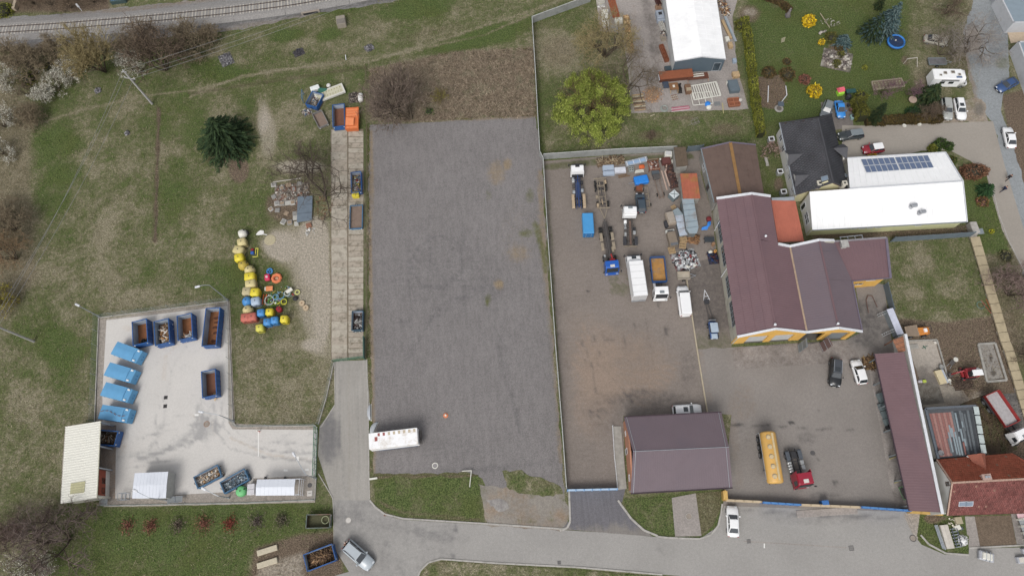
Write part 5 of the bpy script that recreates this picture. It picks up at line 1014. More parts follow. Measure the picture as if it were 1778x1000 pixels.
def gear(t,x0,x1,seed,mats,n=10,w_=.8):
 r=random.Random(seed);nm=('gearbox','valve_block','air_tank','battery_box','cylinder','bracket','toolbox')
 for k in rn(n):
  x=x0+(x1-x0)*(k+.5)/n;mt=mats[r.randrange(len(mats))];s_=r.choice((-1,1));m=MB();kind=r.randrange(3)
  if kind==0:y=s_*(w_/2+.35);m.cbox(x-.3,x+.3,y-.24,y+.24,.6,1.0+r.random()*.15,.05);m.bd(r.choice(('battery_box','toolbox')),mt,t)
  elif kind==1:y=s_*(w_/2+.36);m.cyl((x-.35,y,.85),(x+.35,y,.85),.22,n=10);m.bd('air_tank',mt,t)
  else:y=r.uniform(-.2,.2);m.cyl((x-.5,y,1.0),(x+.5,y+.05,1.1),.09,n=8);m.bd('hydraulic_cylinder',mt,t)
t,h=truck('hooklift_truck','white cab hook lift lorry with a dark blue frame and tan mudguards','lorry',(1001,288),(1006,367),8.4)
cab(t,h,white_c,hatch=bk);rails_(t,-h,h-1.7,blue_f);axle(t,h-1.2,False);axle(t,-h+2.3,True);axle(t,-h+1.0,True)
for s_ in(-1,1):guard(t,-h+.2,-h+3.1,s_*.98,.5,1.15,tan_g)
gear(t,-h+3.3,h-2.2,4,[silver_t,galv,cm_,bk],9)
pt(t,'hook_arm',blue_f,dR((-h+.2,0,1.25),(h-2.6,0,1.3),.26,.2));m=MB();m.bar((h-2.6,0,1.3),(h-2.5,0,2.2),.2,.2);m.bar((h-2.5,0,2.2),(h-2.15,0,2.2),.12,.12);m.bd('hook',blue_f,t);pt(t,'cab_back',bk,dB(h-2.0,h-1.75,-1.0,1.0,1.0,1.6))
for s_ in(-1,1):pt(t,'lift_ram',M('ram_blue',S(60,76,110)),dY((-h+2.2,s_*.28,1.2),(h-3.2,s_*.2,1.32),.1,n=8))
t,h=truck('skeleton_trailer','dusty tan ladder frame trailer chassis standing right of the white hook lift lorry','trailer',(1048,362),(1042,312),6.6)
rails_(t,-h,h,dusty,w_=1.15,cross=6);gear(t,-h+.6,h-.8,9,[dusty,tan_g,cm_],9,1.1)
for x in(-h+.9,h-1.5,-h+2.0):axle(t,x,False,2.3,rim=dusty)
m=MB();m.bar((h,-.5,.9),(h+1.6,0,.8),.12,.12);m.bar((h,.5,.9),(h+1.6,0,.8),.12,.12);m.bd('drawbar',dusty,t)
pt(t,'end_beam',dusty,dR((-h+.2,-1.15,1.1),(-h+.2,1.15,1.1),.12,.12));pt(t,'end_beam',dusty,dR((h-.4,-1.15,1.1),(h-.4,1.15,1.1),.12,.12))
t,h=truck('hooklift_truck','blue cab hook lift lorry with long dusty frame and a red crane base','lorry',(1063,476),(1050,388),9.4)
cab(t,h,paint('cab_blue',S(34,92,178)),hatch=M('pale_cover'));rails_(t,-h,h-1.7,cm_,cross=6);axle(t,h-1.2,False);axle(t,h-3.0,False);axle(t,-h+2.2,True,rim=dusty);axle(t,-h+.9,True,rim=dusty)
for s_ in(-1,1):
 guard(t,-h+1.6,-h+3.2,s_*.98,.5,1.2,dusty);guard(t,-h+3.4,-h+5.0,s_*.98,.5,1.12,dusty)
 pt(t,'lift_ram',cm_,dY((-h-.4,s_*.25,1.2),(h-3.2,s_*.22,1.3),.09,n=8))
gear(t,-h+4.2,h-2.3,5,[dusty,cm_,silver_t,cd_],8)
pt(t,'hook_arm',cm_,dR((-h-.8,0,1.3),(h-2.6,0,1.35),.22,.18));m=MB();m.cbox(h-2.3,h-1.85,-.2,.7,1.0,2.1,.06);m.cyl((h-2.1,.3,2.0),(h-3.1,.1,2.2),.12,n=8);m.bd('crane_base',M('crane_red',S(160,44,44)),t)
pt(t,'battery_tray',cd_,dB(h-2.0,h-1.75,-1.05,1.0,.9,1.5))
t,h=truck('hooklift_truck','white cab lorry with bare dark chassis standing above the white box lorry','lorry',(1092,362),(1095,427),7.2)
cab(t,h,white_c,hatch=gs_);rails_(t,-h,h-1.7,cm_);axle(t,h-1.2,False);axle(t,-h+.9,True);gear(t,-h+2,h-2.1,6,[silver_t,white_c,cm_,bk],9)
pt(t,'hook_arm',M('arm_rust',S(104,84,74),var=.25),dR((-h+.1,0,1.2),(h-2.6,0,1.3),.3,.2));pt(t,'air_deflector',white_c,dB(h-2.0,h-1.74,-1.05,1.05,1.2,2.2))
for s_ in(-1,1):guard(t,-h+.1,-h+1.8,s_*.98,.55,1.15,cd_)
pt(t,'rear_bar',dusty,dR((-h,-1.15,.7),(-h,1.15,.7),.12,.14))
t,h=truck('box_truck','long white box lorry parked in the middle of the dirt yard','lorry',(1098,446),(1109,521),8.0)
cab(t,h,white_c,l_=1.8,h=2.3);rails_(t,-h+.2,h-1.8,cd_);axle(t,h-1.2,False,2.2,.42);axle(t,-h+1.6,True,2.3,.42)
pt(t,'box_body',white_c,dC(-h,h-1.75,-1.22,1.22,1.0,3.35,.03))
for s_ in(-1,1):pt(t,'roof_rail',silver_t,dR((-h,s_*1.2,3.37),(h-1.75,s_*1.2,3.37),.08,.06));pt(t,'rear_door',M('door_white'),dB(-h-.03,-h,min(.02*s_,1.15*s_),max(.02*s_,1.15*s_),1.1,3.25))
pt(t,'rear_bumper',galv,dR((-h-.02,-1.2,.7),(-h-.02,1.2,.7),.14,.14))
for k in rn(5):m=MB();x=-h+.7+k*1.2;m.bar((x,-1.18,3.355),(x,1.18,3.355),.05,.015);m.bd('roof_seam',door_w,t)
t,h=truck('tipper_truck','white cab tipper with a blue body whose bed is stained orange','lorry',(1147,517),(1140,452),7.4)
tb=M('tipper_blue',S(44,86,140),ro=.5,var=.12,stain=S(80,90,110),sa=.4);cab(t,h,white_c,hatch=gs_);rails_(t,-h+.2,h-1.7,cm_);axle(t,h-1.2,False);axle(t,-h+1.5,True);gear(t,h-3.4,h-2.2,2,[white_c,cm_],3)
pt(t,'bed_floor',M('bed_orange',S(178,132,74),var=.18,scale=2,stain=S(120,120,116),sa=.8,ssc=.9),dB(-h,h-2.9,-1.2,1.2,1.15,1.25))
for s_ in(-1,1):pt(t,'side_board',tb,dB(-h,h-2.9,s_*1.2-.05,s_*1.2+.05,1.15,2.0))
for x in(-h,h-2.9):pt(t,'end_board',tb,dB(x-.05,x+.05,-1.15,1.15,1.15,2.0))
t,h=truck('tractor_unit','red tractor unit lorry with silver side tanks standing beside the tanker trailer','lorry',(1391,838),(1377,787),5.9)
red_p=paint('tractor_red',S(150,34,54));cab(t,h,red_p,l_=2.1,h=3.2,hatch=M('pale_cover'));rails_(t,-h,h-2.1,cd_,cross=3);axle(t,h-1.3,False);axle(t,-h+.95,True)
pt(t,'fifth_wheel',bk,dC(-h+.4,-h+1.5,-.45,.45,1.15,1.3,.1))
for s_ in(-1,1):
 guard(t,-h+.2,-h+1.75,s_*.95,.6,1.2,M('guard_grey',S(84,90,98)));
 for k in rn(4 if s_<0 else 2):w4=.36 if s_<0 else .7;x=-h+1.85+k*(w4+.06);pt(t,'tank',silver_t,dC(x,x+w4,s_*.95-.3,s_*.95+.3,.6,1.15,.08))
 pt(t,'side_fairing',red_p,d_slab([(h-2.1,s_*1.2,1.0),(h-1.9,s_*1.2,1.0),(h-1.9,s_*1.15,3.15),(h-2.45,s_*1.1,3.15)],.05))
t,h=truck('tanker_trailer','yellow tank semi trailer with round manhole lids on top beside the red tractor unit','trailer',(1341,836),(1328,756),7.7)
yt=M('tank_yellow',S(214,168,92),ro=.4,var=.06,stain=S(196,166,110),sa=.7,ssc=1.2)
n=16;rg=lambda x,k:[(x,1.22*k*cos(2*pi*i/n+.2),2.3+1.0*k*sin(2*pi*i/n+.2))for i in rn(n)]
m=MB();m.loft([rg(-h,.72),rg(-h+.12,.92),rg(-h+.3,1),rg(h-.3,1),rg(h-.12,.92),rg(h,.72)]);m.bd('tank',yt,t,True)
for k in rn(5):m=MB();x=-h+.9+k*1.45;m.lathe([(.3,0),(.3,.1),(.24,.13),(.02,.14)],(x,-.25,3.27));o=m.bd('manhole_lid',M('lid_pale',S(200,180,140)),t);m=MB();m.ring((x,-.25,3.29),.33,.03,14,4);m.bd('lid_ring',galv,o)
pt(t,'walkway',M('lid_pale'),dR((-h+.3,.35,3.33),(h-.4,.35,3.33),.3,.03))
for s_ in(1,):
 for yy in(-1.45,):pt(t,'side_rail',galv,d_tube([(-h+.2,yy,1.2),(-h+.2,yy,2.9),(h-.6,yy,2.9),(h-.6,yy,1.2)],.035))
pt(t,'hose_locker',cm_,dC(-h+1,h-1.4,1.1,1.45,.7,1.25,.08));pt(t,'hose',bk,d_tube([(-h+.2,1.3,1.0),(h-2.2,1.35,1.0)],.1,8))
for x in(-h+.9,-h+2.1,-h+3.3):axle(t,x,False)
rails_(t,-h+.2,h,cd_)
for s_ in(-.7,.7):pt(t,'landing_leg',cm_,dB(h-2.2,h-2.05,s_-.07,s_+.07,.02,1.2))
t,h=truck('white_trailer','white box trailer with rust stained roof standing alone on the gravel lot','trailer',(722,760),(652,768.5),7.6)
pt(t,'box_body',M('trailer_white',(.78,.78,.78,1),ro=.5,var=.04,stain=S(196,180,160),sa=.6,ssc=.9),dC(-h,h,-1.25,1.25,1.0,3.0,.04))
pt(t,'side_skirt',M('skirt_blue',S(84,98,118)),dC(-h+1,h-.4,-1.28,-1.2,.5,1.0,.03))
for k in rn(8):m=MB();x=-h+1.4+k*.8;m.box(x,x+.35,.62,1.1,3.0,3.015);m.bd('roof_patch',M('patch_beige',S(196,182,158),var=.25,scale=5)if k>1 else M('patch_red',S(158,92,88),var=.3,scale=5),t)
pt(t,'roof_patch',M('patch_red'),dB(-h+.9,-h+1.35,-.1,.55,3.0,3.018))
for x in(-h+1.2,-h+2.4):axle(t,x,False)
rails_(t,-h+.3,h+.3,cd_);m=MB();m.box(h+.05,h+.4,-1.0,1.0,.9,1.6);m.cyl((h+.2,-.6,1.6),(h+.2,-.6,2.2),.1);m.bd('front_gear',cm_,t)
for s_ in(-.9,.9):pt(t,'landing_leg',cm_,dB(h-1.2,h-1.05,s_-.06,s_+.06,.02,1.0))
t,h=truck('tipper_truck','white cab tipper with a red dump body standing on the building plot','lorry',(1765,757),(1722,694),8.0)
rp=M('tipper_red',S(150,52,50),ro=.5,var=.1);cab(t,h,white_c,l_=1.8,hatch=gs_);rails_(t,-h,h-1.8,cd_);axle(t,h-1.2,False);axle(t,-h+2.2,True);axle(t,-h+.9,True)
pt(t,'bed_floor',M('bed_steel',S(172,168,168),var=.2,scale=3),dB(-h,h-2.8,-1.05,1.05,1.6,1.7))
for s_ in(-1,1):pt(t,'side_board',rp,d_slab([(-h,s_*1.0,1.25),(h-2.8,s_*1.0,1.25),(h-2.8,s_*1.25,2.15),(-h,s_*1.25,2.15)],.07))
for x in(-h,h-2.8):pt(t,'end_board',rp,dB(x-.05,x+.05,-1.1,1.1,1.2,2.1))
for s_ in(-1,1):guard(t,-h+.1,-h+3.1,s_*1.0,.5,1.12,cd_)
t,h=truck('camper_van','white camper van with roof hatches and a side awning parked in the garden verge','camper van',(1677,140),(1613,139),7.0)
pt(t,'living_body',white_c,dC(-h,h-1.7,-1.15,1.15,.5,2.85,.1,.12));m=MB();W=1.05
def rgc(x,w_,zt,zb=.35):return[(x,-w_,zb),(x,-w_,zt-.2),(x,-w_*.85,zt),(x,w_*.85,zt),(x,w_,zt-.2),(x,w_,zb)]
m.loft([rgc(h-1.75,1.1,2.8),rgc(h-1.2,1.05,2.75),rgc(h-.75,1.0,1.5),rgc(h-.15,.9,1.15),rgc(h,.75,.9)]);m.bd('cab',white_c,t,True)
m=MB();q=[(h-1.12,-.85,2.6),(h-1.12,.85,2.6),(h-.74,.88,1.62),(h-.74,-.88,1.62)];m.loft([q,[(x+.05,y,z+.03)for x,y,z in q]]);m.bd('windscreen',cglass,t)
for x,y,a_,b_ in((-1.4,.1,.35,.35),(.0,.3,.4,.35),(1.1,-.2,.3,.3),(-2.3,-.4,.25,.25)):m=MB();m.cbox(x-a_,x+a_,y-b_,y+b_,2.85,2.97,.05);o=m.bd('roof_hatch',M('hatch_white',S(206,206,200)),t);m=MB();m.box(x-a_+.09,x+a_-.09,y-b_+.09,y+b_-.09,2.97,2.98);m.bd('pane',M('hatch_brown',S(110,100,90)),o)
pt(t,'solar_panel',cell,dB(.5,1.5,-.95,-.55,2.85,2.9));pt(t,'awning',M('awning_grey',S(120,120,120)),dC(-2.0,1.2,-1.32,-1.14,2.3,2.55,.04))
for x,y in((-2,0),(-.4,0)):pt(t,'side_window',cglass,dB(x,x+.9,-1.18,-1.14,1.4,2.0))
for x in(h-1.0,-h+1.6):wheel(t,x,.95,.35,.22);wheel(t,x,-.95,.35,.22)
for s_ in(-1,1):pt(t,'headlight',lamp_m,dC(h-.2,h+.0,s_*.65-.15,s_*.65+.15,.75,.95,.04));pt(t,'mirror',bk,dC(h-1.0,h-.85,s_*1.2-.1,s_*1.2+.1,1.5,1.8,.03))
t,h=truck('small_dumper','orange site dumper with a beige skip in front on the bare soil','dumper',(1571,577),(1611,574),4.0)
pt(t,'skip',M('skip_beige',S(150,132,112),var=.15),d_loft([[(h-1.9,-.55,.8),(h-1.9,.55,.8),(h-.3,.45,.8),(h-.3,-.45,.8)],[(h-2.0,-.95,1.6),(h-2.0,.95,1.6),(h,.8,1.5),(h,-.8,1.5)]]));pt(t,'skip_inside',M('skip_inner',S(136,120,104)),d_loft([[(h-1.85,-.8,1.605),(h-1.85,.8,1.605),(h-.15,.68,1.52),(h-.15,-.68,1.52)],[(h-1.75,-.5,1.35),(h-1.75,.5,1.35),(h-.4,.4,1.35),(h-.4,-.4,1.35)]]))
pt(t,'body',M('dumper_orange',S(206,132,60),ro=.45),dC(-h,-.1,-.6,.6,.5,1.3,.1));pt(t,'seat',white_c,dC(-h+.5,-h+1.0,-.3,.3,1.3,1.6,.05));pt(t,'roll_bar',bk,d_tube([(-h+.3,-.5,1.2),(-h+.3,-.5,2.4),(-h+.3,.5,2.4),(-h+.3,.5,1.2)],.04))
for x in(h-1.1,-h+.7):wheel(t,x,.7,.42,.3);wheel(t,x,-.7,.42,.3)
t,h=truck('mini_excavator','small red excavator with a white cab roof in the bare soil','excavator',(1655,650),(1694,646),4.6)
rex=M('excavator_red',S(156,50,56),ro=.45)
for s_ in(-1,1):pt(t,'track',bk,dC(-h+.2,.3,s_*.7-.2,s_*.7+.2,.05,.55,.15))
pt(t,'body',rex,dC(-h+.1,-.2,-.75,.75,.6,1.3,.12));pt(t,'cab',cglass,dC(-h+.9,-.3,-.1,.75,1.3,2.4,.08));pt(t,'cab_roof',white_c,dC(-h+.3,-.4,-.15,.8,2.4,2.5,.06));pt(t,'counterweight',white_c,dC(-h,-h+.5,-.6,.6,.9,1.6,.15))
pt(t,'boom',rex,d_tube([(-.3,-.2,1.2),(.7,-.2,2.2),(1.7,-.1,1.7),(1.9,-.1,.8)],.11,8));pt(t,'bucket',cm_,dC(1.7,2.3,-.4,.3,.3,.8,.1));pt(t,'dozer_blade',rex,dC(-.2,.1,-1.0,1.0,.05,.45,.03))
t,h=truck('compact_tractor','small blue and silver vehicle parked on the path beside the hall wall','tractor',(1241,587),(1237,560),3.1)
bt=paint('tractor_blue',S(62,92,146));pt(t,'body',bt,dC(-h,h-.2,-.62,.62,.5,1.05,.12));pt(t,'cabin',cglass,dC(-h+.5,.5,-.6,.6,1.05,1.75,.1));pt(t,'roof',M('pale_roof',S(176,190,204),ro=.3),dC(-h+.45,.55,-.62,.62,1.75,1.83,.06))
pt(t,'bonnet',M('pale_roof'),dC(.6,h-.1,-.5,.5,1.05,1.15,.05));pt(t,'rear_rack',galv,dR((-h-.2,-.6,1.0),(-h-.2,.6,1.0),.08,.5))
for x in(h-.6,-h+.6):wheel(t,x,.66,.36,.26);wheel(t,x,-.66,.36,.26)
for s_ in(-1,1):pt(t,'headlight',lamp_m,dC(h-.3,h-.1,s_*.4-.12,s_*.4+.12,.75,.95,.03))
def trailer(label,a_,b_,L,W,matb,matf,side=.4,name='small_trailer',bar=1.1,load=None):
 t,h=truck(name,label,'trailer',a_,b_,L);pt(t,'bed',matf,dB(-h,h,-W/2,W/2,.5,.58))
 for s_ in(-1,1):pt(t,'side_board',matb,dB(-h,h,s_*W/2-.03,s_*W/2+.03,.5,.5+side))
 for x in(-h,h):pt(t,'end_board',matb,dB(x-.03,x+.03,-W/2+.03,W/2-.03,.5,.5+side))
 m=MB();m.bar((h,-.4,.5),(h+bar,0,.5),.06,.06);m.bar((h,.4,.5),(h+bar,0,.5),.06,.06);m.cyl((h+bar,0,.1),(h+bar,0,.7),.05);m.bd('drawbar',galv,t)
 wheel(t,0,W/2+.12,.28,.16);wheel(t,0,-W/2-.12,.28,.16);return t
trailer('small pale wooden bedded trailer parked above the white panel van',(1197,477),(1178,477.5),2.1,1.35,M('board_pale',S(172,162,148),var=.15),M('bed_pale',S(178,168,152),var=.15),bar=1.0)
trailer('small trailer with an open rust brown bed just behind the dark slate car',(1110,332),(1111,320),1.5,1.3,M('brown_board',S(98,78,68)),rust,.5,bar=.5)
trailer('low grey flatbed trailer in the grass below the beige car with the open bonnet',(1642,105),(1616,105),3.2,1.5,gs_,M('trailer_grey',S(108,106,108),var=.2),.3)
t,h=truck('covered_trailer','bright blue tarpaulin covered trailer in the truck yard','trailer',(1114,312.5),(1113,312),2.0);t.rotation_euler=(0,0,pi+.1)
pt(t,'cover',M('tarp_blue_small',S(40,128,214),ro=.5,var=.12,scale=3),dC(-1.25,1.25,-.8,.8,.45,1.25,.12,.14));pt(t,'drawbar',galv,dR((1.2,0,.4),(2.3,0,.4),.06,.06));wheel(t,0,.85,.28,.16);wheel(t,0,-.85,.28,.16)
t,h=truck('blue_container','sky blue covered container box standing alone in the truck yard below the hook lift','container',(1022,410),(1019.5,372),3.9)
lb=M('container_lightblue',S(74,150,206),ro=.45,var=.05,stain=S(92,150,190),sa=.4);pt(t,'body',lb,dC(-h,h,-.95,.95,.15,1.9,.06,.1));pt(t,'top_panel',lb,dB(-h+.1,h-.6,-.85,.85,1.9,1.93));pt(t,'end_door',M('container_blue_darker',S(48,112,166)),dC(h-.02,h+.08,-.9,.9,.2,1.7,.02))
for s_ in(-1,1):pt(t,'skid',cd_,dR((-h+.2,s_*.6,.08),(h-.2,s_*.6,.08),.14,.16))
for s_ in(-1,1):pt(t,'lock_bar',silver_t,dR((h+.09,s_*.45,.3),(h+.09,s_*.45,1.6),.04,.04))
for lab,fa,re,nm in(('light ladder trailer frame standing between the small car and the scattered beams',(1126,362),(1120,322),'trailer_frame'),('thin rusty drawbar frame lying between the blue tarpaulin and the pale beams',(1150,343),(1140,305),'drawbar_frame')):
 t,h=truck(nm,lab,'frame',fa,re,4.4);mt=dusty if nm=='trailer_frame' else M('frame_brown',S(126,106,92),var=.2)
 for s_ in(-1,1):pt(t,'side_member',mt,dR((-h,s_*.45,.55),(h,s_*.4,.55),.09,.12))
 for k in rn(4 if nm=='trailer_frame' else 2):x=-h+.05+k*1.4 if nm=='trailer_frame' else(-h+.1,h-.2)[k];pt(t,'cross_member',mt,dR((x,-.45,.56),(x,.45,.56),.1,.1))
 wheel(t,h-.9,.6,.3,.2,rim=dusty);wheel(t,h-.9,-.6,.3,.2,rim=dusty)
 if nm=='drawbar_frame':pt(t,'toolbox',cm_,dC(-h-.5,-h+.5,-.6,.6,.4,.85,.06))
# ---------------------------------------------------------------- skips and containers
skip_blue=M('skip_blue',S(46,92,152),ro=.5,var=.12,scale=2,stain=S(50,66,96),sa=.5);skip_in=M('skip_inside_pale',S(160,172,186),ro=.6,var=.12,stain=S(120,100,86),sa=.5)
skip_floor=M('skip_floor_rust',S(144,96,64),ro=.9,var=.2,scale=2.5,stain=S(104,72,54),sa=.7,ssc=1.4);skip_old=M('skip_blue_old',S(74,116,150),ro=.6,var=.2,scale=3,stain=S(70,84,100),sa=.7)
def skip(label,p0,p1,W,Hh,body=skip_blue,inner=skip_in,floor=skip_floor,L=None,name='skip_container',cat='skip',ribs=True,bars=True,hook=True,flr=.18,group=None):
 A,B_=P(p0[0],p0[1],Hh),P(p1[0],p1[1],Hh);L=L or(A-B_).length;c=(A+B_)/2;h=L/2;w2=W/2
 t=thg(name,label,cat,(c.x,c.y,.03),heading(B_,A),group)
 pt(t,'floor',floor,dB(-h,h,-w2,w2,flr-.08,flr))
 for s_ in(-1,1):
  m=MB();m.bar((-h,s_*(w2-.03),(Hh+flr)/2),(h,s_*(w2-.03),(Hh+flr)/2),.05,Hh-flr);o=m.bd('side_wall',body,t);m=MB();m.bar((-h+.05,s_*(w2-.065),(Hh+flr)/2),(h-.05,s_*(w2-.065),(Hh+flr)/2),.02,Hh-flr-.04);m.bd('lining',inner,o)
  pt(t,'top_rail',body,dR((-h,s_*(w2-.03),Hh),(h,s_*(w2-.03),Hh),.13,.12))
  if ribs:
   n=max(3,int(L/.75))
   for k in rn(n+1):m=MB();x=-h+.06+(L-.12)*k/n;m.box(x-.05,x+.05,min(s_*w2,s_*(w2+.09)),max(s_*w2,s_*(w2+.09)),flr,Hh-.02);m.bd('rib',body,t)
 for x,nm in((h,'end_wall'),(-h,'rear_door')):
  m=MB();m.box(x-.03,x+.03,-w2+.05,w2-.05,flr,Hh);o=m.bd(nm,body,t);m=MB();sg=-1 if x>0 else 1;m.box(min(x+sg*.03,x+sg*.05),max(x+sg*.03,x+sg*.05),-w2+.08,w2-.08,flr,Hh-.03);m.bd('lining',inner,o)
  pt(t,'end_rail',body,dB(x-.06,x+.06,-w2-.03,w2+.03,Hh-.05,Hh+.06))
 for y in(-w2*.5,w2*.5):
  pt(t,'door_brace',body,dB(-h-.05,-h-.03,y-.04,y+.04,flr,Hh-.06))
 for s_ in(-1,1):pt(t,'skid',body,dR((-h+.1,s_*.45,.1),(h-.1,s_*.45,.1),.12,.14));pt(t,'roller',cd_,dY((-h+.25,s_*.62,.12),(-h+.25,s_*.8,.12),.12,n=10))
 if hook:pt(t,'hook_bail',cd_,d_tube([(h+.02,-.25,.3),(h+.22,-.12,1.0),(h+.22,.12,1.0),(h+.02,.25,.3)],.04))
 for s_ in(-1,1):pt(t,'reflector_plate',plate_m,dB(-h-.09,-h-.06,s_*(w2-.2)-.09,s_*(w2-.2)+.09,Hh-.35,Hh-.15))
 return t
heap_attr=M('scrap_mix',attr='col',ro=.8,var=.1,scale=4)
def heap(label,cat,px,py,L,W,z0,hgt,n,pal,ang=0,size=(.08,.35),flat=.4,rod=.3,seed=1,shape='box',world=None,mound=True):
 r=np.random.default_rng(seed);c=world or P(px,py);vs=[];fs=[];cs=[]
 if mound and hgt>.12:
  k=10
  for i in rn(k+1):
   for j in rn(k+1):
    u,v=i/k*2-1,j/k*2-1;e=max(0,1-abs(u)**3)*max(0,1-abs(v)**3)if shape=='box' else max(0,1-(u*u+v*v));vs.append((u*L/2,v*W/2,z0+hgt*.75*e*(.7+.3*r.random())))
    p_=pal[r.integers(len(pal))];cs.append([q*.6 for q in p_[:3]])
  for i in rn(k):
   for j in rn(k):a=i*(k+1)+j;fs.append((a,a+k+1,a+k+2,a+1))
 for i in rn(n):
  if shape=='box':u,v=r.uniform(-1,1),r.uniform(-1,1);e=(1-abs(u)**3)*(1-abs(v)**3)
  else:
   q=sqrt(r.random());a=r.uniform(0,6.28);u,v=q*cos(a),q*sin(a);e=1-q*q
  s0=r.uniform(*size);
  if r.random()<rod:sx,sy,sz=s0*2.4,s0*.22,s0*.18
  else:sx,sy,sz=s0,s0*r.uniform(.4,1),s0*flat*r.uniform(.3,1)
  R3=Matrix.Rotation(r.uniform(0,6.28),3,'Z')@Matrix.Rotation(r.normal(0,.35),3,'X')@Matrix.Rotation(r.normal(0,.3),3,'Y');o=len(vs);zc=z0+sz*.5+hgt*e*r.uniform(.6,1.0)
  lx,ly=L/2-(s0*.5 if shape=='box' else 0),W/2-(s0*.5 if shape=='box' else 0);cc=V3((u*lx,v*ly,zc))
  for X in(-.5,.5):
   for Y in(-.5,.5):
    for Z in(-.5,.5):vs.append((R3@V3((X*sx,Y*sy,Z*sz))+cc))
  for f in((0,1,3,2),(4,6,7,5),(0,4,5,1),(2,3,7,6),(0,2,6,4),(1,5,7,3)):fs.append([o+q for q in f])
  p_=pal[r.integers(len(pal))];j=r.uniform(.75,1.2);cs+=[[min(.85,q*j)for q in p_[:3]]]*8
 o=cm(cat.replace(' ','_'),vs,fs,np.array(cs),heap_attr);o.location=(c.x,c.y,.03);o.rotation_euler=(0,0,ang);return tag(o,label,cat,kind='stuff')
WOOD=[S(170,130,92),S(150,112,80),S(198,170,136),S(120,88,64),S(214,206,194),S(186,150,110)];MIX=[S(150,140,130),S(196,190,180),S(96,90,86),S(120,86,66),S(80,104,130),S(210,208,204),S(66,60,56)]
METAL=[S(150,166,176),S(196,204,208),S(100,116,126),S(130,150,168),S(84,88,92)];BRUSH=[S(122,96,70),S(150,122,92),S(90,70,54),S(104,82,62)];PLAST=[S(226,226,226),S(120,150,170),S(90,140,90),S(170,60,60),S(200,180,90),S(60,90,140),S(180,176,170)]
RUBB=[S(176,168,156),S(150,140,128),S(196,190,182),S(124,112,100)]
def h_of(t):return t.rotation_euler[2]
t=skip('tall blue skip with black tyres, leftmost of the depot back row',(229+13,556.5),(244,597),2.5,1.9);a0=h_of(t)
for k,(x,y,z)in enumerate(((-1.6,-.75,.2),(-1.6,-.1,.2),(-1.6,.7,.2),(-1.05,-.4,.2),(-1.0,.35,.2),(-.45,-.8,.2),(-1.3,.3,.42),(-.8,-.8,.42),(.1,-.8,.2),(-1.5,-.4,.42),(.8,-.8,.2))):
 q=Vector(t.location)+Matrix.Rotation(a0,3,'Z')@V3((x,y,z));m=MB();m.ring((0,0,.1),.26,.11,14,6);o=m.bd('car_tyre',tyre_m);o.location=q;o.rotation_euler=(ru(-.2,.2),ru(-.2,.2),0);tag(o,'black tyre in the leftmost tall skip of the depot back row','tyre','tyres in the blue skip')
t=skip('tall blue skip of broken furniture wood, second in the back row',(280,556),(282.5,597),2.5,1.9);heap('heap of broken furniture boards filling the second blue skip of the back row','scrap wood',0,0,4.0,2.1,.3,1.0,150,WOOD+[S(236,236,234)],h_of(t),(.25,.6),.25,.4,3,world=Vector(t.location))
t=skip('tall blue skip with a little white scrap, third in the back row',(320,546.5),(322,588),2.5,1.9);q=Vector(t.location)+Matrix.Rotation(h_of(t),3,'Z')@V3((-1.5,0,0));heap('small heap of white boards at the door end of the third skip','scrap boards',0,0,1.4,2.0,.3,.8,40,[S(236,234,230),S(206,170,140),S(224,200,176)],h_of(t),(.3,.7),.2,.3,4,world=q)
t=skip('longest blue skip with five dark floor stains, rightmost in the depot back row',(370,535),(363,600),2.45,1.9)
for k in rn(5):q=(-2.0,-.6,.4,1.3,2.1)[k];pt(t,'damp_stain',M('damp',S(84,50,36),var=.2),d_prism([(q+.3*cos(a)*(.8+.2*sin(a*3+k)),.1*(-1)**k+.5*sin(a))for a in[i*pi/6 for i in rn(12)]],.181,.19))
t=skip('blue skip standing alone in the right of the depot with a few boards inside',(362,643),(364,688),2.35,1.8,floor=M('skip_floor_brown',S(124,84,66),var=.2,scale=2));q=Vector(t.location)+Matrix.Rotation(h_of(t),3,'Z')@V3((-1.8,-.4,0));heap('few pale planks lying in the lone blue skip of the depot','planks',0,0,1.0,1.0,.2,.3,9,[S(206,176,130),S(190,156,116)],h_of(t),(.4,.7),.2,.4,6,world=q)
t=skip('blue skip half hidden under the ribbed depot shelter roof',(150,757),(202,761),2.3,1.7);heap('dirty mixed waste wood in the skip under the depot shelter','scrap wood',0,0,4.6,2.0,.2,.6,110,BRUSH+[S(200,190,180)],h_of(t),(.2,.5),.3,.4,7,world=Vector(t.location))
t=skip('worn blue skip of rubble set diagonally, left of the two',(340,838),(381,816.5),2.0,1.0,skip_old,ribs=False);heap('pale rubble and boards filling the left of the two diagonal skips','rubble',0,0,4.4,1.75,.2,.45,160,WOOD[2:]+[S(226,222,216)]+MIX[:2],h_of(t),(.12,.42),.4,.3,8,world=Vector(t.location))
t=skip('worn blue skip of grey metal scrap set diagonally, right of the two',(386,847),(428,823),2.0,1.0,skip_old,ribs=False);heap('blue grey metal scrap filling the right of the two diagonal skips','scrap metal',0,0,4.6,1.75,.2,.4,240,METAL,h_of(t),(.1,.35),.4,.35,9,world=Vector(t.location))
t=skip('royal blue skip full of cut branches beside the road',(533,976),(577,959),2.5,1.5,L=4.4,ribs=False);heap('brown cut branches filling the skip by the road','branches',0,0,3.9,2.2,.2,.6,420,BRUSH,h_of(t),(.2,.7),.2,.95,10,world=Vector(t.location))
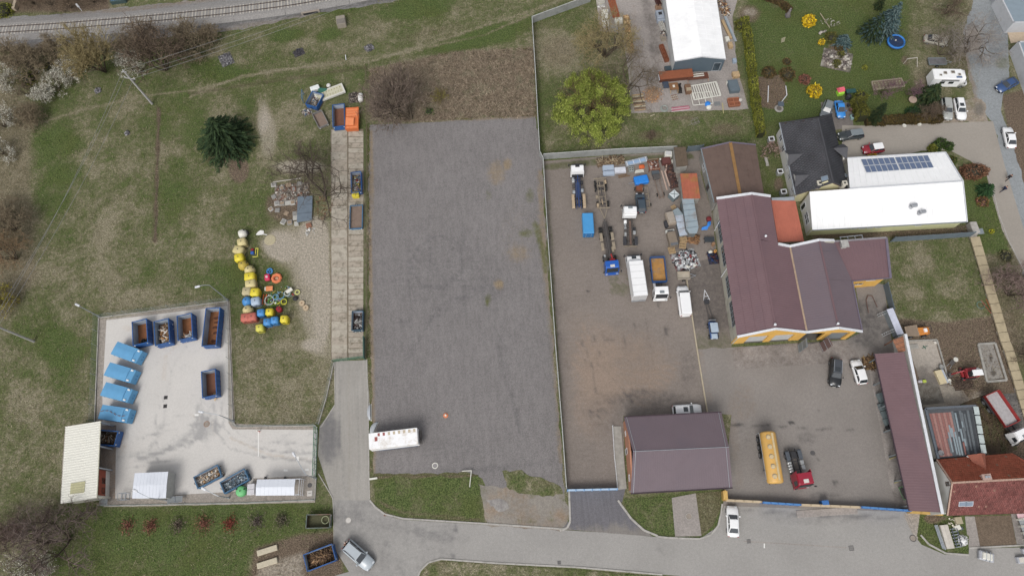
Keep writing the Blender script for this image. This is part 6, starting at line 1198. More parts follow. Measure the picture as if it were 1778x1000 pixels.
t=skip('old rusty green skip with soil and a coiled hose',(532,905),(573,904),2.0,1.1,M('skip_oldgreen',S(98,110,104),var=.25,stain=S(130,90,70),sa=.8),M('skip_innerold',S(96,84,70),var=.2),M('skip_soil',S(84,84,58),var=.3,scale=4),ribs=False);pt(t,'coiled_hose',M('hose_green',S(158,164,130)),dO((-.9,-.2,.5),.55,.07,18,5))
t=skip('blue skip heaped with mixed plastic rubbish beside the yellow box',(618,299),(619,334),1.9,1.2,L=4.2,ribs=False);heap('mixed white and coloured rubbish in the blue skip on the slab lane','rubbish',0,0,3.8,1.65,.2,.6,170,PLAST+MIX,h_of(t),(.12,.4),.5,.2,11,world=Vector(t.location))
t=skip('faded empty flat skip on the slab lane below the yellow box',(619,357),(618,397),2.3,.6,skip_old,M('skip_faded',S(130,128,126)),M('skip_floor_faded',S(134,116,104),var=.15,scale=2),ribs=False)
t=skip('dark blue skip of black and white scrap lower down the slab lane',(621,540),(620,573),1.9,1.2,M('skip_darkblue',S(60,84,100),var=.15),ribs=False);heap('black and white scrap strips in the dark blue skip on the lane','scrap',0,0,3.1,1.6,.2,.5,70,[S(230,230,228),S(50,44,42),S(70,50,48),S(170,168,164)],h_of(t),(.3,.6),.3,.6,12,world=Vector(t.location))
t=skip('empty royal blue skip next to the orange container',(587.5,182),(588.5,220),2.3,1.4,floor=M('skip_floor_brown'),ribs=False)
t=skip('small tilted blue skip of rubble at the upper end of the lane',(540,184),(552,162),2.4,1.3,skip_blue,ribs=False);heap('grey brown rubble in the small tilted blue skip','rubble',0,0,2.4,2.0,.2,.7,120,MIX,h_of(t),(.12,.4),.5,.2,13,world=Vector(t.location))
t=skip('low faded skip set askew on the concrete below the rubble skip',(550,195),(562,219),2.0,.6,M('skip_faded'),M('skip_faded'),M('skip_floor_faded'),ribs=False)
t=thg('orange_container','orange covered waste container with a loose lid at the top of the slab lane','container',P(614,212));t.rotation_euler=(0,0,-.03)
om=M('orange_paint',S(214,116,66),ro=.5,var=.08,stain=S(190,90,44),sa=.5);pt(t,'body',om,d_loft([[(-1.1,-2.2,.1),(1.1,-2.2,.1),(1.1,2.2,.1),(-1.1,2.2,.1)],[(-1.25,-2.4,1.3),(1.25,-2.4,1.3),(1.25,2.4,1.3),(-1.25,2.4,1.3)]]));pt(t,'top_sheet',M('orange_pale',S(230,140,92),var=.06),dB(-1.05,1.05,.2,2.2,1.3,1.34))
for k in rn(4):pt(t,'top_rib',om,dR((-1.1,.3+k*.6,1.37),(1.1,.3+k*.6,1.37),.08,.06))
pt(t,'loose_lid',M('orange_pale'),d_slab([(-1.2,-1.6,1.4),(.4,-1.8,1.5),(.5,-.3,1.75),(-1.1,0,1.6)],.05));pt(t,'edge_strip',M('orange_pale'),dB(-1.0,1.0,-2.2,-1.9,1.3,1.33))
t=thg('framed_board','long white framed panel with rows of dark marks lying behind the rubble skip','panel',P(574,165));t.rotation_euler=(0,0,.33);pt(t,'body',M('panel_white',S(214,212,204),var=.06),dB(-2.9,2.9,-1.1,1.1,.3,.7));pt(t,'inset',M('panel_cream',S(196,192,168),var=.15,scale=3),dB(-2.6,2.6,-.85,.85,.7,.71))
for r_ in(-.45,.4):
 for k in rn(9):pt(t,'slot',M('slot_olive',S(140,136,96)),dB(-2.3+k*.55,-2.1+k*.55,r_-.1,r_+.1,.71,.725))
t=thg('green_sheet','dark green sheet slumped over the junk beside the white wall panel','tarpaulin',P(560,166));pt(t,'sheet',M('sheet_green',S(52,104,88),ro=.5,var=.15),d_slab([(-.9,-1.2,.5),(.6,-1.2,.3),(1.1,.9,.8),(-.5,1.2,1.0)],.06))
t=thg('white_tub','white box shaped tub perched above the small rubble skip','tub',P(549,158));t.rotation_euler=(0,0,.3);pt(t,'tub',M('tub_white',S(226,230,228)),dC(-.9,.9,-.5,.5,.3,1.1,.1))
t=thg('white_sack','small white sack lying on the grass left of the long white panel','sack',P(571,150));pt(t,'sack',M('sack_white',S(222,220,216)),dL([(.3,0),(.45,.2),(.35,.42),(.1,.5)],n=9))
t=thg('bulk_bag','big white bulk bag beside the dark rubbish above the orange container','bag',P(627,172));m=MB();m.cbox(-.45,.45,-.9,.9,0,.9,.2,.25);m.bd('bag',M('sack_white'),t,True)
heap('dark rubbish pile beside the white bulk bag','rubbish',615,170,2.2,2.4,0,.5,60,[S(90,80,72),S(60,56,54),S(150,140,130)],0,(.15,.4),.4,.3,14,shape='round')
t=thg('blue_frame_rack','thin blue grey steel rack standing behind the small rubble skip','rack',P(528,172));m=MB();m.tube([(0,-1,0),(0,-1,1.6),(0,1,1.6),(0,1,0)],.06);m.tube([(0,-1,.8),(0,1,.8)],.05);m.bd('rack',M('rack_blue',S(84,120,150)),t)
heap('loose pipes and tubes lying between the rubble skip and the concrete','scrap',533,195,1.8,1.6,0,.2,26,MIX,.5,(.15,.4),.4,.6,15,shape='round')
t=thg('yellow_box','yellow plastic grit box pushed against the end of the rubbish filled skip','grit box',P(619,341));pt(t,'body',M('bin_yellow',S(222,204,62),ro=.5,var=.05),dC(-.6,.6,-.5,.5,0,.9,.08));pt(t,'lid',M('bin_yellow'),dC(-.64,.64,-.54,.54,.9,1.0,.06))
lbt=M('press_blue',S(98,158,200),ro=.7,var=.05,stain=S(96,150,196),sa=.4,ssc=.8);dbt=M('press_side',S(44,92,142),ro=.5,var=.1)
def press():
 t=thg('closed_container','x','container',(0,0,0),0,'sky blue closed containers along the left of the depot');h=2.5
 pt(t,'lower_body',dbt,dB(-h,h-.9,-1.1,1.1,.2,1.35))
 pt(t,'lid',lbt,d_loft([[(-h,-1.15,1.3),(h-1.1,-1.15,1.3),(h-1.1,1.15,1.3),(-h,1.15,1.3)],[(-h,-1.15,1.75),(h-1.1,-1.15,1.75),(h-1.1,1.15,1.75),(-h,1.15,1.75)],[(-h+.05,-.2,1.86),(h-1.15,-.2,1.86),(h-1.15,.2,1.86),(-h+.05,.2,1.86)]]))
 pt(t,'end_hopper',lbt,d_loft([[(h-1.08,-1.12,.25),(h,-1.1,.25),(h,1.1,.25),(h-1.08,1.12,.25)],[(h-1.08,-1.12,1.74),(h-.25,-1.1,1.5),(h-.25,1.1,1.5),(h-1.08,1.12,1.74)]]))
 for s_ in(-1,1):pt(t,'lifting_lug',plate_m,dB(h-.95,h-.55,s_*.85-.12,s_*.85+.12,1.6,1.75));pt(t,'hook_arm',dbt,dR((h-.6,s_*.3,.4),(h+.1,s_*.25,.9),.1,.1));pt(t,'skid',dbt,dR((-h+.1,s_*.45,.1),(h-.2,s_*.45,.1),.12,.16))
 for k in rn(5):m=MB();x=-h+.4+k*.9;m.box(x-.04,x+.04,-1.18,1.18,1.0,1.32);m.bd('rib',dbt,t)
 return t
pr=press()
for k,(a_,b_,lab)in enumerate((((245,621),(199,604),'sky blue closed container nearest the back row of skips, first of four'),((236,655),(185,640),'sky blue closed container with a smooth lid, second of four from the top'),((229,688),(180,675),'sky blue closed container, third of four from the top'),((226,722),(176,715),'sky blue closed container with a rusty scratched lid just above the shelter'))):
 A,B_=P(a_[0],a_[1],1.5),P(b_[0],b_[1],1.5);c=(A+B_)/2;t=put(pr,k==0,(c.x,c.y,.03),heading(B_,A),lab)
m=MB();
for k in rn(6):m.bar((-2.3+k*.75,.3*sin(k),1.99),(-1.8+k*.75,.3*sin(k+1),1.99),.09,.02)
m.bd('rust_scratch',M('rust_red',S(120,84,66)),t)['kind']='stuff'
# ---------------------------------------------------------------- recycling bins
def bell(nm,label,px,py,mat,r=.72,h=1.4,cap=None,hole=True,rz=0):
 p=P(px,py);t=thg(nm,label,'recycling bin',(p.x,p.y,.01),rz);m=MB();m.lathe([(r*.8,0),(r*.98,.25),(r,.7),(r*.86,1.05),(r*.5,h-.08),(.12,h)],n=14);m.bd('body',mat,t,True)
 if hole:
  for a in(.4,2.6):pt(t,'opening',bk,dY((cos(a)*r*.72,sin(a)*r*.72,1.0),(cos(a)*r*.88,sin(a)*r*.88,1.12),.13,n=10))
 pt(t,'lifting_knob',cm_ if cap is None else cap,dY((0,0,h-.03),(0,0,h+.12),.1,n=8));return t
def bx(nm,label,px,py,mat,w_=1.1,d=1.1,h=1.45,rz=0,flap=None):
 p=P(px,py);t=thg(nm,label,'recycling bin',(p.x,p.y,.01),rz);m=MB();m.cbox(-w_/2*.94,w_/2*.94,-d/2*.94,d/2*.94,0,.4,.12,.0);m.cbox(-w_/2,w_/2,-d/2,d/2,.4,h,.16,.24);m.bd('body',mat,t,True)
 for p_ in t.children:pass
 pt(t,'slot',bk,dB(-.2,.2,-d/2-.01,-d/2+.06,.95,1.15));pt(t,'lifting_knob',flap or cm_,dY((0,0,h-.02),(0,0,h+.1),.09,n=8));return t
by,cr_,bl_,wb=M('bin_yellow'),M('bin_cream',S(206,192,140),ro=.6,var=.08,stain=S(150,140,100),sa=.5),M('bin_blue',S(74,140,200),ro=.5,var=.06),M('bin_white',S(220,218,208),ro=.5,var=.06)
oldy=M('bin_oldyellow',S(190,168,74),ro=.6,var=.1,stain=S(140,124,70),sa=.5);pink=M('bin_salmon',S(190,106,92),ro=.6,var=.08,stain=S(150,80,72),sa=.4);pale_b=M('bin_paleblue',S(170,186,204),ro=.5,var=.06);limey=M('bin_lime',S(206,200,90),ro=.6,var=.07)
def bp(x,y):return 395+x/4.76,380+y/4.76
spec=[('igloo_bin',140,135,'white igloo bin tipped on its side, topmost of the bin row','tip',wb,0),('square_bin',140,208,'cream square bin just below the toppled white igloo','box',cr_,.2),('square_bin',113,272,'cream bin with a rounded shoulder above the first yellow bin','box',cr_,-.4),('square_bin',117,334,'bright yellow square bin upper left in the row','box',by,.15),
 ('igloo_bin',143,388,'dull yellow igloo bin leaning against the yellow square bin','bell',oldy,0),('igloo_bin',196,430,'cream igloo bin with dark openings in the middle of the row','bell',cr_,0),('square_bin',205,490,'bright yellow square bin with a wide top in the middle of the row','box',by,.05),('square_bin',212,548,'pale yellow square bin below the wide yellow one','box',cr_,.1),
 ('square_bin',182,610,'old beige bin with a dark gap, left of the lower yellow bin','box',M('bin_beige',S(186,174,138),var=.12),-.1),('square_bin',248,618,'bright yellow square bin right beside the old beige bin','box',by,-.12),('igloo_bin',178,685,'sky blue igloo bin below the old beige one','bell',bl_,0),('square_bin',254,692,'small pale blue white bin right of the sky blue igloo','box',pale_b,.1),
 ('igloo_bin',182,756,'yellow cream igloo bin above the two salmon bins','bell',cr_,1),('square_bin',172,826,'left one of the two salmon red bins','box',pink,0),('square_bin',226,820,'right one of the two salmon red bins','box',pink,.05),('square_bin',298,786,'blue square bin above the pair of blue bins','box',bl_,.05),('square_bin',368,780,'yellow square bin between the upper blue bin and the red bin','box',by,-.05),
 ('square_bin',350,862,'left one of the pair of blue bins','box',bl_,0),('square_bin',410,848,'right one of the pair of blue bins','box',bl_,.02),('square_bin',488,838,'yellow bin with a spout at the right end of the lower row','box',by,-.1),('square_bin',288,910,'lone yellow square bin at the very bottom of the group','box',limey,.05),('round_bin',438,750,'small dark red round bin beside the coiled hoses','small',M('bin_red',S(150,40,50),var=.08),0)]
for nm,x,y,lb_,kd,mt,rz in spec:
 X,Y=bp(x,y+8);
 if kd=='box':bx(nm,lb_,X,Y,mt,rz=rz,w_=1.75 if x in(113,205,212)else 1.5 if x<256 else 1.25,d=1.45 if x<256 else 1.25,h=1.6)
 elif kd=='bell':bell(nm,lb_,X,Y,mt,.92,1.55)
 elif kd=='small':bell(nm,lb_,X,Y,mt,.5,1.0,hole=False)
 else:
  t=bell(nm,lb_,X,Y,mt,.8);t.rotation_euler=(0,R(88),R(10));t.location.z=.7;t.location.x-=.6
  pt(t,'base_opening',bk,dL([(.42,1.46),(.42,1.6),(.05,1.6)]))
heap('tangle of green, yellow and blue hoses and white junk between the bins','hoses',487,515,5.0,3.4,0,.3,70,PLAST,.3,(.1,.35),.4,.3,21,shape='round',mound=False)
random.seed(5)
for k,(x,y,r_,c_)in enumerate(((385,665,.7,'hose_green2'),(410,680,.62,'hose_yellow'),(375,690,.8,'hose_green2'),(440,640,.7,'hose_blue'),(470,690,.5,'hose_yellow'),(350,680,.85,'hose_white'),(500,620,.55,'hose_white'),(405,655,.5,'hose_blue'))):
 X,Y=bp(x,y);p=P(X,Y);m=MB();m.ring((0,0,0),r_,.05,22,5);m.ring((.06,.05,.08),r_*.9,.05,22,5);cc={'hose_green2':S(90,150,60),'hose_yellow':S(206,206,70),'hose_blue':S(110,160,190),'hose_white':S(190,196,190)}[c_];o=m.bd('hose_coil',M(c_,cc,ro=.5));o.location=(p.x,p.y,.08+.05*k);o.rotation_euler=(ru(-.1,.1),ru(-.1,.1),0);tag(o,'coil of garden hose in the tangle among the bins','hose','hose coils among the bins')
def sim(lb_,cat,X,Y,parts,rz=0):
 p=P(X,Y);t=thg(cat.replace(' ','_'),lb_,cat,(p.x,p.y,.01),rz)
 for pn,fn,mt in parts:m=MB();fn(m);m.bd(pn,mt,t)
 return t
X,Y=bp(410,495);sim('orange eight sided plastic play ring with a hole in its middle','play ring',X,Y,[('ring',lambda m:(m.ring((0,0,.25),.7,.3,8,6)),M('ring_orange',S(222,128,88),ro=.5)),('middle',dL([(.3,.1),(.3,.2),(.02,.2)]),M('ring_pale',S(200,160,130)))])
X,Y=bp(352,436);sim('blue plastic play wheel with spokes just above the orange ring','toy hoop',X,Y,[('rim',dO((0,0,.2),.48,.12,16,6),bl_)]+[('spoke',(lambda a:dR((0,0,.2),(.45*cos(a),.45*sin(a),.2),.12,.12))(a),bl_)for a in(.3,2.4,4.5)])
X,Y=bp(335,490);sim('pink and red plastic toy car left of the orange ring','toy car',X,Y,[('body',dC(-.45,.45,-.6,.6,.05,.6,.12),M('toy_pink',S(206,50,90),ro=.4)),('seat',dC(-.2,.2,-.2,.25,.6,.75,.05),M('toy_pale',S(226,190,196)))],.1)
X,Y=bp(352,582);sim('small orange and white plastic table above the orange poles','table',X,Y,[('top',dC(-.6,.6,-.45,.45,.35,.45,.05),M('toy_orange',S(232,150,100),ro=.5)),('rim',dC(-.85,-.62,-.3,.4,.1,.4,.04),wb)]+[('leg',(lambda x,y:dB(x-.04,x+.04,y-.04,y+.04,0,.35))(x,y),wb)for x in(-.5,.5)for y in(-.35,.35)])
for k,x in enumerate((296,318)):X,Y=bp(x,668);sim(('left' if k==0 else 'right')+' one of two orange poles lying beside the pale blue bin','pole',X,Y,[('pole',dR((-.12,-.95,.1),(.12,.95,.1),.16,.12),M('toy_orangered',S(214,106,66)))])
X,Y=bp(225,278);sim('pale yellow toy frame with a blue and dark red seat','toy',X,Y,[('frame',lambda m:(m.tube([(-.3,-.9,.1),(.6,-.9,.1),(.6,.7,.1),(.1,.7,.1)],.09),m.tube([(.2,-.3,.1),(.2,.5,.1)],.08)),limey),('seat',dC(-.6,.0,-.45,.1,.1,.5,.08),M('toy_blue',S(52,96,170),ro=.5)),('backrest',dC(-.6,-.1,.3,.7,.1,.4,.08),M('bin_red'))])
X,Y=bp(270,118);sim('white cloud shaped board with a handle leaning by the pale round mat','board',X,Y,[('board',d_prism([(-.75,-.3),(-.3,-.45),(.45,-.4),(.75,0),(.6,.4),(.1,.5),(-.3,.3)],.05,.12),white_paint),('handle',dR((.5,-.3,.1),(1.3,-.55,.1),.14,.06),white_paint)])
X,Y=bp(352,175);sim('round beige mat of dry sand lying on the grey soil','mat',X,Y,[('mat',dL([(1.05,0),(.98,.07),(.02,.1)],n=22),M('mat_beige',S(178,168,140),var=.2,scale=6))])
for x,y,r_,lb_ in((618,700,.5,'upper round wooden cable drum lid right of the hoses'),(650,738,.5,'lower round wooden lid right of the hoses')):X,Y=bp(x,y);sim(lb_,'cable drum',X,Y,[('disc',dL([(.5,0),(.5,.3),(.02,.3)],n=18),M('drum_wood',S(190,170,142),var=.15)),('hub',dL([(.12,.3),(.12,.36),(.02,.36)]),M('drum_dark',S(140,110,86)))])
X,Y=bp(583,612);sim('pale yellow ring shaped float at the right of the hoses','float',X,Y,[('ring',dO((0,0,.35),.38,.1,16,6),M('ring_lime',S(206,206,130)))])
X,Y=bp(565,660);sim('shiny black sack just above the round wooden lids','sack',X,Y,[('sack',dL([(.35,0),(.5,.2),(.3,.45),(.1,.5)],n=8),bk)])
X,Y=bp(517,600);sim('white plastic drum lying in the middle of the hose tangle','drum',X,Y,[('drum',dY((-.5,-.3,.45),(.5,.3,.45),.35,n=14),wb)])
def q4(x,y):return 455+x/3.846,140+y/3.846
X,Y=q4(290,865);sim('large blue grey metal sheet lying on the pile of old window frames','sheet',X,Y,[('sheet',d_slab([(-1.35,-2.6,.5),(1.35,-2.4,.4),(1.4,2.5,.5),(-1.3,2.6,.6)],.06),M('sheet_bluegrey',S(108,120,132),ro=.5,var=.12,scale=1.5))]+[('seam',(lambda y:dR((-1.3,y,.56),(1.3,y+.05,.5),.06,.04))(y),M('sheet_seam',S(84,94,104)))for y in(-.9,.8)])
frame_spots=[(100,822,.1),(137,822,0),(175,820,.05),(105,868,-.1),(208,818,.1),(80,778,.5),(145,945,-.5),(188,950,.1),(232,958,.1),(222,890,.05),(165,888,-.5),(315,970,.2),(80,700,0),(135,720,.3),(180,700,.1),(215,730,.2),(60,860,.6),(250,690,.1),(300,720,.2),(150,775,.3),(225,920,.0)]
fpal=[M('frame_white',S(178,176,170),var=.15,scale=3),M('frame_greyish',S(140,138,134),var=.2,scale=3),M('frame_tan',S(150,132,112),var=.2,scale=3),M('frame_brick',S(140,100,80),var=.2,scale=3)]
wher=['in the top row beside the sheet','left end of the heap','under the bare tree','lower edge of the heap']
random.seed(9)
for k,(x,y,rz)in enumerate(frame_spots):
 X,Y=q4(x,y);w_,d_=ru(.38,.5),ru(.4,.55);mt=fpal[k%4 if k>8 else k%2];p=P(X,Y);t=thg('paving_block','grey concrete block or tile dumped in the heap around the blue grey sheet','concrete block',(p.x,p.y,.0),rz,'dumped blocks around the blue grey sheet')
 m=MB();hh=ru(.18,.4);m.cbox(-w_,w_,-d_,d_,0,hh,.05);m.bd('block',mt,t)
 if k%3!=2:
  pt(t,'recess',fpal[(k+1)%3],dC(-w_+.12,w_-.12,-d_+.14,d_-.14,hh,hh+.03,.03))
heap('mixed bricks, tiles and slats dumped around the blue grey sheet','rubble',*q4(200,760),6.5,4.5,0,.25,210,RUBB+[S(130,92,76),S(110,104,98)],0,(.12,.45),.3,.35,31)
heap('sticks and reddish rubbish under the bare tree','rubbish',*q4(410,850),3.4,5.0,0,.08,90,BRUSH+[S(130,92,76)],0,(.1,.35),.2,.8,32,shape='round',mound=False)
heap('small pile of white broken pieces below the sheet','scraps',*q4(325,1010),1.8,1.4,0,.2,14,[S(214,212,206)],.5,(.2,.5),.3,.6,33,shape='round',mound=False)
X,Y=q4(180,672);sim('long pale plank lying along the top of the dumped blocks','plank',X,Y,[('plank',dR((-2.9,-.1,.35),(2.4,.15,.35),.16,.08),M('plank_pale',S(190,184,174)))])
for x,y,lb_ in((470,930,'left pale concrete beam on the verge by the branch filled skip'),(466,974-11,'lower pale concrete beam beside the other one on the verge')):
 sim(lb_,'beam',x-5+(4 if 'lower' in lb_ else 0),y+25 if 'left' in lb_ else y+14,[('beam',dC(-1.55,1.55,-.42,.42,0,.35,.04),M('beam_pale',S(192,182,160),var=.15,scale=3))],.2)
# ---------------------------------------------------------------- yard junk
beam_o=M('beam_rust',S(150,88,60),ro=.85,var=.2,scale=3);pal_w=M('pallet_wood',S(182,156,120),var=.18,scale=3)
def pallet(nm,lb_,X,Y,rz=0,n=1,s=1.0,mt=pal_w,group=None):
 p=P(X,Y);t=thg(nm,lb_,'pallet',(p.x,p.y,.01),rz,group);t.scale=(s,s,1)
 for j in rn(n):
  z=j*.15
  for k in rn(5):m=MB();x=-.5+k*.25;m.box(x-.05,x+.05,-.6,.6,z+.11,z+.14);m.bd('board',mt,t)
  for y in(-.5,0,.5):pt(t,'bearer',mt,dB(-.6,.6,y-.05,y+.05,z+.01,z+.11))
 return t
def j5(x,y):return 980+x/6.25,260+y/6.25
def sheets(lb_,X,Y,L,W,h,mt,rz=0,cat='sheets',n=4):
 return sim(lb_,cat,X,Y,[('sheet',(lambda k:dB(-L/2+.02*k,L/2-.015*k,-W/2+.015*(k%2),W/2-.02*(k%3),h*k/n,h*(k+.85)/n))(k),mt)for k in rn(n)],rz)
lg=M('light_grey_sheet',S(168,180,196),ro=.5,var=.06,scale=2);
sheets('upper stack of pale blue grey sheets left of the white stack',*j5(474,208),2.1,1.0,.5,lg,-.03);sheets('lower stack of pale blue grey sheets with a split edge',*j5(480,266),2.1,.85,.4,lg,-.03)
sheets('neat stack of white boards between the blue grey stack and the cable box',*j5(602,232),2.1,1.05,.5,M('board_white',S(206,208,216)),-.02)
sim('long silver glazed frame lying aslant behind the sheet stacks','frame',*j5(780,138),[('frame',dB(-2.1,2.1,-.55,.55,.1,.35),galv),('pane',dB(-1.7,1.7,-.35,.3,.35,.37),M('pane_blue',S(150,172,200),ro=.2))]+[('bar',(lambda x:dB(x-.04,x+.04,-.5,.5,.35,.42))(x),tw_)for x in(-1.8,-.6,.6,1.8)],.16)
heap('long heap of rusty wire and straw coloured rods along the concrete fence','scrap wire',*j5(500,128),5.2,1.8,0,.35,300,[S(150,130,104),S(118,96,76),S(170,156,130),S(90,76,64)],.03,(.2,.6),.15,.95,41)
sim('flat grey box with holes left of the orange sheet pile','box',*j5(722,222),[('box',dC(-.5,.5,-.55,.55,0,.5,.04),M('grey_box',S(140,142,138)))]+[('hole',(lambda x,y:dB(x-.1,x+.1,y-.1,y+.1,.5,.51))(x,y),bk)for x in(-.22,.22)for y in(-.25,.2)],-.05)
sim('bright orange sack lying between the grey box and rusty rack','sack',*j5(838,192),[('sack',dC(-.5,.5,-.35,.4,0,.5,.15,.2),M('sack_orange',S(206,100,54)))])
sim('white plastic beams below the orange sack','beams',*j5(812,240),[('beam',(lambda k:dR((-.9+.1*k,-.25+.22*k,.15),(.8,-.2+.22*k,.15),.14,.14))(k),wb)for k in rn(3)],.03)
sim('rusty metal rack piled with red brown scrap beside the pale beams','rack',*j5(962,188),[('tray',dB(-.95,.95,-1.0,1.0,.5,.56),rust)]+[('post',(lambda x,y:dB(x-.05,x+.05,y-.05,y+.05,0,1.1))(x,y),rust)for x in(-.95,.95)for y in(-1,1)]+[('rail',(lambda y:dR((-.95,y,1.05),(.95,y,1.05),.06,.06))(y),M('rail_tan',S(170,140,120)))for y in(-1,1)])
heap('reddish scrap lying in the rusty rack','scrap',*j5(962,188),1.7,1.8,.55,.3,60,[S(140,70,56),S(170,130,110),S(196,190,184),S(100,70,60)],0,(.15,.4),.3,.4,42)
sim('white cabinet lying on its side against the brown shed','cabinet',*j5(1118,76),[('body',dC(-.65,.65,-.5,.5,0,1.2,.06),wb),('door',dB(-.5,.5,-.4,.4,1.2,1.23),M('door_white'))],-.15)
sim('dark red brown crate below the white cabinet','crate',*j5(1098,142),[('crate',dC(-.8,.8,-.6,.6,0,.9,.04),M('crate_red',S(98,58,54),var=.15))])
sim('white round basin leaning on the brown shed wall','basin',*j5(1180,135),[('basin',dL([(.3,0),(.42,.3),(.4,.34),(.05,.25)],n=16),wb)])
sim('small white cap on a short post beside the rusty rack','post',*j5(1030,136),[('post',dY((0,0,0),(0,0,1.0),.05),galv),('cap',dL([(.16,1.0),(.16,1.1),(.02,1.14)]),wb)])
for k,(a_,b_,lb_,mt)in enumerate((((1050,240),(1112,440),'pale pinkish beam, left one of the leaning beams beside the red brown scrap','beam_pink'),((1085,240),(1140,400),'pale pinkish beam, right one of the leaning beams','beam_pink'),((1112,130),(1098,240),'short pink beam standing between the crate and the long beams','beam_pink'))):
 A,B_=P(*j5(*a_)),P(*j5(*b_));c=(A+B_)/2;t=thg('timber_beam',lb_,'beam',(c.x,c.y,0));pt(t,'beam',M('beam_pink',S(186,162,148),var=.15),dR(A-c+V3((0,0,.3)),B_-c+V3((0,0,.12)),.22,.16))
heap('red brown scrap metal along the low wall beside the pale beams','scrap',*j5(1160,290),1.6,5.0,0,.5,160,[S(96,62,54),S(84,72,70),S(120,90,78),S(70,60,60)],.05,(.15,.5),.3,.6,43)
sheets('dark grey chest at the head of the rusty drawbar frame',*j5(985,262),1.3,.8,.6,M('chest_dark',S(84,92,98)),0,'chest',1)
sim('galvanised box crate with a white crossed top standing askew in the yard','crate',*j5(1178,520),[('body',dC(-.7,.7,-.7,.7,0,1.2,.04),M('crate_grey',S(108,120,124))),('top',dB(-.66,.66,-.66,.66,1.2,1.25),M('top_white',S(206,214,216))),('cross_bar',dR((-.5,-.5,1.28),(.5,.5,1.28),.1,.04),M('crate_grey')),('cross_bar',dR((-.5,.5,1.29),(.5,-.5,1.29),.1,.04),M('crate_grey'))],.6)
sim('short brown beams lying below the white boards','beams',*j5(655,292),[('beam',(lambda k:dR((-1.2,-.1+.35*k,.12),(.9-.4*k,-.02+.32*k,.12),.16,.14))(k),M('beam_brown',S(120,96,74),var=.2))for k in rn(2)],.08)
def j8(x,y):return 1130+x/6.67,330+y/6.67
pallet('wooden_pallet','small pallet at the upper end of the silver sheet trailer',*j8(262,208),.35,2,.7)
sim('low store of tilted silver sheets with rust streaks beside the long pale store','sheet store',*j8(335,400),[('base',d_prism([(-.75,-2.6),(.9,-2.6),(.7,1.2),(-.1,2.9),(-1.1,2.4),(-.8,1.0)],0,.9),M('store_wall'))]+[('sheet',(lambda k:d_slab([(-.8+.02*k,-2.6+k*1.35,.95),(.9-.05*k,-2.6+k*1.35,1.0),(.8-.05*k,-1.35+k*1.35,1.05),(-.8,-1.35+k*1.35,.98)],.03))(k),M('sheet_silver',S(178,188,200),ro=.4,var=.12,scale=3,stain=S(150,120,100),sa=.6))for k in rn(3)]+[('sheet',d_slab([(-.8,1.4,1.0),(.75,1.4,1.0),(.1,2.8,1.05),(-1.05,2.35,1.05)],.03),M('sheet_greyblue',S(140,152,158)))],.05)
sim('beige canopied machine at the left edge of the sheet stores','machine',*j8(220,350),[('body',dC(-.75,.75,-1.3,1.2,.3,1.1,.12),M('machine_tan',S(150,138,124),var=.15)),('canopy',dC(-.6,.65,-1.1,1.1,1.1,1.35,.1),M('canopy_tan',S(160,150,138),var=.12)),('gear_side',dC(-1.3,-.75,-1.5,-.3,.2,.8,.06),cd_)],.1)
sim('brown grey loader body with a flat dark end behind the beige machine','machine',*j8(238,585),[('bonnet',dC(-.75,.75,-1.5,1.2,.2,1.3,.1),M('bonnet_brown',S(130,118,104),var=.12)),('rear_plate',dB(-.65,.65,-1.5,-1.0,1.3,1.34),M('plate_dark',S(104,106,110))),('grille',dC(-.8,.75,1.25,1.75,.3,.9,.05),M('grille_pale',S(190,190,184))),('bar',dB(-.5,.5,1.4,1.55,.9,.95),bk)],.06)
pallet('wooden_pallet','pallet leaning at the tail of the brown grey loader',*j8(240,705),.05,3);pallet('wooden_pallet','cardboard brown pallet at the tail of the silver sheets, upper one',*j8(370,575),.1,4);pallet('wooden_pallet','tan pallet stack below the upper brown pallet',*j8(366,645),-.25,3)
heap('brown timber ends sticking out below the clipped pale store','timber',*j8(475,560),2.0,2.6,0,.4,40,WOOD[:2]+[S(120,92,70)],1.2,(.3,.6),.2,.9,44)
heap('pile of white and grey appliance scrap above the small pale trailer','scrap',*j8(400,815),4.4,3.6,0,.7,190,[S(222,224,226),S(180,184,188),S(90,92,96),S(130,60,60),S(60,60,62),S(206,206,206)],.2,(.2,.6),.4,.35,45,shape='round')
sim('white gas cylinder at the right end of the scrap pile','gas bottle',*j8(505,880),[('cylinder',dY((-.35,-.1,.22),(.35,.1,.22),.2,n=12),wb)],.2)
sim('white box lying at the bottom of the scrap pile','box',*j8(418,895),[('box',dC(-.5,.5,-.25,.25,0,.45,.08),wb)])
sim('crumpled bright blue tarpaulin against the hall wall','tarpaulin',*j8(640,430),[('sheet',lambda m:(m.slab([(-1.0,-.5,.05),(.1,-.6,.15),(.4,.1,.5),(-.8,-.1,.3)],.05),m.slab([(-.1,-.5,.2),(.7,.1,.5),(.9,.9,.4),(.3,.7,.6)],.05)),M('tarp_blue_small'))])
sim('dark red bundle above the crumpled blue tarpaulin','bundle',*j8(668,345),[('bundle',dC(-.4,.4,-.4,.4,0,.6,.15),M('bundle_red',S(120,44,48),var=.2))])
sim('dark workbench with shelves beside the hall wall','bench',*j8(670,600),[('top',dB(-.9,.8,-.4,.6,.7,.78),M('bench_dark',S(60,66,72)))]+[('leg',(lambda x,y:dB(x-.05,x+.05,y-.05,y+.05,0,.7))(x,y),bk)for x in(-.8,.7)for y in(-.3,.5)],-.1)
sim('small orange drum with a black centre below the workbench','drum',*j8(738,722),[('drum',dL([(.24,0),(.24,.7),(.02,.7)]),M('drum_orange',S(206,150,80))),('bung',dL([(.08,.7),(.08,.75),(.01,.75)]),bk)])
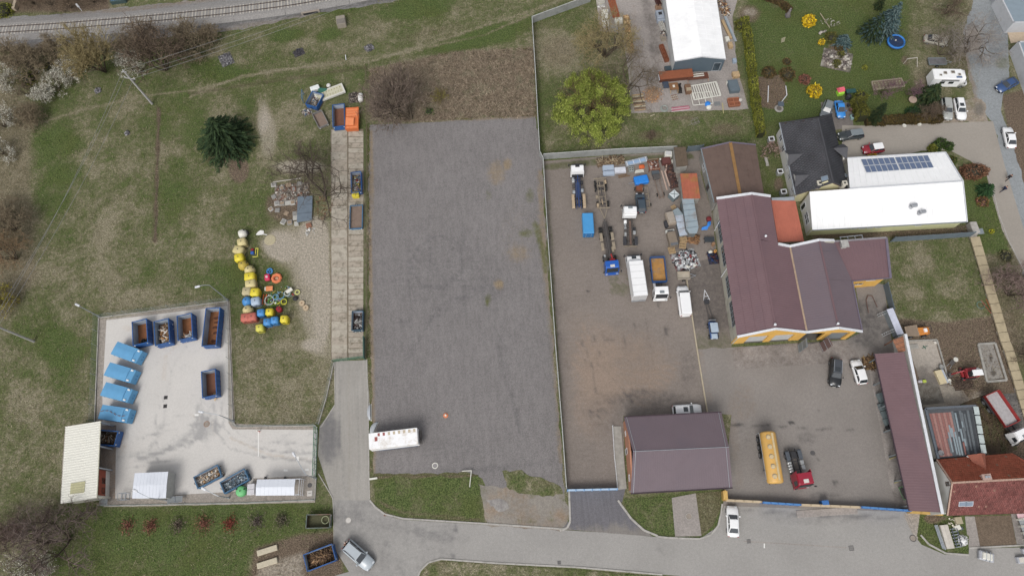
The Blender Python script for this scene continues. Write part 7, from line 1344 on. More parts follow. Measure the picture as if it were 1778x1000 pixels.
sim('brown round drum between the workbench and the orange drum','drum',*j8(716,640),[('drum',dL([(.28,0),(.28,.8),(.02,.8)]),M('drum_tan',S(150,118,90)))])
sim('white crumpled sack left of the orange drum','sack',*j8(690,725),[('sack',dL([(.3,0),(.42,.25),(.2,.5),(.05,.52)],n=9),wb)])
heap('dark clutter of crates and tools at the hall wall below the orange drum','clutter',*j8(720,785),1.8,2.4,0,.5,60,[S(40,46,66),S(60,60,60),S(90,50,50),S(30,50,90)],0,(.2,.5),.5,.2,46)
sim('pale A shaped trestle lying on the ground beside the hall','trestle',1225,513,[('leg',dR((-.5,-.9,.1),(0,1.0,.1),.09,.09),tw_),('leg',dR((.55,-.9,.1),(0,1.0,.1),.09,.09),tw_),('cross_bar',dR((-.3,-.2,.1),(.3,-.2,.1),.07,.07),tw_),('cross_bar',dR((-.45,-.7,.1),(.45,-.7,.1),.07,.07),tw_)])
sim('dark rusty lifting frame lying between the trestle and the small blue vehicle','frame',1231,542,[('member',dR((-.2,-2.2,.15),(-.35,2.4,.15),.12,.12),cm_),('member',dR((.55,-2.2,.15),(-.1,2.4,.15),.12,.12),cm_),('plate',dB(-.5,.3,1.4,2.2,.1,.3),cd_)])
# ---- yard east: rack, ladders
t=sim('long narrow cabinet with a pale lavender lid outside the annex gate','cabinet',1546,563,[('body',dB(-.45,.45,-2.2,2.2,0,1.5),gs_),('lid',d_slab([(-.5,-2.25,1.5),(.55,-2.25,1.6),(.55,2.25,1.6),(-.5,2.25,1.5)],.08),M('lid_lavender',S(196,200,214))),('end_plate',dB(-.3,.9,-3.1,-2.3,0,1.1),gs_)],.1)
for x,y,lb_ in((1533,545,'upper pale ladder leaning on the long cabinet'),(1541,579,'lower pale ladder leaning on the long cabinet')):
 p=P(x,y);t=thg('ladder',lb_,'ladder',(p.x,p.y,0),.25)
 for s_ in(-.2,.2):pt(t,'rail',silver_t,dR((-1.1,s_,.1),(.7,s_,1.5),.05,.07))
 for k in rn(7):pt(t,'rung',silver_t,dR((-1.0+k*.27,-.2,.17+k*.21),(-1.0+k*.27,.2,.17+k*.21),.04,.04))
sim('thin rusty steel frame lying on the ground behind the annex','frame',1512,527,[('hoop',d_tube([(-.9,-1.6,.15),(-.7,.6,.2),(-.2,1.4,.2),(.5,1.2,.2),(.8,-.8,.15)],.06),M('frame_rust',S(110,84,76)))])
for k,(x,y)in enumerate(((1530,690),(1532,706),(1537,719),(1541,732))):
 sheets(('topmost','second','third','lowest')[k]+' of four grey lidded waste boxes along the canopy edge',x-1,y+1,1.15,1.5 if k==0 else 1.1,.9,M('box_greygreen',S(112,124,126),ro=.5,var=.08),.15,'box',1)
sim('dark round barrel just below the four grey lidded boxes','barrel',1541,742,[('barrel',dL([(.4,0),(.45,.5),(.4,.9),(.02,.9)]),bk)])
for x,y,lb_ in((1549,795,'upper pale timber pointing out from under the long canopy'),(1558,836,'lower pale timber pointing out from under the long canopy')):sim(lb_,'timber',x,y,[('timber',dR((-.6,-.15,.2),(.6,.15,.2),.16,.12),M('timber_yellow',S(170,160,120)))])
sim('green framed trolley under the lower end of the canopy edge','trolley',1567,856,[('frame',d_tube([(-.3,-.9,.2),(-.3,.9,.2),(.3,.9,.9),(.3,-.9,.9),(-.3,-.9,.2)],.05),M('green_paint',S(104,150,100))),('deck',dB(-.3,.3,-.8,.8,.2,.26),cm_)],.15)
heap('tangle of brown sticks beside the canopy corner','sticks',1512,630,2.6,2.2,0,.3,60,BRUSH+[S(170,140,90)],0,(.2,.6),.2,.9,47,shape='round')
# ---- warehouse yard
def w1(x,y):return 1020+x/5.883,y/5.883
ORD=('first','second','third','fourth','fifth','sixth','seventh','eighth')
t=thg('steel_beam_bundle','long bundle of orange rusty steel beams lying at the top edge','beams',P(*w1(280,80)))
A,B_=P(*w1(296,190))-t.location,P(*w1(225,-60))-t.location;nrm=V3((-(B_-A).y,(B_-A).x,0)).normalized()
for k in rn(6):m=MB();o_=nrm*(k-2.5)*.26+V3((0,0,.15+.1*(k%2)));m.bar(A+o_,B_+o_,.2,.2);m.bd('beam',beam_o,t)
for k in rn(8):
 x,y=w1(395+k*7*.9,200+k*47);pallet('firewood_pallet',ORD[k]+' wooden pallet down the firewood row left of the court',x,y,.05*((k*3)%5-2),3,1.0,pal_w,'pallets of split firewood')
for k in rn(8):
 x,y=w1(395+k*7*.9,200+k*47);heap('split pale firewood on the '+ORD[k].lower()+' pallet down the row','firewood',x,y,1.2,1.1,.42,.35,26,[S(206,170,124),S(186,140,96),S(226,200,160),S(130,100,76)],.1*k,(.25,.45),.6,.2,50+k)['group']='firewood heaps in the court row'
for k,(x,y)in enumerate(((175,135),(175,165),(178,200),(182,250))):sim(('top','second','third','lowest')[k]+' white wrapped block stack left of the orange beams','block stack',*w1(x,y+4),[('stack',dC(-.65,.65,-.33 if k<3 else-.5,.33 if k<3 else .45,0,.8,.06),wb)],-.05*k)
sim('white wrapped stack beside the end of the orange beams','block stack',*w1(315,232),[('stack',dC(-.75,.75,-.5,.5,0,.9,.06),wb)])
sim('flat grey tray on the ground below the wrapped stacks','tray',*w1(272,300),[('tray',dC(-.75,.75,-.6,.6,0,.4,.05),M('tray_grey',S(140,146,156)))])
sim('round pale concrete ring at the top left of the court','well ring',*w1(135,25),[('ring',dO((0,0,.4),.75,.22,20,4),M('ring_conc',S(176,172,162))),('base',dL([(.9,0),(.85,.4),(.7,.42)],n=20),M('ring_conc'))])
heap('white scraps beside the round concrete ring','scraps',*w1(150,72),1.4,1.2,0,.2,14,[S(222,220,216)],0,(.2,.5),.3,.5,60,shape='round',mound=False)
heap('orange brown scatter of wood chips on the court','wood chips',1133,165,4.4,3.8,-.02,.03,300,[S(186,140,96),S(170,120,80),S(206,166,120),S(140,100,70)],0,(.06,.22),.3,.3,61,shape='round',mound=False)
t=sim('long flat rust brown steel box in front of the warehouse end wall','steel box',*w1(895,795),[('body',dB(-3.2,3.2,-.85,.85,0,1.0),M('rust_dark',S(98,60,46),var=.2)),('top_plate',dB(-3.22,3.22,-.95,.9,1.0,1.08),M('rust_top',S(142,84,58),ro=.85,var=.12,scale=2)),('end_bar',dR((-3.3,-.9,.8),(-3.3,.5,.8),.12,.12),tw_)])
t=sim('rusty steel bench carrying two white bars in front of the warehouse','bench',*w1(1120,800),[('deck',dB(-2.1,2.0,-.7,.7,.5,.6),M('rust_dark')),('white_bar',dR((-1.9,-.15,.7),(1.2,-.05,.7),.16,.12),wb),('white_bar',dR((-1.9,.3,.7),(1.2,.4,.7),.16,.12),wb),('leg',dR((-2.0,-1.1,.2),(-1.9,.3,.5),.12,.12),M('rail_tan')),('leg',dR((1.9,-1.1,.2),(2.1,.3,.5),.12,.12),M('rail_tan'))])
t=sim('brown wooden cart with papers on top below the long rusty box','cart',*w1(875,905),[('deck',dB(-.85,.85,-.8,.75,.6,.7),M('cart_brown',S(132,96,66),var=.2,scale=3)),('paper',dB(-.2,.2,-.3,.25,.7,.72),wb)]+[('leg',(lambda x:dR((x,-1.2,.05),(x,-.6,.65),.1,.1))(x),pal_w)for x in(-.7,.7)])
heap('tangle of black hoses beside the wooden cart','hoses',*w1(935,910),.9,2.2,0,.5,60,[S(40,38,38),S(60,54,50)],0,(.15,.4),.3,.8,62)
sim('brown crate with slats between the hoses and the white gate','crate',*w1(1022,925),[('crate',dC(-.55,.55,-1.0,.9,0,.8,.04),M('crate_brown',S(120,92,72),var=.2))]+[('slat',(lambda y:dR((-.45,y,.84),(.45,y,.84),.1,.05))(y),M('slat_pale',S(196,186,160)))for y in(-.6,-.35,-.1)])
t=thg('white_gate_grating','big white gate of parallel bars lying on the court','gate',P(1224,160));t.rotation_euler=(0,0,.08)
for k in rn(12):m=MB();x=-2.45+k*.44;m.bar((x,-1.55,.35),(x,1.5,.35),.17,.08);m.bd('bar',wb,t)
for y in(-1.6,1.6):pt(t,'rail',wb,dR((-2.65,y,.35),(2.6,y,.35),.16,.12))
for x in(-2.65,2.6):pt(t,'stile',wb,dR((x,-1.55,.35),(x,1.55,.35),.14,.12))
t=thg('white_rectangle_rack','white rectangular frame lying under the barred gate','frame',P(1218,171));
for y in(-1.5,1.2):pt(t,'rail',wb,dR((-1.9,y,.15),(1.9,y,.15),.13,.1))
for x in(-1.9,-.65,.6,1.9):pt(t,'bar',wb,dR((x,-1.45,.15),(x,1.15,.15),.11,.1))
sim('bundle of pink and white poles at the south edge of the court','poles',1182,190,[('pole',(lambda k:dR((-1.9+.1*(k%3),-.4+.16*k,.12+.1*(k%2)),(1.7-.15*(k%2),-.36+.16*k,.12),.13,.13))(k),M('pole_pink',S(176,110,124))if k%3 else M('pole_pale',S(196,180,180)))for k in rn(6)],.03)
sim('small blue and white tarpaulin heap at the edge of the court','tarpaulin',1229,184,[('blue_fold',dL([(.6,0),(.5,.35),(.15,.5)],(0,.3,0),n=7),M('tarp_blue_small')),('white_fold',dL([(.55,0),(.45,.3),(.1,.4)],(.1,-.4,0),n=7),wb)])
sim('grey coil of wire at the court edge left of the pink poles','coil',1153,190,[('coil',lambda m:(m.ring((0,0,.15),.65,.12,18,5),m.ring((0,0,.35),.55,.1,18,5)),M('coil_grey',S(150,156,150)))])
sim('open steel pallet frame near the brown cart','frame',1171,170,[('bar',(lambda k:dR((-.5+.33*k,-.55,.1),(-.5+.33*k,.55,.1),.07,.07))(k),M('slat_pale'))for k in rn(4)]+[('rail',(lambda y:dR((-.6,y,.12),(.6,y,.12),.07,.07))(y),M('frame_red',S(130,80,70)))for y in(-.5,0,.5)],.15)
sim('grey grating square beside the blue and white tarpaulin','grating',1245,181,[('bar',(lambda k:dR((-.6,-.4+.2*k,.1),(.6,-.4+.2*k,.1),.07,.07))(k),gs_)for k in rn(5)])
t=sim('stack of old planks and slats half under the willow at the court edge','timber stack',1109,180,[('plank',(lambda k:dR((-1.1,-1.7+.38*k,.3+.05*(k%3)),(1.1,-1.65+.38*k,.3+.05*(k%2)),.2,.12))(k),(pal_w,M('beam_brown'),M('slat_pale'))[k%3])for k in rn(10)])
sim('dark slate square plate at the corner of the warehouse','plate',*w1(818,715),[('plate',dB(-.6,.6,-.5,.5,0,.5),M('plate_slate',S(62,76,84)))]);sim('dark blue square trolley left of the long rusty box','trolley',*w1(795,880),[('plate',dB(-.55,.6,-.7,.7,.2,.4),M('plate_navy',S(66,76,92)))])
for k,(x,y,L,W,mt,lb_)in enumerate(((778,560,.75,3.9,rust,'long rust brown open boxes along the warehouse west wall'),(768,400,.8,1.2,M('box_cream',S(160,150,136)),'beige box with scrap along the warehouse west wall'),(762,300,.75,2.6,M('locker_white',S(190,188,182)),'white locker lying along the warehouse west wall'),(722,105,.9,1.4,M('crate_wood',S(160,130,106)),'wooden crate behind the silver machine at the warehouse wall'),(718,40,.8,1.8,M('dark_red',S(80,50,46)),'dark red scrap box at the very top of the warehouse wall'))):
 X,Y=w1(x,y);sim(lb_,'box',X,Y,[('floor',dB(-L/2,L/2,-W/2,W/2,0,.2),mt)]+[('side',(lambda s_:dR((s_*L/2,-W/2,.4),(s_*L/2,W/2,.4),.08,.7))(s_),mt)for s_ in(-1,1)]+[('divider',(lambda q:dR((-L/2,q,.4),(L/2,q,.4),.07,.6))(-W/2+W*j/4),mt)for j in rn(5)],.14)
sim('silver grey machine with a dark opening beside the warehouse wall','machine',*w1(735,190),[('body',dC(-.75,.75,-.9,1.1,0,1.2,.1),M('machine_silver',S(150,158,170),ro=.4)),('opening',dB(-.35,.35,-.2,.5,1.2,1.22),bk),('skirt',dC(-.8,.8,-1.3,-.85,0,.8,.06),M('machine_silver'))],.05)
heap('mixed scrap on the beige box at the warehouse wall','scrap',*w1(768,365),1.1,1.3,.5,.4,40,MIX,0,(.15,.4),.4,.4,63)
for k,(x,y,L,W,h_,mt,lb_)in enumerate(((1485,880+20,1.9,2.6,.8,M('slab_slate',S(96,108,116)),'slate grey flat box lid beside the hedge in the warehouse yard'),(1440,855,.9,.5,.6,wb,'white box at the corner of the slate lid'),(1510,780,1.3,1.2,.7,pal_w,'pallet of boards under the white capped post by the hedge'),(1497,635,.7,.9,.6,M('lid_paleblue',S(150,164,180)),'pale blue small box near the hedge'),(1455,480,.8,1.2,.7,pal_w,'tan crate beside the lower end of the long steel sheets'),(1425,410,.8,1.1,.4,wb,'white torn sheet at the foot of the long steel sheets'))):
 X,Y=w1(x,y);sim(lb_,'box',X,Y,[('body',dC(-L/2,L/2,-W/2,W/2,0,h_,.04),mt),('lid',dB(-L/2+.08,L/2-.08,-W/2+.08,W/2-.08,h_,h_+.04),mt)],.03)
sim('long narrow blue grey steel sheets leaning along the warehouse east side','sheets',*w1(1445,315),[('sheet',(lambda k:dR((-.3+.22*k,3.2,.4),(.55+.2*k,-3.0,.3),.3,.08))(k),(M('bluegrey_sheet'),galv)[k%2])for k in rn(2)]+[('pallet_row',dR((-.9,2.5,.2),(-.1,-2.2,.2),.5,.3),pal_w)])
heap('brown and white scrap along the warehouse east side at the top edge','scrap',*w1(1390,80),1.8,4.6,0,.5,110,MIX+WOOD,.1,(.2,.6),.4,.5,64)
sim('rust brown open box divided in four beside the hedge','box',1273,180,[('floor',dB(-1.05,1.05,-.85,.85,0,.4),rust)]+[('rim',(lambda q:dR(q[0],q[1],.12,.2))(q),M('rim_rust',S(160,104,78)))for q in(((-1.05,-.85,.5),(1.05,-.85,.5)),((-1.05,.85,.5),(1.05,.85,.5)),((-1.05,-.8,.5),(-1.05,.8,.5)),((1.05,-.8,.5),(1.05,.8,.5)),((0,-.8,.48),(0,.8,.48)),((-1,0,.49),(-.06,0,.49)),((.06,0,.49),(1,0,.49)))])
sim('pale round tin on a green stand beside the rust brown box','tin',1284,178,[('tin',dL([(.3,.5),(.3,.8),(.02,.82)]),M('pale_cover')),('stand',dB(-.2,.2,-.2,.2,0,.5),gs_)])
t=sim('small openwork cage frame lying in the grass south of the court','cage',1207,213,[('bar',(lambda q:dR(q[0],q[1],.06,.06))(q),M('cage_grey',S(140,136,124)))for q in(((-.7,-.5,.1),(.7,-.4,.1)),((-.7,.5,.1),(.7,.6,.1)),((-.7,-.5,.1),(-.7,.5,.1)),((0,-.5,.1),(0,.55,.1)),((.7,-.4,.1),(.7,.6,.1)),((-1.6,-.3,.1),(.7,.1,.12)),((-.7,-.5,.6),(.7,-.4,.6)),((-.7,.5,.6),(.7,.6,.6)))],.2)
sim('yellow brown board at the south east edge of the court','board',1255,190,[('board',dR((-.1,-1.0,.1),(.1,1.2,.3),.18,.06),M('timber_yellow'))])
sim('pale stick lying in the grass edge left of the coil','stick',1133,201,[('stick',dR((-.5,-.15,.05),(.5,.2,.05),.1,.06),M('slat_pale'))])
# ---- building plot things
def b2(x,y):return 1540+x/4.546,560+y/4.546
sim('stack of cream insulation boards with a pale blue edge on the screed','boards',*b2(422,430),[('boards',dC(-.75,.35,-1.15,1.1,0,.5,.03),M('board_cream',S(206,192,158))),('foil_edge',dC(.37,.7,-1.15,1.1,0,.45,.03),M('foil_blue',S(176,182,190)))],.12)
sim('flat concrete lid at the upper left of the screed floor','lid',*b2(202,190),[('lid',dC(-.9,.9,-.4,.4,0,.15,.03),M('fresh_concrete'))])
sim('grey round mixing tub at the edge of the screed floor','tub',*b2(420,357),[('tub',dL([(.25,0),(.4,.5),(.42,.52),(.3,.35),(.02,.3)],n=14),M('tub_grey',S(140,140,138))),('frame',dR((-.7,0,.1),(.3,0,.1),.08,.08),cm_)])
sim('dark wheelbarrow tipped beside the white round lid','wheelbarrow',*b2(500,322),[('tray',d_loft([[(-.3,-.2,.3),(.3,-.2,.3),(.3,.2,.3),(-.3,.2,.3)],[(-.45,-.32,.55),(.45,-.32,.55),(.45,.32,.55),(-.45,.32,.55)]]),cm_),('handle',dR((-.3,.2,.4),(-1.1,.3,.5),.05,.05),galv),('handle',dR((-.3,-.2,.4),(-1.1,-.3,.5),.05,.05),galv),('wheel',dY((.5,-.06,.18),(.5,.06,.18),.18),bk)],.7)
sim('white round lid lying in the soil above the red excavator','lid',*b2(542,292),[('lid',dL([(.38,0),(.38,.1),(.02,.12)],n=18),wb)])
sim('white bucket beside the lower end of the insulation boards','bucket',*b2(480,462),[('bucket',dL([(.2,0),(.28,.5),(.24,.5),(.02,.2)],n=14),wb)])
sim('lime green and white sack pile against the party wall','sack',*b2(275,465),[('lime_sack',dC(.05,.6,-.25,.25,0,.35,.1),M('lime_sack',S(190,206,90))),('white_sack',dC(-.7,.0,-.2,.25,0,.3,.1),M('sack_grey',S(186,180,184)))])
sim('dark green hand tool lying on the screed floor','tool',*b2(297,195),[('handle',dR((-.5,-.15,.05),(.5,.2,.05),.08,.06),M('tool_green',S(52,100,84))),('head',dR((-.2,.3,.05),(.1,-.3,.05),.12,.08),M('tool_green'))])
sim('small pale block at the upper right corner of the screed floor','block',*b2(373,162),[('block',dC(-.22,.22,-.22,.22,0,.35,.03),M('block_pale',S(206,200,190)))])
heap('grey gravel heap beside the red tipper','gravel',*b2(985,700),5.2,5.6,0,.7,260,[S(140,136,130),S(120,116,112),S(156,150,144)],0,(.05,.16),.7,0,65,shape='round')
heap('low heap of brown soil in front of the red excavator','soil',*b2(600,478),3.2,2.2,0,.35,120,[S(90,74,62),S(110,92,78),S(76,62,52)],0,(.05,.2),.7,0,66,shape='round')
heap('long low bank of grassy soil beside the cross laid coping of the flat roof','soil',1716,740,4.5,9.0,0,.6,300,[S(104,88,66),S(90,74,58),S(96,92,60)],.25,(.06,.22),.7,0,67,shape='round')
heap('pale heap of sand on the concrete next to the party wall','sand',*b2(330,560),4.0,3.4,0,.3,60,[S(150,144,134),S(130,122,112)],0,(.05,.15),.7,0,68,shape='round')
t=sim('orange red hand tools leaning against the slab wall in the grass','tools',1713,533,[('handle',dR((-.6,1.2,.1),(.1,-1.3,.4),.06,.06),M('tool_red',S(170,84,74))),('handle',dR((.3,1.3,.1),(.3,-1.2,.4),.06,.06),M('tool_orange',S(190,110,70))),('hose',dO((-.9,.4,.08),.6,.05,18,5),M('hose_teal',S(110,140,130)))])
def b3(x,y):return 1590+x/4.165,760+y/4.165
t=sim('stack of pale metal profiles and white boards on the corner grass','profiles',*b3(205,712),[('board',dB(-.35,.15,-1.7,1.6,0,.5),M('board_ivory',S(206,200,190))),('board',dB(.2,.8,-1.7,1.6,0,.44),M('board_ivory2',S(196,190,180)))]+[('profile',(lambda k:dR((-.55-.17*k,-1.8+.1*k,.3),(-.7-.17*k,1.7,.3),.12,.14))(k),galv)for k in rn(3)],.0)
t=sim('grey metal frames and tubes stacked right of the ivory boards','frames',*b3(288,720),[('tube',(lambda k:dR((-.55,-1.3+.42*k,.2),(.5,-1.25+.42*k,.25),.1,.1))(k),galv)for k in rn(7)]+[('upright',(lambda x:dR((x,-1.3,.32),(x+.05,1.3,.32),.1,.1))(x),M('guard_grey'))for x in(-.4,.35)])
heap('crumpled white plastic film beside the metal frames','film',*b3(338,740),1.4,1.6,0,.5,30,[S(230,230,230),S(206,206,204)],0,(.2,.5),.3,.2,69,shape='round')
for x,y,lb_ in((300,597,'wooden box with a beige lid below the south roof edge of the red house'),):sim(lb_,'box',*b3(x,y),[('box',dC(-.5,.5,-.5,.5,0,.5,.03),M('lid_beige',S(170,160,136)))])
heap('small white stones and bottles beside the beige lidded box','stones',*b3(262,612),1.6,1.4,0,.2,12,[S(222,216,200)],0,(.15,.35),.7,0,70,shape='round',mound=False)
sim('white broken panel lying below the beige lidded box','panel',*b3(302,645),[('panel',dB(-.5,.3,-.35,.3,0,.3),wb),('panel',dB(.1,.6,-.5,-.1,.0,.2),M('guard_grey'))],.2)
sim('white and silver flat car trailer shaped crate standing on the pale drive','handcart',*b3(495,855),[('bed',dC(-1.05,1.0,-.65,.65,.2,.75,.12,.12),M('crate_silver',S(176,178,184),ro=.4)),('top',dC(-.7,.7,-.5,.5,.75,.95,.1,.1),wb),('strap',dR((-.2,-.66,.78),(-.2,.66,.78),.08,.35),galv),('strap',dR((.3,-.66,.78),(.3,.66,.78),.08,.35),galv)],-.35)
for k,(x,y,w_,d_)in enumerate(((757,880,1.5,.9),(775,818,.7,.7))):sim(('lower','upper')[k]+' silver and white crate at the right edge below the red house','crate',*b3(x,y),[('body',dC(-w_/2,w_/2,-d_/2,d_/2,0,.6,.05),M('crate_silver')),('top',dB(-w_/2+.2,w_/2-.1,-d_/2+.1,d_/2-.1,.6,.65),M('board_ivory'))])
t=thg('white_folding_furniture','row of white garden furniture frames at the right edge below the red house','furniture',P(1777,905));
for k in rn(5):m=MB();y=1.8-k*.95;m.box(-.9,.9,y-.4,y+.35,.4,.46);m.bd('panel',M('furn_grey',S(150,154,156))if k!=1 else M('furn_pink',S(214,180,186)),t);m=MB();m.tube([(-.95,y-.42,.0),(-.95,y-.42,.6),(.9,y-.42,.6)],.05);m.tube([(-.95,y+.38,.0),(-.95,y+.38,.6),(.9,y+.38,.6)],.05);m.bd('frame',wb,t)
t=sim('orange marker cap with a white middle on the grey gravel lot','marker',774,721,[('base',dL([(.42,0),(.36,.12),(.02,.14)],n=16),M('cap_orange',S(216,130,90))),('cap',dL([(.18,.14),(.16,.3),(.02,.32)],n=14),wb)])
t=sim('white concrete ring sunk in the gravel near the white trailer','ring',755.5,808,[('ring',dO((0,0,.05),.42,.08,22,5),wb),('fill',dL([(.36,0),(.36,.03),(.02,.03)],n=20),M('fill_grey',S(146,142,142)))])
t=sim('clear half round dome lying beside the lane edge above the white trailer','dome',645,716,[('dome',d_loft([[(1.0*cos(a)*k*.62-.1,1.35*sin(a)*k,z)for a in[pi/2+pi*i/10 for i in rn(11)]]for k,z in((1,0),(.9,.3),(.6,.5),(.1,.55))]),M('dome_clear',S(176,180,184),ro=.2,var=.1)),('edge',dR((.0,-1.4,.05),(.0,1.4,.05),.1,.12),wb)])
sim('second clear dome lying aslant against the white trailer','dome',652,745,[('dome',d_loft([[(.9*cos(a)*k,1.2*sin(a)*k,z)for a in[pi/2+pi*i/10 for i in rn(11)]]for k,z in((1,0),(.9,.3),(.6,.5),(.1,.55))]),M('dome_clear')),('edge',dR((.0,-1.2,.05),(.0,1.2,.05),.1,.12),wb)],-.45)
t=thg('white_post_rail','thin white bent rail standing at the corner of the mown grass island','rail',P(818,818));c_=t.location;pt(t,'rail',wb,d_tube([P(803,818)-c_+V3((0,0,.5)),P(819,817)-c_+V3((0,0,.5)),P(816,845)-c_+V3((0,0,.5))],.07))
for x,y in((803,818),(819,817),(816,845)):m=MB();q=P(x,y)-c_;m.cyl(q,q+V3((0,0,.5)),.05);m.bd('post',wb,t)
sim('short white reflector post lying on the narrow grass edge near the mown island','post',648.5,831,[('post',dR((-.62,0,.12),(.62,.05,.12),.28,.16),wb)])
t=sim('short red and white barrier post at the back of the depot entrance','post',451,749,[('post',dY((0,0,0),(0,0,1.1),.09),M('post_red',S(206,80,64))),('band',dY((0,0,.4),(0,0,.65),.1),wb),('cap',dL([(.16,1.1),(.1,1.2),(.01,1.22)]),wb)])
sim('wire roll cage standing at the west end of the larger white shelter','cage',219,862,[('bar',(lambda q:dR(q[0],q[1],.05,.05))(q),galv)for q in[((x,-.5,z),(x,.5,z))for x in(-.6,0,.6)for z in(.1,1.3)]+[((-.6,y,z),(.6,y,z))for y in(-.5,.5)for z in(.12,.7,1.32)]+[((x,y,.1),(x,y,1.3))for x in(-.6,.6)for y in(-.5,.5)]])
for x,y,lb_ in((186,872,'mesh cage stand at the south side of the site office'),(303,868,'left mesh cage at the south fence'),(315,867,'right mesh cage at the south fence')):sim(lb_,'cage',x,y,[('panel',dB(-.55,.55,-.4,.4,.9,.94),M('mesh_grey',S(130,134,136)))]+[('bar',(lambda q:dR(q[0],q[1],.05,.05))(q),galv)for q in[((a,b,0),(a,b,1.0))for a in(-.6,.6)for b in(-.45,.45)]+[((-.6,b,1.0),(.6,b,1.0))for b in(-.45,.45)]+[((a,-.45,1.0),(a,.45,1.0))for a in(-.6,.6)]])
bell('igloo_bin','light green igloo bin lying beside the two diagonal skips',422,853,M('bin_green',S(112,190,124),ro=.5,var=.06),.85,1.2)
sim('beige concrete cabinet in the grass below the railway','cabinet',594,42,[('body',dC(-.9,.9,-1.1,1.1,0,1.2,.05),M('cab_beige',S(150,142,130))),('lid',dB(-.8,.8,-1.0,.2,1.2,1.26),M('cab_grey',S(124,118,110)))],.1)
sim('low dark concrete culvert head beside the railway ballast','culvert',540,24,[('wall',dC(-1.9,1.9,-.15,.25,0,.6,.04),M('culvert_grey',S(150,140,130))),('opening',dB(-1.5,1.5,-.2,-.16,.05,.45),bk)],.1)
sim('small white signal marker standing between the track and the brown bank','marker',142,19,[('post',dY((0,0,0),(0,0,1.2),.08),tw_),('plate',dC(-.22,.22,-.1,.1,1.0,1.9,.04),tw_)])
sim('small white round marker on the near side of the track','marker',141,64,[('post',dY((0,0,0),(0,0,.6),.1),tw_),('cap',dL([(.3,.6),(.3,.8),(.02,.9)]),tw_)])
for k,(x,y,lb_)in enumerate(((393,104,'ash grey fire pit heap with white lumps in the grass below the track'),(519,92,'dark burnt heap in the grass, middle of the three below the track'),(641,84,'dark burnt heap near the corner of the bramble patch'),(170,158,'small grey stone heap beside the utility pole'),(221,232,'small grey stone lump in the meadow below the pole'))):heap(lb_,'ash heap',x,y,(2.6,2.2,1.8,1.2,.9)[k],(3.2,1.8,1.6,1.2,.9)[k],0,.35,60,[S(112,110,114),S(84,82,88),S(160,158,160)]if k!=1 else[S(70,68,74),S(96,92,96)],.4,(.1,.35),.5,.3,80+k,shape='round')
sim('short white stake in the grass right of the ash heaps','stake',601,103,[('stake',dR((0,-.3,.1),(0,.6,.5),.12,.1),tw_)])
sim('dark green bench box at the very top edge beyond the railway','box',208,3,[('box',dC(-1.6,1.6,-.7,.7,0,.9,.05),M('box_darkgreen',S(66,84,84))),('frame',dR((-1.3,-.5,.95),(1.3,-.4,.95),.1,.08),M('rack_blue'))],.05)
sim('pale timber gate post at the top left corner beyond the track','post',29,14,[('post',dR((0,-1.0,.5),(.2,1.6,.5),.6,.9),M('post_pale',S(170,156,136)))])
for x,y,lb_ in((1337,246,'square white framed planter by the brown roofed shed, topmost'),(1352,302,'square white framed planter on legs beside the cream house wall'),(1358,337,'square white framed planter at the south west corner of the charcoal house')):
 sim(lb_,'planter',x,y,[('tub',dC(-.5,.5,-.45,.45,0,.9,.08),M('planter_grey',S(150,152,150))),('soil',dB(-.3,.3,-.27,.27,.9,.905),M('soil_dark',S(50,44,40)))]+[('rim',(lambda q:dR(q[0],q[1],.14,.08))(q),tw_)for q in(((-.5,-.4,.94),(.5,-.4,.94)),((-.5,.4,.94),(.5,.4,.94)),((-.45,-.35,.95),(-.45,.35,.95)),((.45,-.35,.95),(.45,.35,.95)))])
sim('short pale stone bench between the shed and the house','bench',1330,282,[('seat',dC(-.25,.25,-1.0,.8,.3,.45,.05),curb_m),('leg',dB(-.2,.2,-.8,-.5,0,.3),curb_m),('leg',dB(-.2,.2,.3,.6,0,.3),curb_m)])
sim('round stone basin with a grey umbrella like cover by the garden path','fountain',1352,190,[('basin',dO((0,0,.2),.65,.2,18,5),M('basin_stone',S(160,156,150))),('water',dL([(.5,.1),(.5,.2),(.02,.2)],n=16),M('stone_inside',S(110,104,98))),('cover',d_loft([[(-.4,.1,.9),(.7,-.1,.9),(.8,.9,.9),(-.2,1.0,.9)],[(-.4,.1,1.0),(.7,-.1,1.0),(.8,.9,1.0),(-.2,1.0,1.0)]]),M('cover_slate',S(84,94,104)))])
sim('dark stone statue on a pedestal in the lawn near the first yellow shrub','statue',1367,29,[('pedestal',dC(-.45,.45,-.45,.45,0,.5,.08),M('statue_base',S(104,100,100))),('figure',dL([(.32,.5),(.36,.8),(.22,1.3),(.28,1.6),(.14,1.9),(.18,2.1),(.02,2.3)],n=10),M('statue_stone',S(124,116,116),var=.2,scale=6))])
sim('small weathered wooden rocking seat in the lawn','seat',1358,72,[('slat',(lambda k:dR((-.45+.1*k,-.5+.28*k,.3),(.3+.12*k,-.3+.28*k,.35),.09,.06))(k),M('slat_pale'))for k in rn(4)])
sim('dark green garden table behind the bright blue car','table',1475,162.5,[('top',dB(-.9,.9,-.45,.45,.7,.76),M('bench_green',S(40,78,76)))]+[('leg',(lambda x:dB(x-.05,x+.05,-.4,.4,0,.7))(x),bk)for x in(-.8,.8)])
sim('small pink and lime plastic playhouse on the lawn','playhouse',1457.5,162.5,[('walls',dC(-.6,.6,-.6,.5,0,.8,.12),M('play_lime',S(160,214,70),ro=.5)),('roof',d_loft([[(-.68,-.3,.8),(.68,-.3,.8),(.68,.7,.8),(-.68,.7,.8)],[(-.5,0,1.35),(.5,0,1.35),(.5,.4,1.35),(-.5,.4,1.35)]]),M('play_pink',S(226,104,120),ro=.5))],.1)
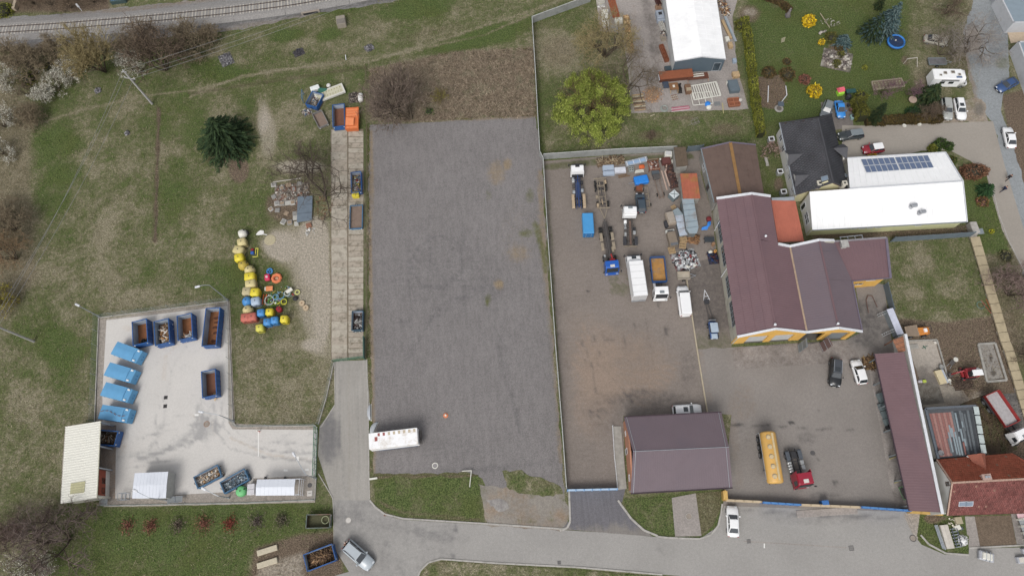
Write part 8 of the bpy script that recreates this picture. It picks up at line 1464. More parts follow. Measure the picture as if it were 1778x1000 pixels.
sim('black covered barbecue beside the bright blue car','barbecue',1471,172,[('cover',dL([(.45,0),(.5,.6),(.42,1.0),(.1,1.15)],n=10),M('cover_black',S(44,46,52)))])
for x,y,lb_ in((1472,185,'dark round flower pot, upper one along the hedge'),(1475.5,193,'brown round flower pot along the hedge')):sim(lb_,'pot',x,y,[('pot',dL([(.22,0),(.32,.5),(.27,.5),(.02,.4)],n=14),M('pot_brown',S(104,76,66))if x>1474 else bk)])
sim('white oval trough at the foot of the clipped hedge','trough',1479,205,[('body',dC(-.4,.4,-.5,.5,0,.6,.15),M('trough_teal',S(130,156,154))),('soil',dC(-.22,.22,-.3,.3,.6,.62,.08,.0),bk)])
for x,y,lb_ in((1569,220,'white round planter at the foot of the brown hedge, left one'),(1595,217.5,'white small planter at the foot of the brown hedge, right one')):sim(lb_,'planter',x,y,[('bowl',dL([(.2,0),(.38,.3),(.34,.32),(.02,.24)],n=14),wb)])
sim('round beige stone table in the lawn between the hedge and the purple trees','table',1582,177,[('top',dL([(.75,.6),(.75,.7),(.02,.7)],n=20),M('table_stone',S(170,150,136),var=.15)),('foot',dY((0,0,0),(0,0,.6),.25),M('table_stone'))])
t=thg('raised_bed','long raised garden bed framed in pale boards between the purple trees','garden bed',P(1541,148))
for q in(((-3.0,-.85,.15),(3.0,-.75,.15)),((-2.9,.95,.15),(2.9,1.05,.15)),((-2.95,-.8,.15),(-2.85,.9,.15)),((2.95,-.7,.15),(2.85,1.0,.15))):pt(t,'board',M('board_weathered',S(160,150,130)),dR(q[0],q[1],.14,.3))
pt(t,'soil',M('bed_litter',S(124,112,94),var=.3,scale=6),dB(-2.9,2.9,-.75,.95,.0,.12))
for k in rn(8):
 for j in rn(3):m=MB();x,y=-2.4+k*.68,-.5+j*.5;m.lathe([(.14,.12),(.17,.24),(.05,.32)],(x,y,0),7);m.bd('plant_tuft',M('tuft_pale',S(150,146,118),var=.3),t)
t=thg('garden_swing','thin pale swing frame with two beams beside the trampoline','swing',P(1578,112));pt(t,'post',slm[0],d_tube([(-1.0,.2,0),(-.9,.2,1.4)],.05));pt(t,'beam',slm[0],dR((-1.0,.2,1.4),(1.0,.3,1.4),.12,.12));pt(t,'post',slm[0],dR((1.0,.3,1.4),(1.3,-.9,.1),.09,.09))
for a_,b_,lb_ in(((1421,29),(1440,50),'thin bamboo pole leaning across the rockery'),):A,B_=P(*a_),P(*b_);t=thg('bamboo_pole',lb_,'pole',A);pt(t,'pole',M('board_weathered'),dR(V3((0,0,.9)),B_-A+V3((0,0,.2)),.1,.1))
t=thg('trampoline','round blue edged trampoline with a black mat and safety net','trampoline',P(1553,77));pt(t,'edge_pad',M('tramp_blue',S(56,128,206),ro=.5),dO((0,0,.75),1.55,.17,28,6));pt(t,'mat',M('tramp_mat',S(32,52,86),ro=.7),dL([(1.45,.74),(1.45,.76),(.02,.76)],n=28));pt(t,'skirt',M('tramp_dark',S(30,66,120)),dO((0,0,.5),1.6,.08,28,5))
for k in rn(6):a=k*pi/3;pt(t,'pole',bk,dY((1.6*cos(a),1.6*sin(a),0),(1.6*cos(a),1.6*sin(a),2.3),.03))
m=MB();m.ring((0,0,2.3),1.6,.03,28,4)
for k in rn(28):a=k*2*pi/28;m.bar((1.6*cos(a),1.6*sin(a),.9),(1.6*cos(a),1.6*sin(a),2.3),.008,.008)
m.bd('safety_net',bk,t)
pt(t,'ball',wb,dL([(.14,.77),(.12,.95),(.02,1.0)],(-.1,.2,0),8))
heap('rockery of pale stones and heather in the lawn','stones',1453,105,5.6,4.6,0,.4,170,[S(170,162,150),S(140,130,122),S(196,190,180),S(110,100,96)],-.4,(.15,.55),.7,0,90,shape='round')
heap('upper flower bed of scattered white stones beside the bamboo pole','stones',1441,40,3.8,2.2,0,.1,50,[S(140,136,124),S(180,176,164)],-.3,(.08,.25),.6,0,91,shape='round',mound=False)
heap('pair of pale boulders at the left of the rockery','boulders',1428,58,1.4,1.1,0,.3,5,[S(176,168,160)],0,(.4,.7),.7,0,92,shape='round',mound=False)
heap('bark mulch bed with pale edging by the hedge','mulch',1342,160,5.6,5.6,-.03,.04,420,[S(120,100,84),S(140,118,98),S(96,80,68)],0,(.05,.2),.3,.3,93,mound=False)
for q in(((1334,150),(1333,178)),((1364,150),(1366,166)),((1366,166),(1352,184))):A,B_=P(*q[0]),P(*q[1]);t=thg('edging_board',{1334:'white edging board in the bark mulch bed',1364:'short white edging at the right of the mulch bed',1366:'curved lower edging of the mulch bed'}[q[0][0]],'edging',A);pt(t,'board',tw_,dR(V3((0,0,.08)),B_-A+V3((0,0,.08)),.12,.16))
# ---------------------------------------------------------------- poles
t=thg('utility_pole','tall pale concrete utility pole with insulators below the railway','utility pole',P(264.5,181));cp=M('pole_concrete',S(176,174,172),var=.1,scale=3);hp=10.0
pt(t,'pole',cp,dY((0,0,0),(0,0,hp),.22,.15,10))
for z in(hp-.3,hp-2.2):m=MB();m.bar((-1.0,.3,z),(1.0,-.3,z),.12,.12)if z<hp-1 else m.bar((-.4,.1,z),(.4,-.1,z),.2,.2);o=m.bd('cross_arm',cp,t)
ins=[(-.9,.27,hp-2.1),(.9,-.27,hp-2.1),(0,0,hp)]
for x,y,z in ins:pt(t,'insulator',M('porcelain',S(206,206,204),ro=.2),dL([(.07,0),(.12,.1),(.07,.2),(.1,.3),(.02,.36)],(x,y,z),8))
pt(t,'bracket',iron,dR((0,0,hp-2.2),(.3,.3,hp-3.2),.2,.2))
t2=thg('utility_pole','lower utility pole leaning out of the picture at the left edge','utility pole',P(59,593));m=MB();m.cyl((0,0,0),(0,0,9.5),.2,.13,10);m.bd('pole',cp,t2)
wire_m=M('wire',S(150,150,150),ro=.5)
def wire(lb_,A,B_,sag,nm='overhead_wire'):
 pts_=[A.lerp(B_,k/24)-V3((0,0,4*sag*(k/24)*(1-k/24)))for k in rn(25)];t=thg(nm,lb_,'wire',A);pt(t,'cable',wire_m,d_tube([p-A for p in pts_],.022,4))
for k,(x,y,z)in enumerate(ins):
 A=Vector(t.location)if False else P(264.5,181)+V3((x,y,z+.2));wire('%s overhead wire between the concrete pole and the lower pole'%('left','right','middle')[k],A,P(59,593)+V3((x*.8,y*.8,9.3)),1.2)
 wire('%s overhead wire running from the concrete pole to the right'%('left','right','middle')[k],A,A+(P(900,-60)-P(264,181)),1.6)
def lamp(lb_,px,py,h_,arm,ang,nm='street_lamp',bend=.6,head=.35):
 p=P(px,py);t=thg(nm,lb_,'street lamp',(p.x,p.y,0),ang);pt(t,'pole',galv,dY((0,0,0),(0,0,h_),.10,.055,8));pt(t,'base_sleeve',galv,dL([(.16,0),(.14,.5),(.06,.55)]))
 pt(t,'arm',galv,d_tube([(0,0,h_-.02),(arm*.35,0,h_+bend*.7),(arm*.7,0,h_+bend),(arm,0,h_+bend)],.05))
 m=MB();m.cbox(arm-.1,arm+.75,-.17,.17,h_+bend-.08,h_+bend+.1,.08);o=m.bd('lamp_head',tw_,t);m=MB();m.box(arm+.0,arm+.65,-.12,.12,h_+bend-.1,h_+bend-.08);m.bd('lens',M('hatch_white'),o);return t
lamp('street lamp at the upper left corner of the depot fence',173,550,6.6,.5,R(-30));lamp('street lamp with a curved arm at the upper right corner of the depot',396,521,7.2,1.4,R(190))
lamp('street lamp at the inner corner of the depot above the manhole',406,731,5.5,2.6,R(165),bend=.2);lamp('street lamp by the green gate with its head over the painted bars',549,830,5.0,3.4,R(120),bend=.2)
lamp('street lamp behind the larger white shelter at the south fence',290,868,5.2,2.2,R(150),bend=.2);lamp('street lamp at the south fence below the two diagonal skips',398,864,4.0,2.2,R(150),bend=.2)
# ---------------------------------------------------------------- fences
steel_f=M('fence_steel',S(150,158,154),ro=.5);green_f=M('fence_green',S(70,116,92),ro=.5)
_pm={}
def meshpanel(L,h_,mat):
 k=(round(L,1),h_,mat.name)
 if k not in _pm:
  m=MB();n=max(4,int(L/.25));
  for i in rn(n+1):m.bar((i*L/n,0,.05),(i*L/n,0,h_),.008,.008)
  for j in rn(8):z=.08+j*(h_-.1)/7;m.bar((0,0,z),(L,0,z),.01,.01)
  o=m.bd('p',mat);_pm[k]=o.data;bpy.data.objects.remove(o)
 return _pm[k]
def mf(nm,lb_,pts_,h_=1.8,mat=steel_f,step=2.6,base=True,ph=None):
 ps=[P(*p)for p in pts_];t=thg(nm,lb_,'fence',ps[0]);L0=ps[0];first=True;pmesh=None
 for a,b_ in zip(ps[:-1],ps[1:]):
  n=max(1,round((b_-a).length/step));d=(b_-a)/n;ang=atan2(d.y,d.x);me_=meshpanel(d.length,h_,mat)
  for i in rn(n+(b_ is ps[-1])):
   m=bpy.data.objects.new('post',pmesh)if pmesh else None
   if m is None:mm=MB();mm.cyl((0,0,0),(0,0,h_+.1),.04,.04,6);m=mm.bd('post',mat,t);pmesh=m.data
   else:COL.objects.link(m);m.parent=t
   m.location=a+d*i-L0
   if i<n:o=bpy.data.objects.new('mesh_panel',me_);COL.objects.link(o);o.parent=t;o.location=a+d*i-L0;o.rotation_euler=(0,0,ang)
   if base and i<n:mm=MB();mm.bar(a+d*i-L0+V3((0,0,.08)),a+d*(i+.985)-L0+V3((0,0,.08)),.14,.2);mm.bd('base_board',curb_m,t)
 return t
mf('depot_fence','tall wire mesh fence on concrete boards along the north and east of the depot',[(172,552),(396,523),(405,733),(412,741),(549,739)])
mf('depot_fence','wire mesh fence on concrete boards along the south side of the depot',[(549,831),(547,868),(430,873),(182,878)]);mf('depot_fence','wire mesh fence along the west side of the depot',[(172,552),(165,732)])
mf('lane_fence','wire mesh fence slanting beside the lane above the depot gate',[(580,630),(567,690),(553,737)],1.5);mf('lane_fence','low overgrown wire fence between the slab lane and the gravel lot',[(636,120),(638,230),(638,400),(638,560),(637,622)],1.3,M('fence_rust',S(110,96,80)),3.4,False)
mf('meadow_fence','old wire fence of short posts across the left meadow',[(276,188),(274,262),(271,340),(269,420)],1.0,M('fence_rust'),3.2,False);mf('slope_fence','row of short posts and wire along the trail',[(330,166),(420,152),(636,120)],.9,M('fence_rust'),4.5,False)
t=thg('green_gate','green sliding mesh gate with white plates at the depot entrance','gate',P(550,785));A,B_=P(551,742)-t.location,P(548.5,828)-t.location
for z in(.15,1.0,1.8):pt(t,'rail',green_f,dR(A+UP*z,B_+UP*z,.09,.09))
for k in rn(9):q=A.lerp(B_,k/8);pt(t,'upright',green_f if k%4 else tw_,dY(q+UP*.1,q+UP*1.85,.04,n=6))
o=bpy.data.objects.new('mesh_panel',meshpanel((B_-A).length,1.8,green_f));COL.objects.link(o);o.parent=t;o.location=A;o.rotation_euler=(0,0,atan2((B_-A).y,(B_-A).x))
for k in(.15,.6,.85):q,r_=A.lerp(B_,k),A.lerp(B_,k+.1);pt(t,'sign_plate',tw_,dR(q+UP*1.2+V3((.05,0,0)),r_+UP*1.2+V3((.05,0,0)),.03,.5))
t=thg('lane_gate','low green mesh gate across the end of the slab lane','gate',P(608,624));A,B_=P(580,628)-t.location,P(632,622)-t.location
for z in(.2,.8,1.3):pt(t,'rail',green_f,dR(A+UP*z,B_+UP*z,.07,.07))
for k in rn(7):q=A.lerp(B_,k/6);pt(t,'upright',green_f,dY(q,q+UP*1.3,.035,n=6))
sim('open green gate leaf folded against the lot fence','gate',634,606,[('leaf',dR((0,-1.9,.8),(0,1.9,.8),.12,1.3),M('gate_dgreen',S(76,104,94)))])
fconc=M('fence_concrete',S(150,152,150),var=.12,scale=2,stain=S(110,112,108),sa=.6);fblue=M('fence_bluegrey',S(104,116,124),var=.1,scale=2)
def pf(nm,lb_,pts_,h_=2.0,mat=fconc,step=2.5,post=None,cap=True,rows=3):
 ps=[P(*p)for p in pts_];t=thg(nm,lb_,'fence',ps[0]);L0=ps[0]
 for a,b_ in zip(ps[:-1],ps[1:]):
  n=max(1,round((b_-a).length/step));d=(b_-a)/n;u=d.normalized()*.08
  for i in rn(n+(b_ is ps[-1])):
   mm=MB();q=a+d*i-L0;mm.box(q.x-.08,q.x+.08,q.y-.08,q.y+.08,0,h_+.06);mm.bd('post',post or mat,t)
   if i<n:
    for r_ in rn(rows):mm=MB();z=h_*(r_+.5)/rows;mm.bar(a+d*i-L0+u+UP*z,a+d*(i+1)-L0-u+UP*z,.06+.01*(r_==rows-1),h_/rows-.02);mm.bd('panel',mat,t)
    if cap:mm=MB();mm.bar(a+d*i-L0+u+UP*(h_+.02),a+d*(i+1)-L0-u+UP*(h_+.02),.1,.06);mm.bd('capping',M('cap_pale',S(190,192,188)),t)
 return t
pf('concrete_fence','concrete panel fence between the bramble patch and the willow plot',[(1024,4),(924,41),(930,140),(937,271)],1.9);pf('concrete_fence','concrete panel fence along the north edge of the truck yard',[(944,277),(1080,268),(1172,264)],1.9)
pf('concrete_fence','concrete panel fence between the gravel lot and the truck yard',[(938,272),(943,282),(950,400),(964,600),(976,750),(983,848)],1.6,rows=2);pf('slate_fence','short slate blue sheet fence between the small brown shed and the brown roofed shed',[(1192,264),(1218,261)],1.8,fblue,rows=1,cap=False)
pf('slate_fence','slate blue sheet fence below the white roofed workshop',[(1546,420),(1610,416),(1683,411)],1.9,fblue,rows=1,cap=False);pf('slate_fence','slate sheet fence running down from the annex corner',[(1534,497),(1545,541)],1.7,fblue,rows=1,cap=False)
kerb('yard_kerb',[(1192,484),(1200,540),(1210,606),(1228,716)],.22,.2,M('kerb_tan',S(180,168,146),var=.15),step=1.8)
t=thg('slab_wall','long low wall topped with beige concrete slabs running down the right side','wall',P(1730,560));L0=t.location;sw=M('slab_beige',S(176,162,134),var=.12,scale=1.5,stain=S(140,128,104),sa=.6)
for k in rn(24):
 y0,y1=412+k*16.6,412+(k+1)*16.6-.9;xf=lambda y:1684+(y-408)*.292+(2 if y>600 else 0)
 ps=[P(xf(y0),y0,.55),P(xf(y0)+16,y0-1.5,.55),P(xf(y1)+16,y1-1.5,.55),P(xf(y1),y1,.55)];m=MB();dz=ru(-.02,.02);m.prism([(p.x-L0.x,p.y-L0.y)for p in ps],.3+dz,.55+dz);m.bd('slab',sw,t)
 if k%2==0:m=MB();c_=sum(ps,Vector())/4-L0;m.box(c_.x-.6,c_.x+.6,c_.y-1.2,c_.y+1.2,0,.3+dz);m.bd('footing',curb_m,t)
sim('square pale pier at the upper end of the slab wall','pier',1686,400,[('pier',dC(-.6,.6,-1.1,1.1,0,1.2,.06),curb_m),('cap',dB(.2,1.2,-1.3,-.3,1.0,1.15),gs_)])
bg_=M('gate_blue',S(62,110,170),ro=.5,var=.1);yl=M('wall_ochre',S(196,160,92),var=.1)
def streetbit(nm,lb_,cat,a_,b_,h_,wd,mat,n,cap=None,z0=0,post=None):
 A,B_=P(*a_),P(*b_);t=thg(nm,lb_,cat,(A+B_)/2);d=(B_-A)/n;o_=A-t.location
 for i in rn(n):pt(t,'panel',mat,dR(o_+d*(i+.01)+UP*(z0+h_/2),o_+d*(i+.99)+UP*(z0+h_/2),wd,h_-z0*0))
 if cap:pt(t,'capping',cap,dR(o_+UP*(z0+h_+.04),o_+d*n+UP*(z0+h_+.04),wd+.14,.07))
 for i in rn(n+1):m=MB();q=o_+d*i;m.box(q.x-.09,q.x+.09,q.y-.12,q.y+.12,0,h_+z0+.12);m.bd('post',post or mat,t)
 return t
streetbit('yellow_gate_wall','short yellow wall running south from the garage corner','wall',(1255,853),(1256,868),1.4,.5,yl,1,M('cap_ochre',S(206,170,100)))
streetbit('street_fence','beige topped low street fence next to the yellow wall','fence',(1257,869),(1318,872),1.2,.2,M('fence_beige',S(176,158,132)),4,M('cap_beige',S(196,178,150)))
streetbit('blue_gate','left blue sliding gate in the street fence','gate',(1320,873),(1384,877),1.5,.14,bg_,5,M('cap_blue',S(84,134,190)))
streetbit('street_fence','middle beige street fence above the old concrete plinth','fence',(1386,877),(1487,881),1.2,.2,M('fence_beige'),6,M('cap_beige'))
streetbit('blue_gate','right blue sliding gate ending at the long canopy','gate',(1489,881),(1573,887),1.5,.14,bg_,6,M('cap_blue'))
streetbit('street_fence','yellow capped low wall in front of the canopy end','wall',(1575,889),(1630,893),1.0,.25,yl,3,M('cap_ochre'))
t=streetbit('blue_gate','pale blue sliding gate beside the mauve roofed garage','gate',(985,852),(1070,850),1.5,.12,M('gate_paleblue',S(120,160,200),ro=.5),6,M('cap_lightblue',S(176,200,224)))
sim('small blue motor box on the middle street fence','box',1428,873,[('box',dC(-.5,.5,-.35,.35,0,1.3,.06),bg_)]);sim('old low concrete plinth with stains in front of the middle street fence','plinth',1436,889,[('plinth',dC(-4.6,4.5,-.5,.55,0,.12,.03),conc_o)],-.03)
mf('garage_fence','thin white rail fence along the concrete strip beside the garage',[(1063,740),(1066,790),(1072,850)],1.0,tw_,2.0,False)
# ---------------------------------------------------------------- people
def person(lb_,px,py,ang,top,legs,skin=S(196,150,124),hair=S(50,38,30),stride=.35,bendf=.0,arms=.25):
 p=P(px,py);t=thg('person',lb_,'person',(p.x,p.y,.02),ang)
 J={'pel':(0,0,.95),'sp':(bendf*.25,0,1.2),'ch':(bendf*.5,0,1.42),'nk':(bendf*.62,0,1.53),'hd':(bendf*.72+.02,0,1.66),'hl':(0,.1,.92),'hr':(0,-.1,.92),'kl':(stride*.45,.1,.5),'kr':(-stride*.2,-.1,.5),'al':(stride*.6,.1,.09),'ar':(-stride*.85,-.1,.12),'tl':(stride*.6+.2,.11,.04),'tr':(-stride*.85+.18,-.11,.05),
  'sl':(bendf*.5,.19,1.42),'sr':(bendf*.5,-.19,1.42),'el':(bendf*.5-arms*.4,.25,1.14),'er':(bendf*.5+arms*.7,-.25,1.16),'wl':(bendf*.5-arms*.2,.24,.9),'wr':(bendf*.5+arms*1.7,-.22,1.0)}
 rad={'pel':.145,'sp':.13,'ch':.15,'nk':.055,'hd':.1,'hl':.1,'hr':.1,'kl':.062,'kr':.062,'al':.042,'ar':.042,'tl':.04,'tr':.04,'sl':.075,'sr':.075,'el':.045,'er':.045,'wl':.03,'wr':.03}
 E=[('pel','sp'),('sp','ch'),('ch','nk'),('nk','hd'),('pel','hl'),('pel','hr'),('hl','kl'),('kl','al'),('al','tl'),('hr','kr'),('kr','ar'),('ar','tr'),('ch','sl'),('ch','sr'),('sl','el'),('el','wl'),('sr','er'),('er','wr')]
 for sd_,wn,en in(('l','wl','el'),('r','wr','er')):
  w_=Vector(J[wn]);d=(w_-Vector(J[en])).normalized();J['p'+sd_]=(w_+d*.07);rad['p'+sd_]=.03;E.append((wn,'p'+sd_))
  for f_ in rn(4):a_='f%s%d'%(sd_,f_);J[a_]=(w_+d*(.15+.015*(f_ in(1,2)))+V3((0,(f_-1.5)*.02,-.005*f_)));rad[a_]=.009;E.append(('p'+sd_,a_))
  J['th'+sd_]=(w_+d*.08+V3((.045,0,0)));rad['th'+sd_]=.01;E.append((wn,'th'+sd_))
 ks=list(J);me=bpy.data.meshes.new('body');me.from_pydata([J[k]for k in ks],[(ks.index(a),ks.index(b_))for a,b_ in E],[]);o=bpy.data.objects.new('body',me);COL.objects.link(o);o.parent=t
 sk=o.modifiers.new('skin','SKIN');
 for i,k in enumerate(ks):me.skin_vertices[0].data[i].radius=(rad[k],rad[k]);me.skin_vertices[0].data[i].use_root=k=='pel'
 o.modifiers.new('sub','SUBSURF').levels=1;o.modifiers['sub'].render_levels=1;me.materials.append(skin_m)
 m=MB();m.loft([[(bendf*.5*f_+.13*k_*cos(a),.21*k_*sin(a),z)for a in[i*pi/6 for i in rn(12)]]for f_,k_,z in((0,1.0,.88),(.5,.98,1.15),(1,1.1,1.36),(1.1,.62,1.5))]);
 for ks_ in(('sl','el','wl'),('sr','er','wr')):
  for a,b_ in zip(ks_[:-1],ks_[1:]):m.cyl(J[a],J[b_],rad[a]*1.05+.01,rad[b_]+.016,8)
 m.bd('jacket',top,t,True);m=MB()
 for ks_ in(('hl','kl','al'),('hr','kr','ar')):
  for a,b_ in zip(ks_[:-1],ks_[1:]):m.cyl(J[a],J[b_],rad[a]*1.1+.01,rad[b_]*1.1+.016,8)
 m.bd('trousers',legs,t,True)
 for s_ in('l','r'):q=Vector(J['a'+s_]);pt(t,'shoe',bk,dC(q.x-.07,q.x+.22,q.y-.05,q.y+.05,0,.1,.03))
 hx,hy,hz=J['hd'];m=MB();m.lathe([(.06,-.1),(.095,-.03),(.1,.04),(.08,.1),(.02,.135)],(hx,hy,hz),12);m.bd('head',skin_m,t,True);m=MB();m.lathe([(.104,.0),(.108,.05),(.086,.115),(.02,.145)],(hx-.015,hy,hz),12);m.bd('hair',M('hair_dark',(.02,.015,.012,1)),t,True)
 pt(t,'nose',skin_m,dR((hx+.09,hy,hz+.01),(hx+.125,hy,hz-.03),.025,.03))
 for s_ in(-1,1):pt(t,'eye',bk,dY((hx+.085,hy+s_*.035,hz+.015),(hx+.1,hy+s_*.036,hz+.015),.012,n=6));pt(t,'ear',skin_m,dC(hx-.03,hx+.02,hy+s_*.1-.012,hy+s_*.1+.012,hz-.03,hz+.03,.008))
 pt(t,'mouth',M('lips',S(150,80,74)),dB(hx+.088,hx+.1,hy-.025,hy+.025,hz-.055,hz-.045))
 return t
skin_m=M('skin',S(206,160,136),ro=.6,var=.04);dk=M('cloth_black',S(36,36,42));nav=M('cloth_navy',S(40,48,74));wht=M('cloth_white',S(206,204,204))
person('person in black walking down the drive, the upper one of the two walkers',1747,312,R(-140),dk,dk,stride=.55,arms=.4)
person('person in dark navy walking down the drive, the lower one of the two walkers',1738.5,332,R(-160),nav,nav,stride=.6,arms=.3)
person('person in black bending at the back of the silver estate car',601.5,942.5,R(-50),dk,dk,stride=.2,bendf=.5,arms=.5)
person('person in a white top standing beside the back corner of the silver estate',604.5,940.5,R(-80),wht,dk,stride=.15,arms=.3)
# ---------------------------------------------------------------- vegetation
leaf_m=M('foliage',attr='col',ro=.9,var=.12,scale=3,spec=.15);bark_m=M('bark',attr='col',ro=.95,var=.12,scale=5,spec=.1)
def quads(c,d,wdt,u=None,r=None):
 n=len(c);r=r or rng;s_=u if u is not None else np.cross(d,r.normal(size=(n,3)));s_=s_/(np.linalg.norm(s_,axis=1,keepdims=True)+1e-9)*wdt
 v=np.stack([c-d-s_,c-d+s_,c+d+s_*.6,c+d-s_*.6],1).reshape(-1,3);return v,np.arange(4*n).reshape(-1,4)
def pick(r,pal,n,jit=.2,by=None):
 p_=np.array([q[:3]for q in pal]);i=r.integers(len(p_),size=n)if by is None else by%len(p_);return np.repeat(p_[i]*r.uniform(1-jit,1+jit,(n,1)),4,0)
def tubes(segs):
 a=np.array([s_[0]for s_ in segs],float);b=np.array([s_[1]for s_ in segs],float);r0=np.array([s_[2]for s_ in segs])[:,None];r1=np.array([s_[3]for s_ in segs])[:,None]
 d=b-a;d/=np.linalg.norm(d,axis=1,keepdims=True)+1e-9;h_=np.where(np.abs(d[:,2:])>.9,np.array([[1.,0,0]]),np.array([[0,0,1.]]));u=np.cross(d,h_);u/=np.linalg.norm(u,axis=1,keepdims=True);v=np.cross(d,u)
 V=np.stack([a+u*r0,a+v*r0,a-u*r0,a-v*r0,b+u*r1,b+v*r1,b-u*r1,b-v*r1],1).reshape(-1,3);n=len(a);o=np.arange(n)[:,None]*8
 F=np.concatenate([o+np.array([i,(i+1)%4,4+(i+1)%4,4+i])for i in rn(4)]);return V,F
def grow(r,p,d,L,rad,lev,mx,out,spread=.6,up=.15,nk=4):
 n=3 if lev<2 else 2;q=np.array(p,float);d=d/np.linalg.norm(d);pts=[]
 for k in rn(n):
  d=d+r.normal(0,.14+.05*lev,3)+np.array([0,0,up*.3]);d/=np.linalg.norm(d);q2=q+d*L/n;out.append((q,q2,rad*(1-.5*k/n),rad*(1-.5*(k+1)/n),lev));pts.append((q2,d));q=q2
 if lev>=mx:return
 for k in rn(nk if lev else nk+1):
  t_=pts[min(n-1,int(n*(.25+.75*(k+1)/(nk+1))))];a=r.normal(size=3);a-=a.dot(t_[1])*t_[1];a/=np.linalg.norm(a);nd=t_[1]*(1-spread*.55)+a*spread*r.uniform(.7,1.2)+np.array([0,0,up])
  grow(r,t_[0]-t_[1]*L*.1*r.random(),nd,L*r.uniform(.55,.75),rad*.55,lev+1,mx,out,spread,up,nk)
BARK=[S(98,88,76),S(84,76,66)];TWIG=[S(112,98,84),S(92,80,70),S(128,112,96)]
def tree(label,px,py,h,mx=4,seed=1,stems=1,spread=.7,up=.12,nk=4,twig=TWIG,leaf=None,nleaf=0,lsize=.1,rad=None,cat='tree',name='bare_tree',lean=(0,0),tw=1.0,bark=BARK,group=None):
 r=np.random.default_rng(seed);p=P(px,py);t=thg(name,label,cat,(p.x,p.y,0),0,group);out=[]
 for s_ in rn(stems):
  a=6.28*s_/max(1,stems)+r.random();k=0 if stems==1 else .55;grow(r,(0,0,0),np.array([cos(a)*k+lean[0],sin(a)*k+lean[1],1.0]),h*(.42 if stems==1 else .5),rad or h*.022,0,mx,out,spread,up,nk)
 lim=2 if mx>3 else 1
 big=[(a,b,c*1.0,d_)for a,b,c,d_,l in out if l<lim];sm=[(a,b,max(c,.016)*tw,max(d_,.012)*tw)for a,b,c,d_,l in out if l>=lim]
 V,F=tubes(big);cm('trunk',V,F,pick(r,bark,len(V)//4,.1)[:len(V)],bark_m,t)
 V,F=tubes(sm);C=np.repeat(np.array([q[:3]for q in twig])[r.integers(len(twig),size=len(sm))]*r.uniform(.8,1.2,(len(sm),1)),8,0)
 if leaf:
  tips=np.array([b for a,b,c,d_,l in out if l>=mx-1]);i=r.integers(len(tips),size=nleaf);c=tips[i]+r.normal(0,.16,(nleaf,3));d_=r.normal(size=(nleaf,3));d_*=lsize*r.uniform(.5,1.2,(nleaf,1))/np.linalg.norm(d_,axis=1,keepdims=True)
  v2,f2=quads(c,d_,lsize*.5,r=r);F=np.concatenate([F,f2+len(V)]);V=np.concatenate([V,v2]);C=np.concatenate([C,pick(r,leaf,nleaf,.2)])
 cm('crown',V,F,C,leaf_m,t);return t
def bush(label,px,py,R_,h,pal,seed=1,n=900,size=.13,cat='shrub',name='shrub',lump=.25,core=None,sx=1.0,rz=0,cone=.0,zc=None,group=None,lay=.35):
 r=np.random.default_rng(seed);p=P(px,py);t=thg(name,label,cat,(p.x,p.y,0),rz,group);th=r.uniform(0,6.28,n);z=r.uniform(-.25,1,n);k=np.sqrt(1-z**2*np.sign(z)*np.sign(z));
 ph=r.uniform(0,6.28,6);bump=1+lump*(np.sin(3*th+ph[0])*np.cos(4*z+ph[1])+.6*np.sin(7*th+ph[2]+5*z)+.5*np.sin(11*th-9*z+ph[3]))*.5
 rr=(1-lay*r.random(n)**2)*bump;zz=np.clip(z,-.2,1);taper=1-cone*np.clip(zz,0,1);c=np.stack([R_*sx*rr*k*np.cos(th)*taper,R_*rr*k*np.sin(th)*taper,h*(.12+.88*np.clip(zz*rr,.0,1.1))],-1)
 d_=r.normal(size=(n,3));d_*=size*r.uniform(.5,1.2,(n,1))/np.linalg.norm(d_,axis=1,keepdims=True);V,F=quads(c,d_,size*.55,r=r);clump=(np.floor(th*3.1+ph[4])*7+np.floor(z*4)*3).astype(int)
 C=pick(r,pal,n,.18)*np.repeat(1+.22*np.sin(clump*12.9)[:,None],4,0);cm('leaves',V,F,np.clip(C,0,.8),leaf_m,t)
 if core==0:return t
 m=MB();K=.8;m.lathe([(R_*K*.7,0),(R_*K*.95,h*.25),(R_*K*.85*(1-cone*.4),h*.55),(R_*K*.45*(1-cone*.7),h*.8),(.02,h*.92)],n=12);o=m.bd('inner_branches',M('shrub_core%d'%seed,core)if core else M('shrub_core_dark',S(46,46,34)),t);o.scale=(sx,1,1);return t
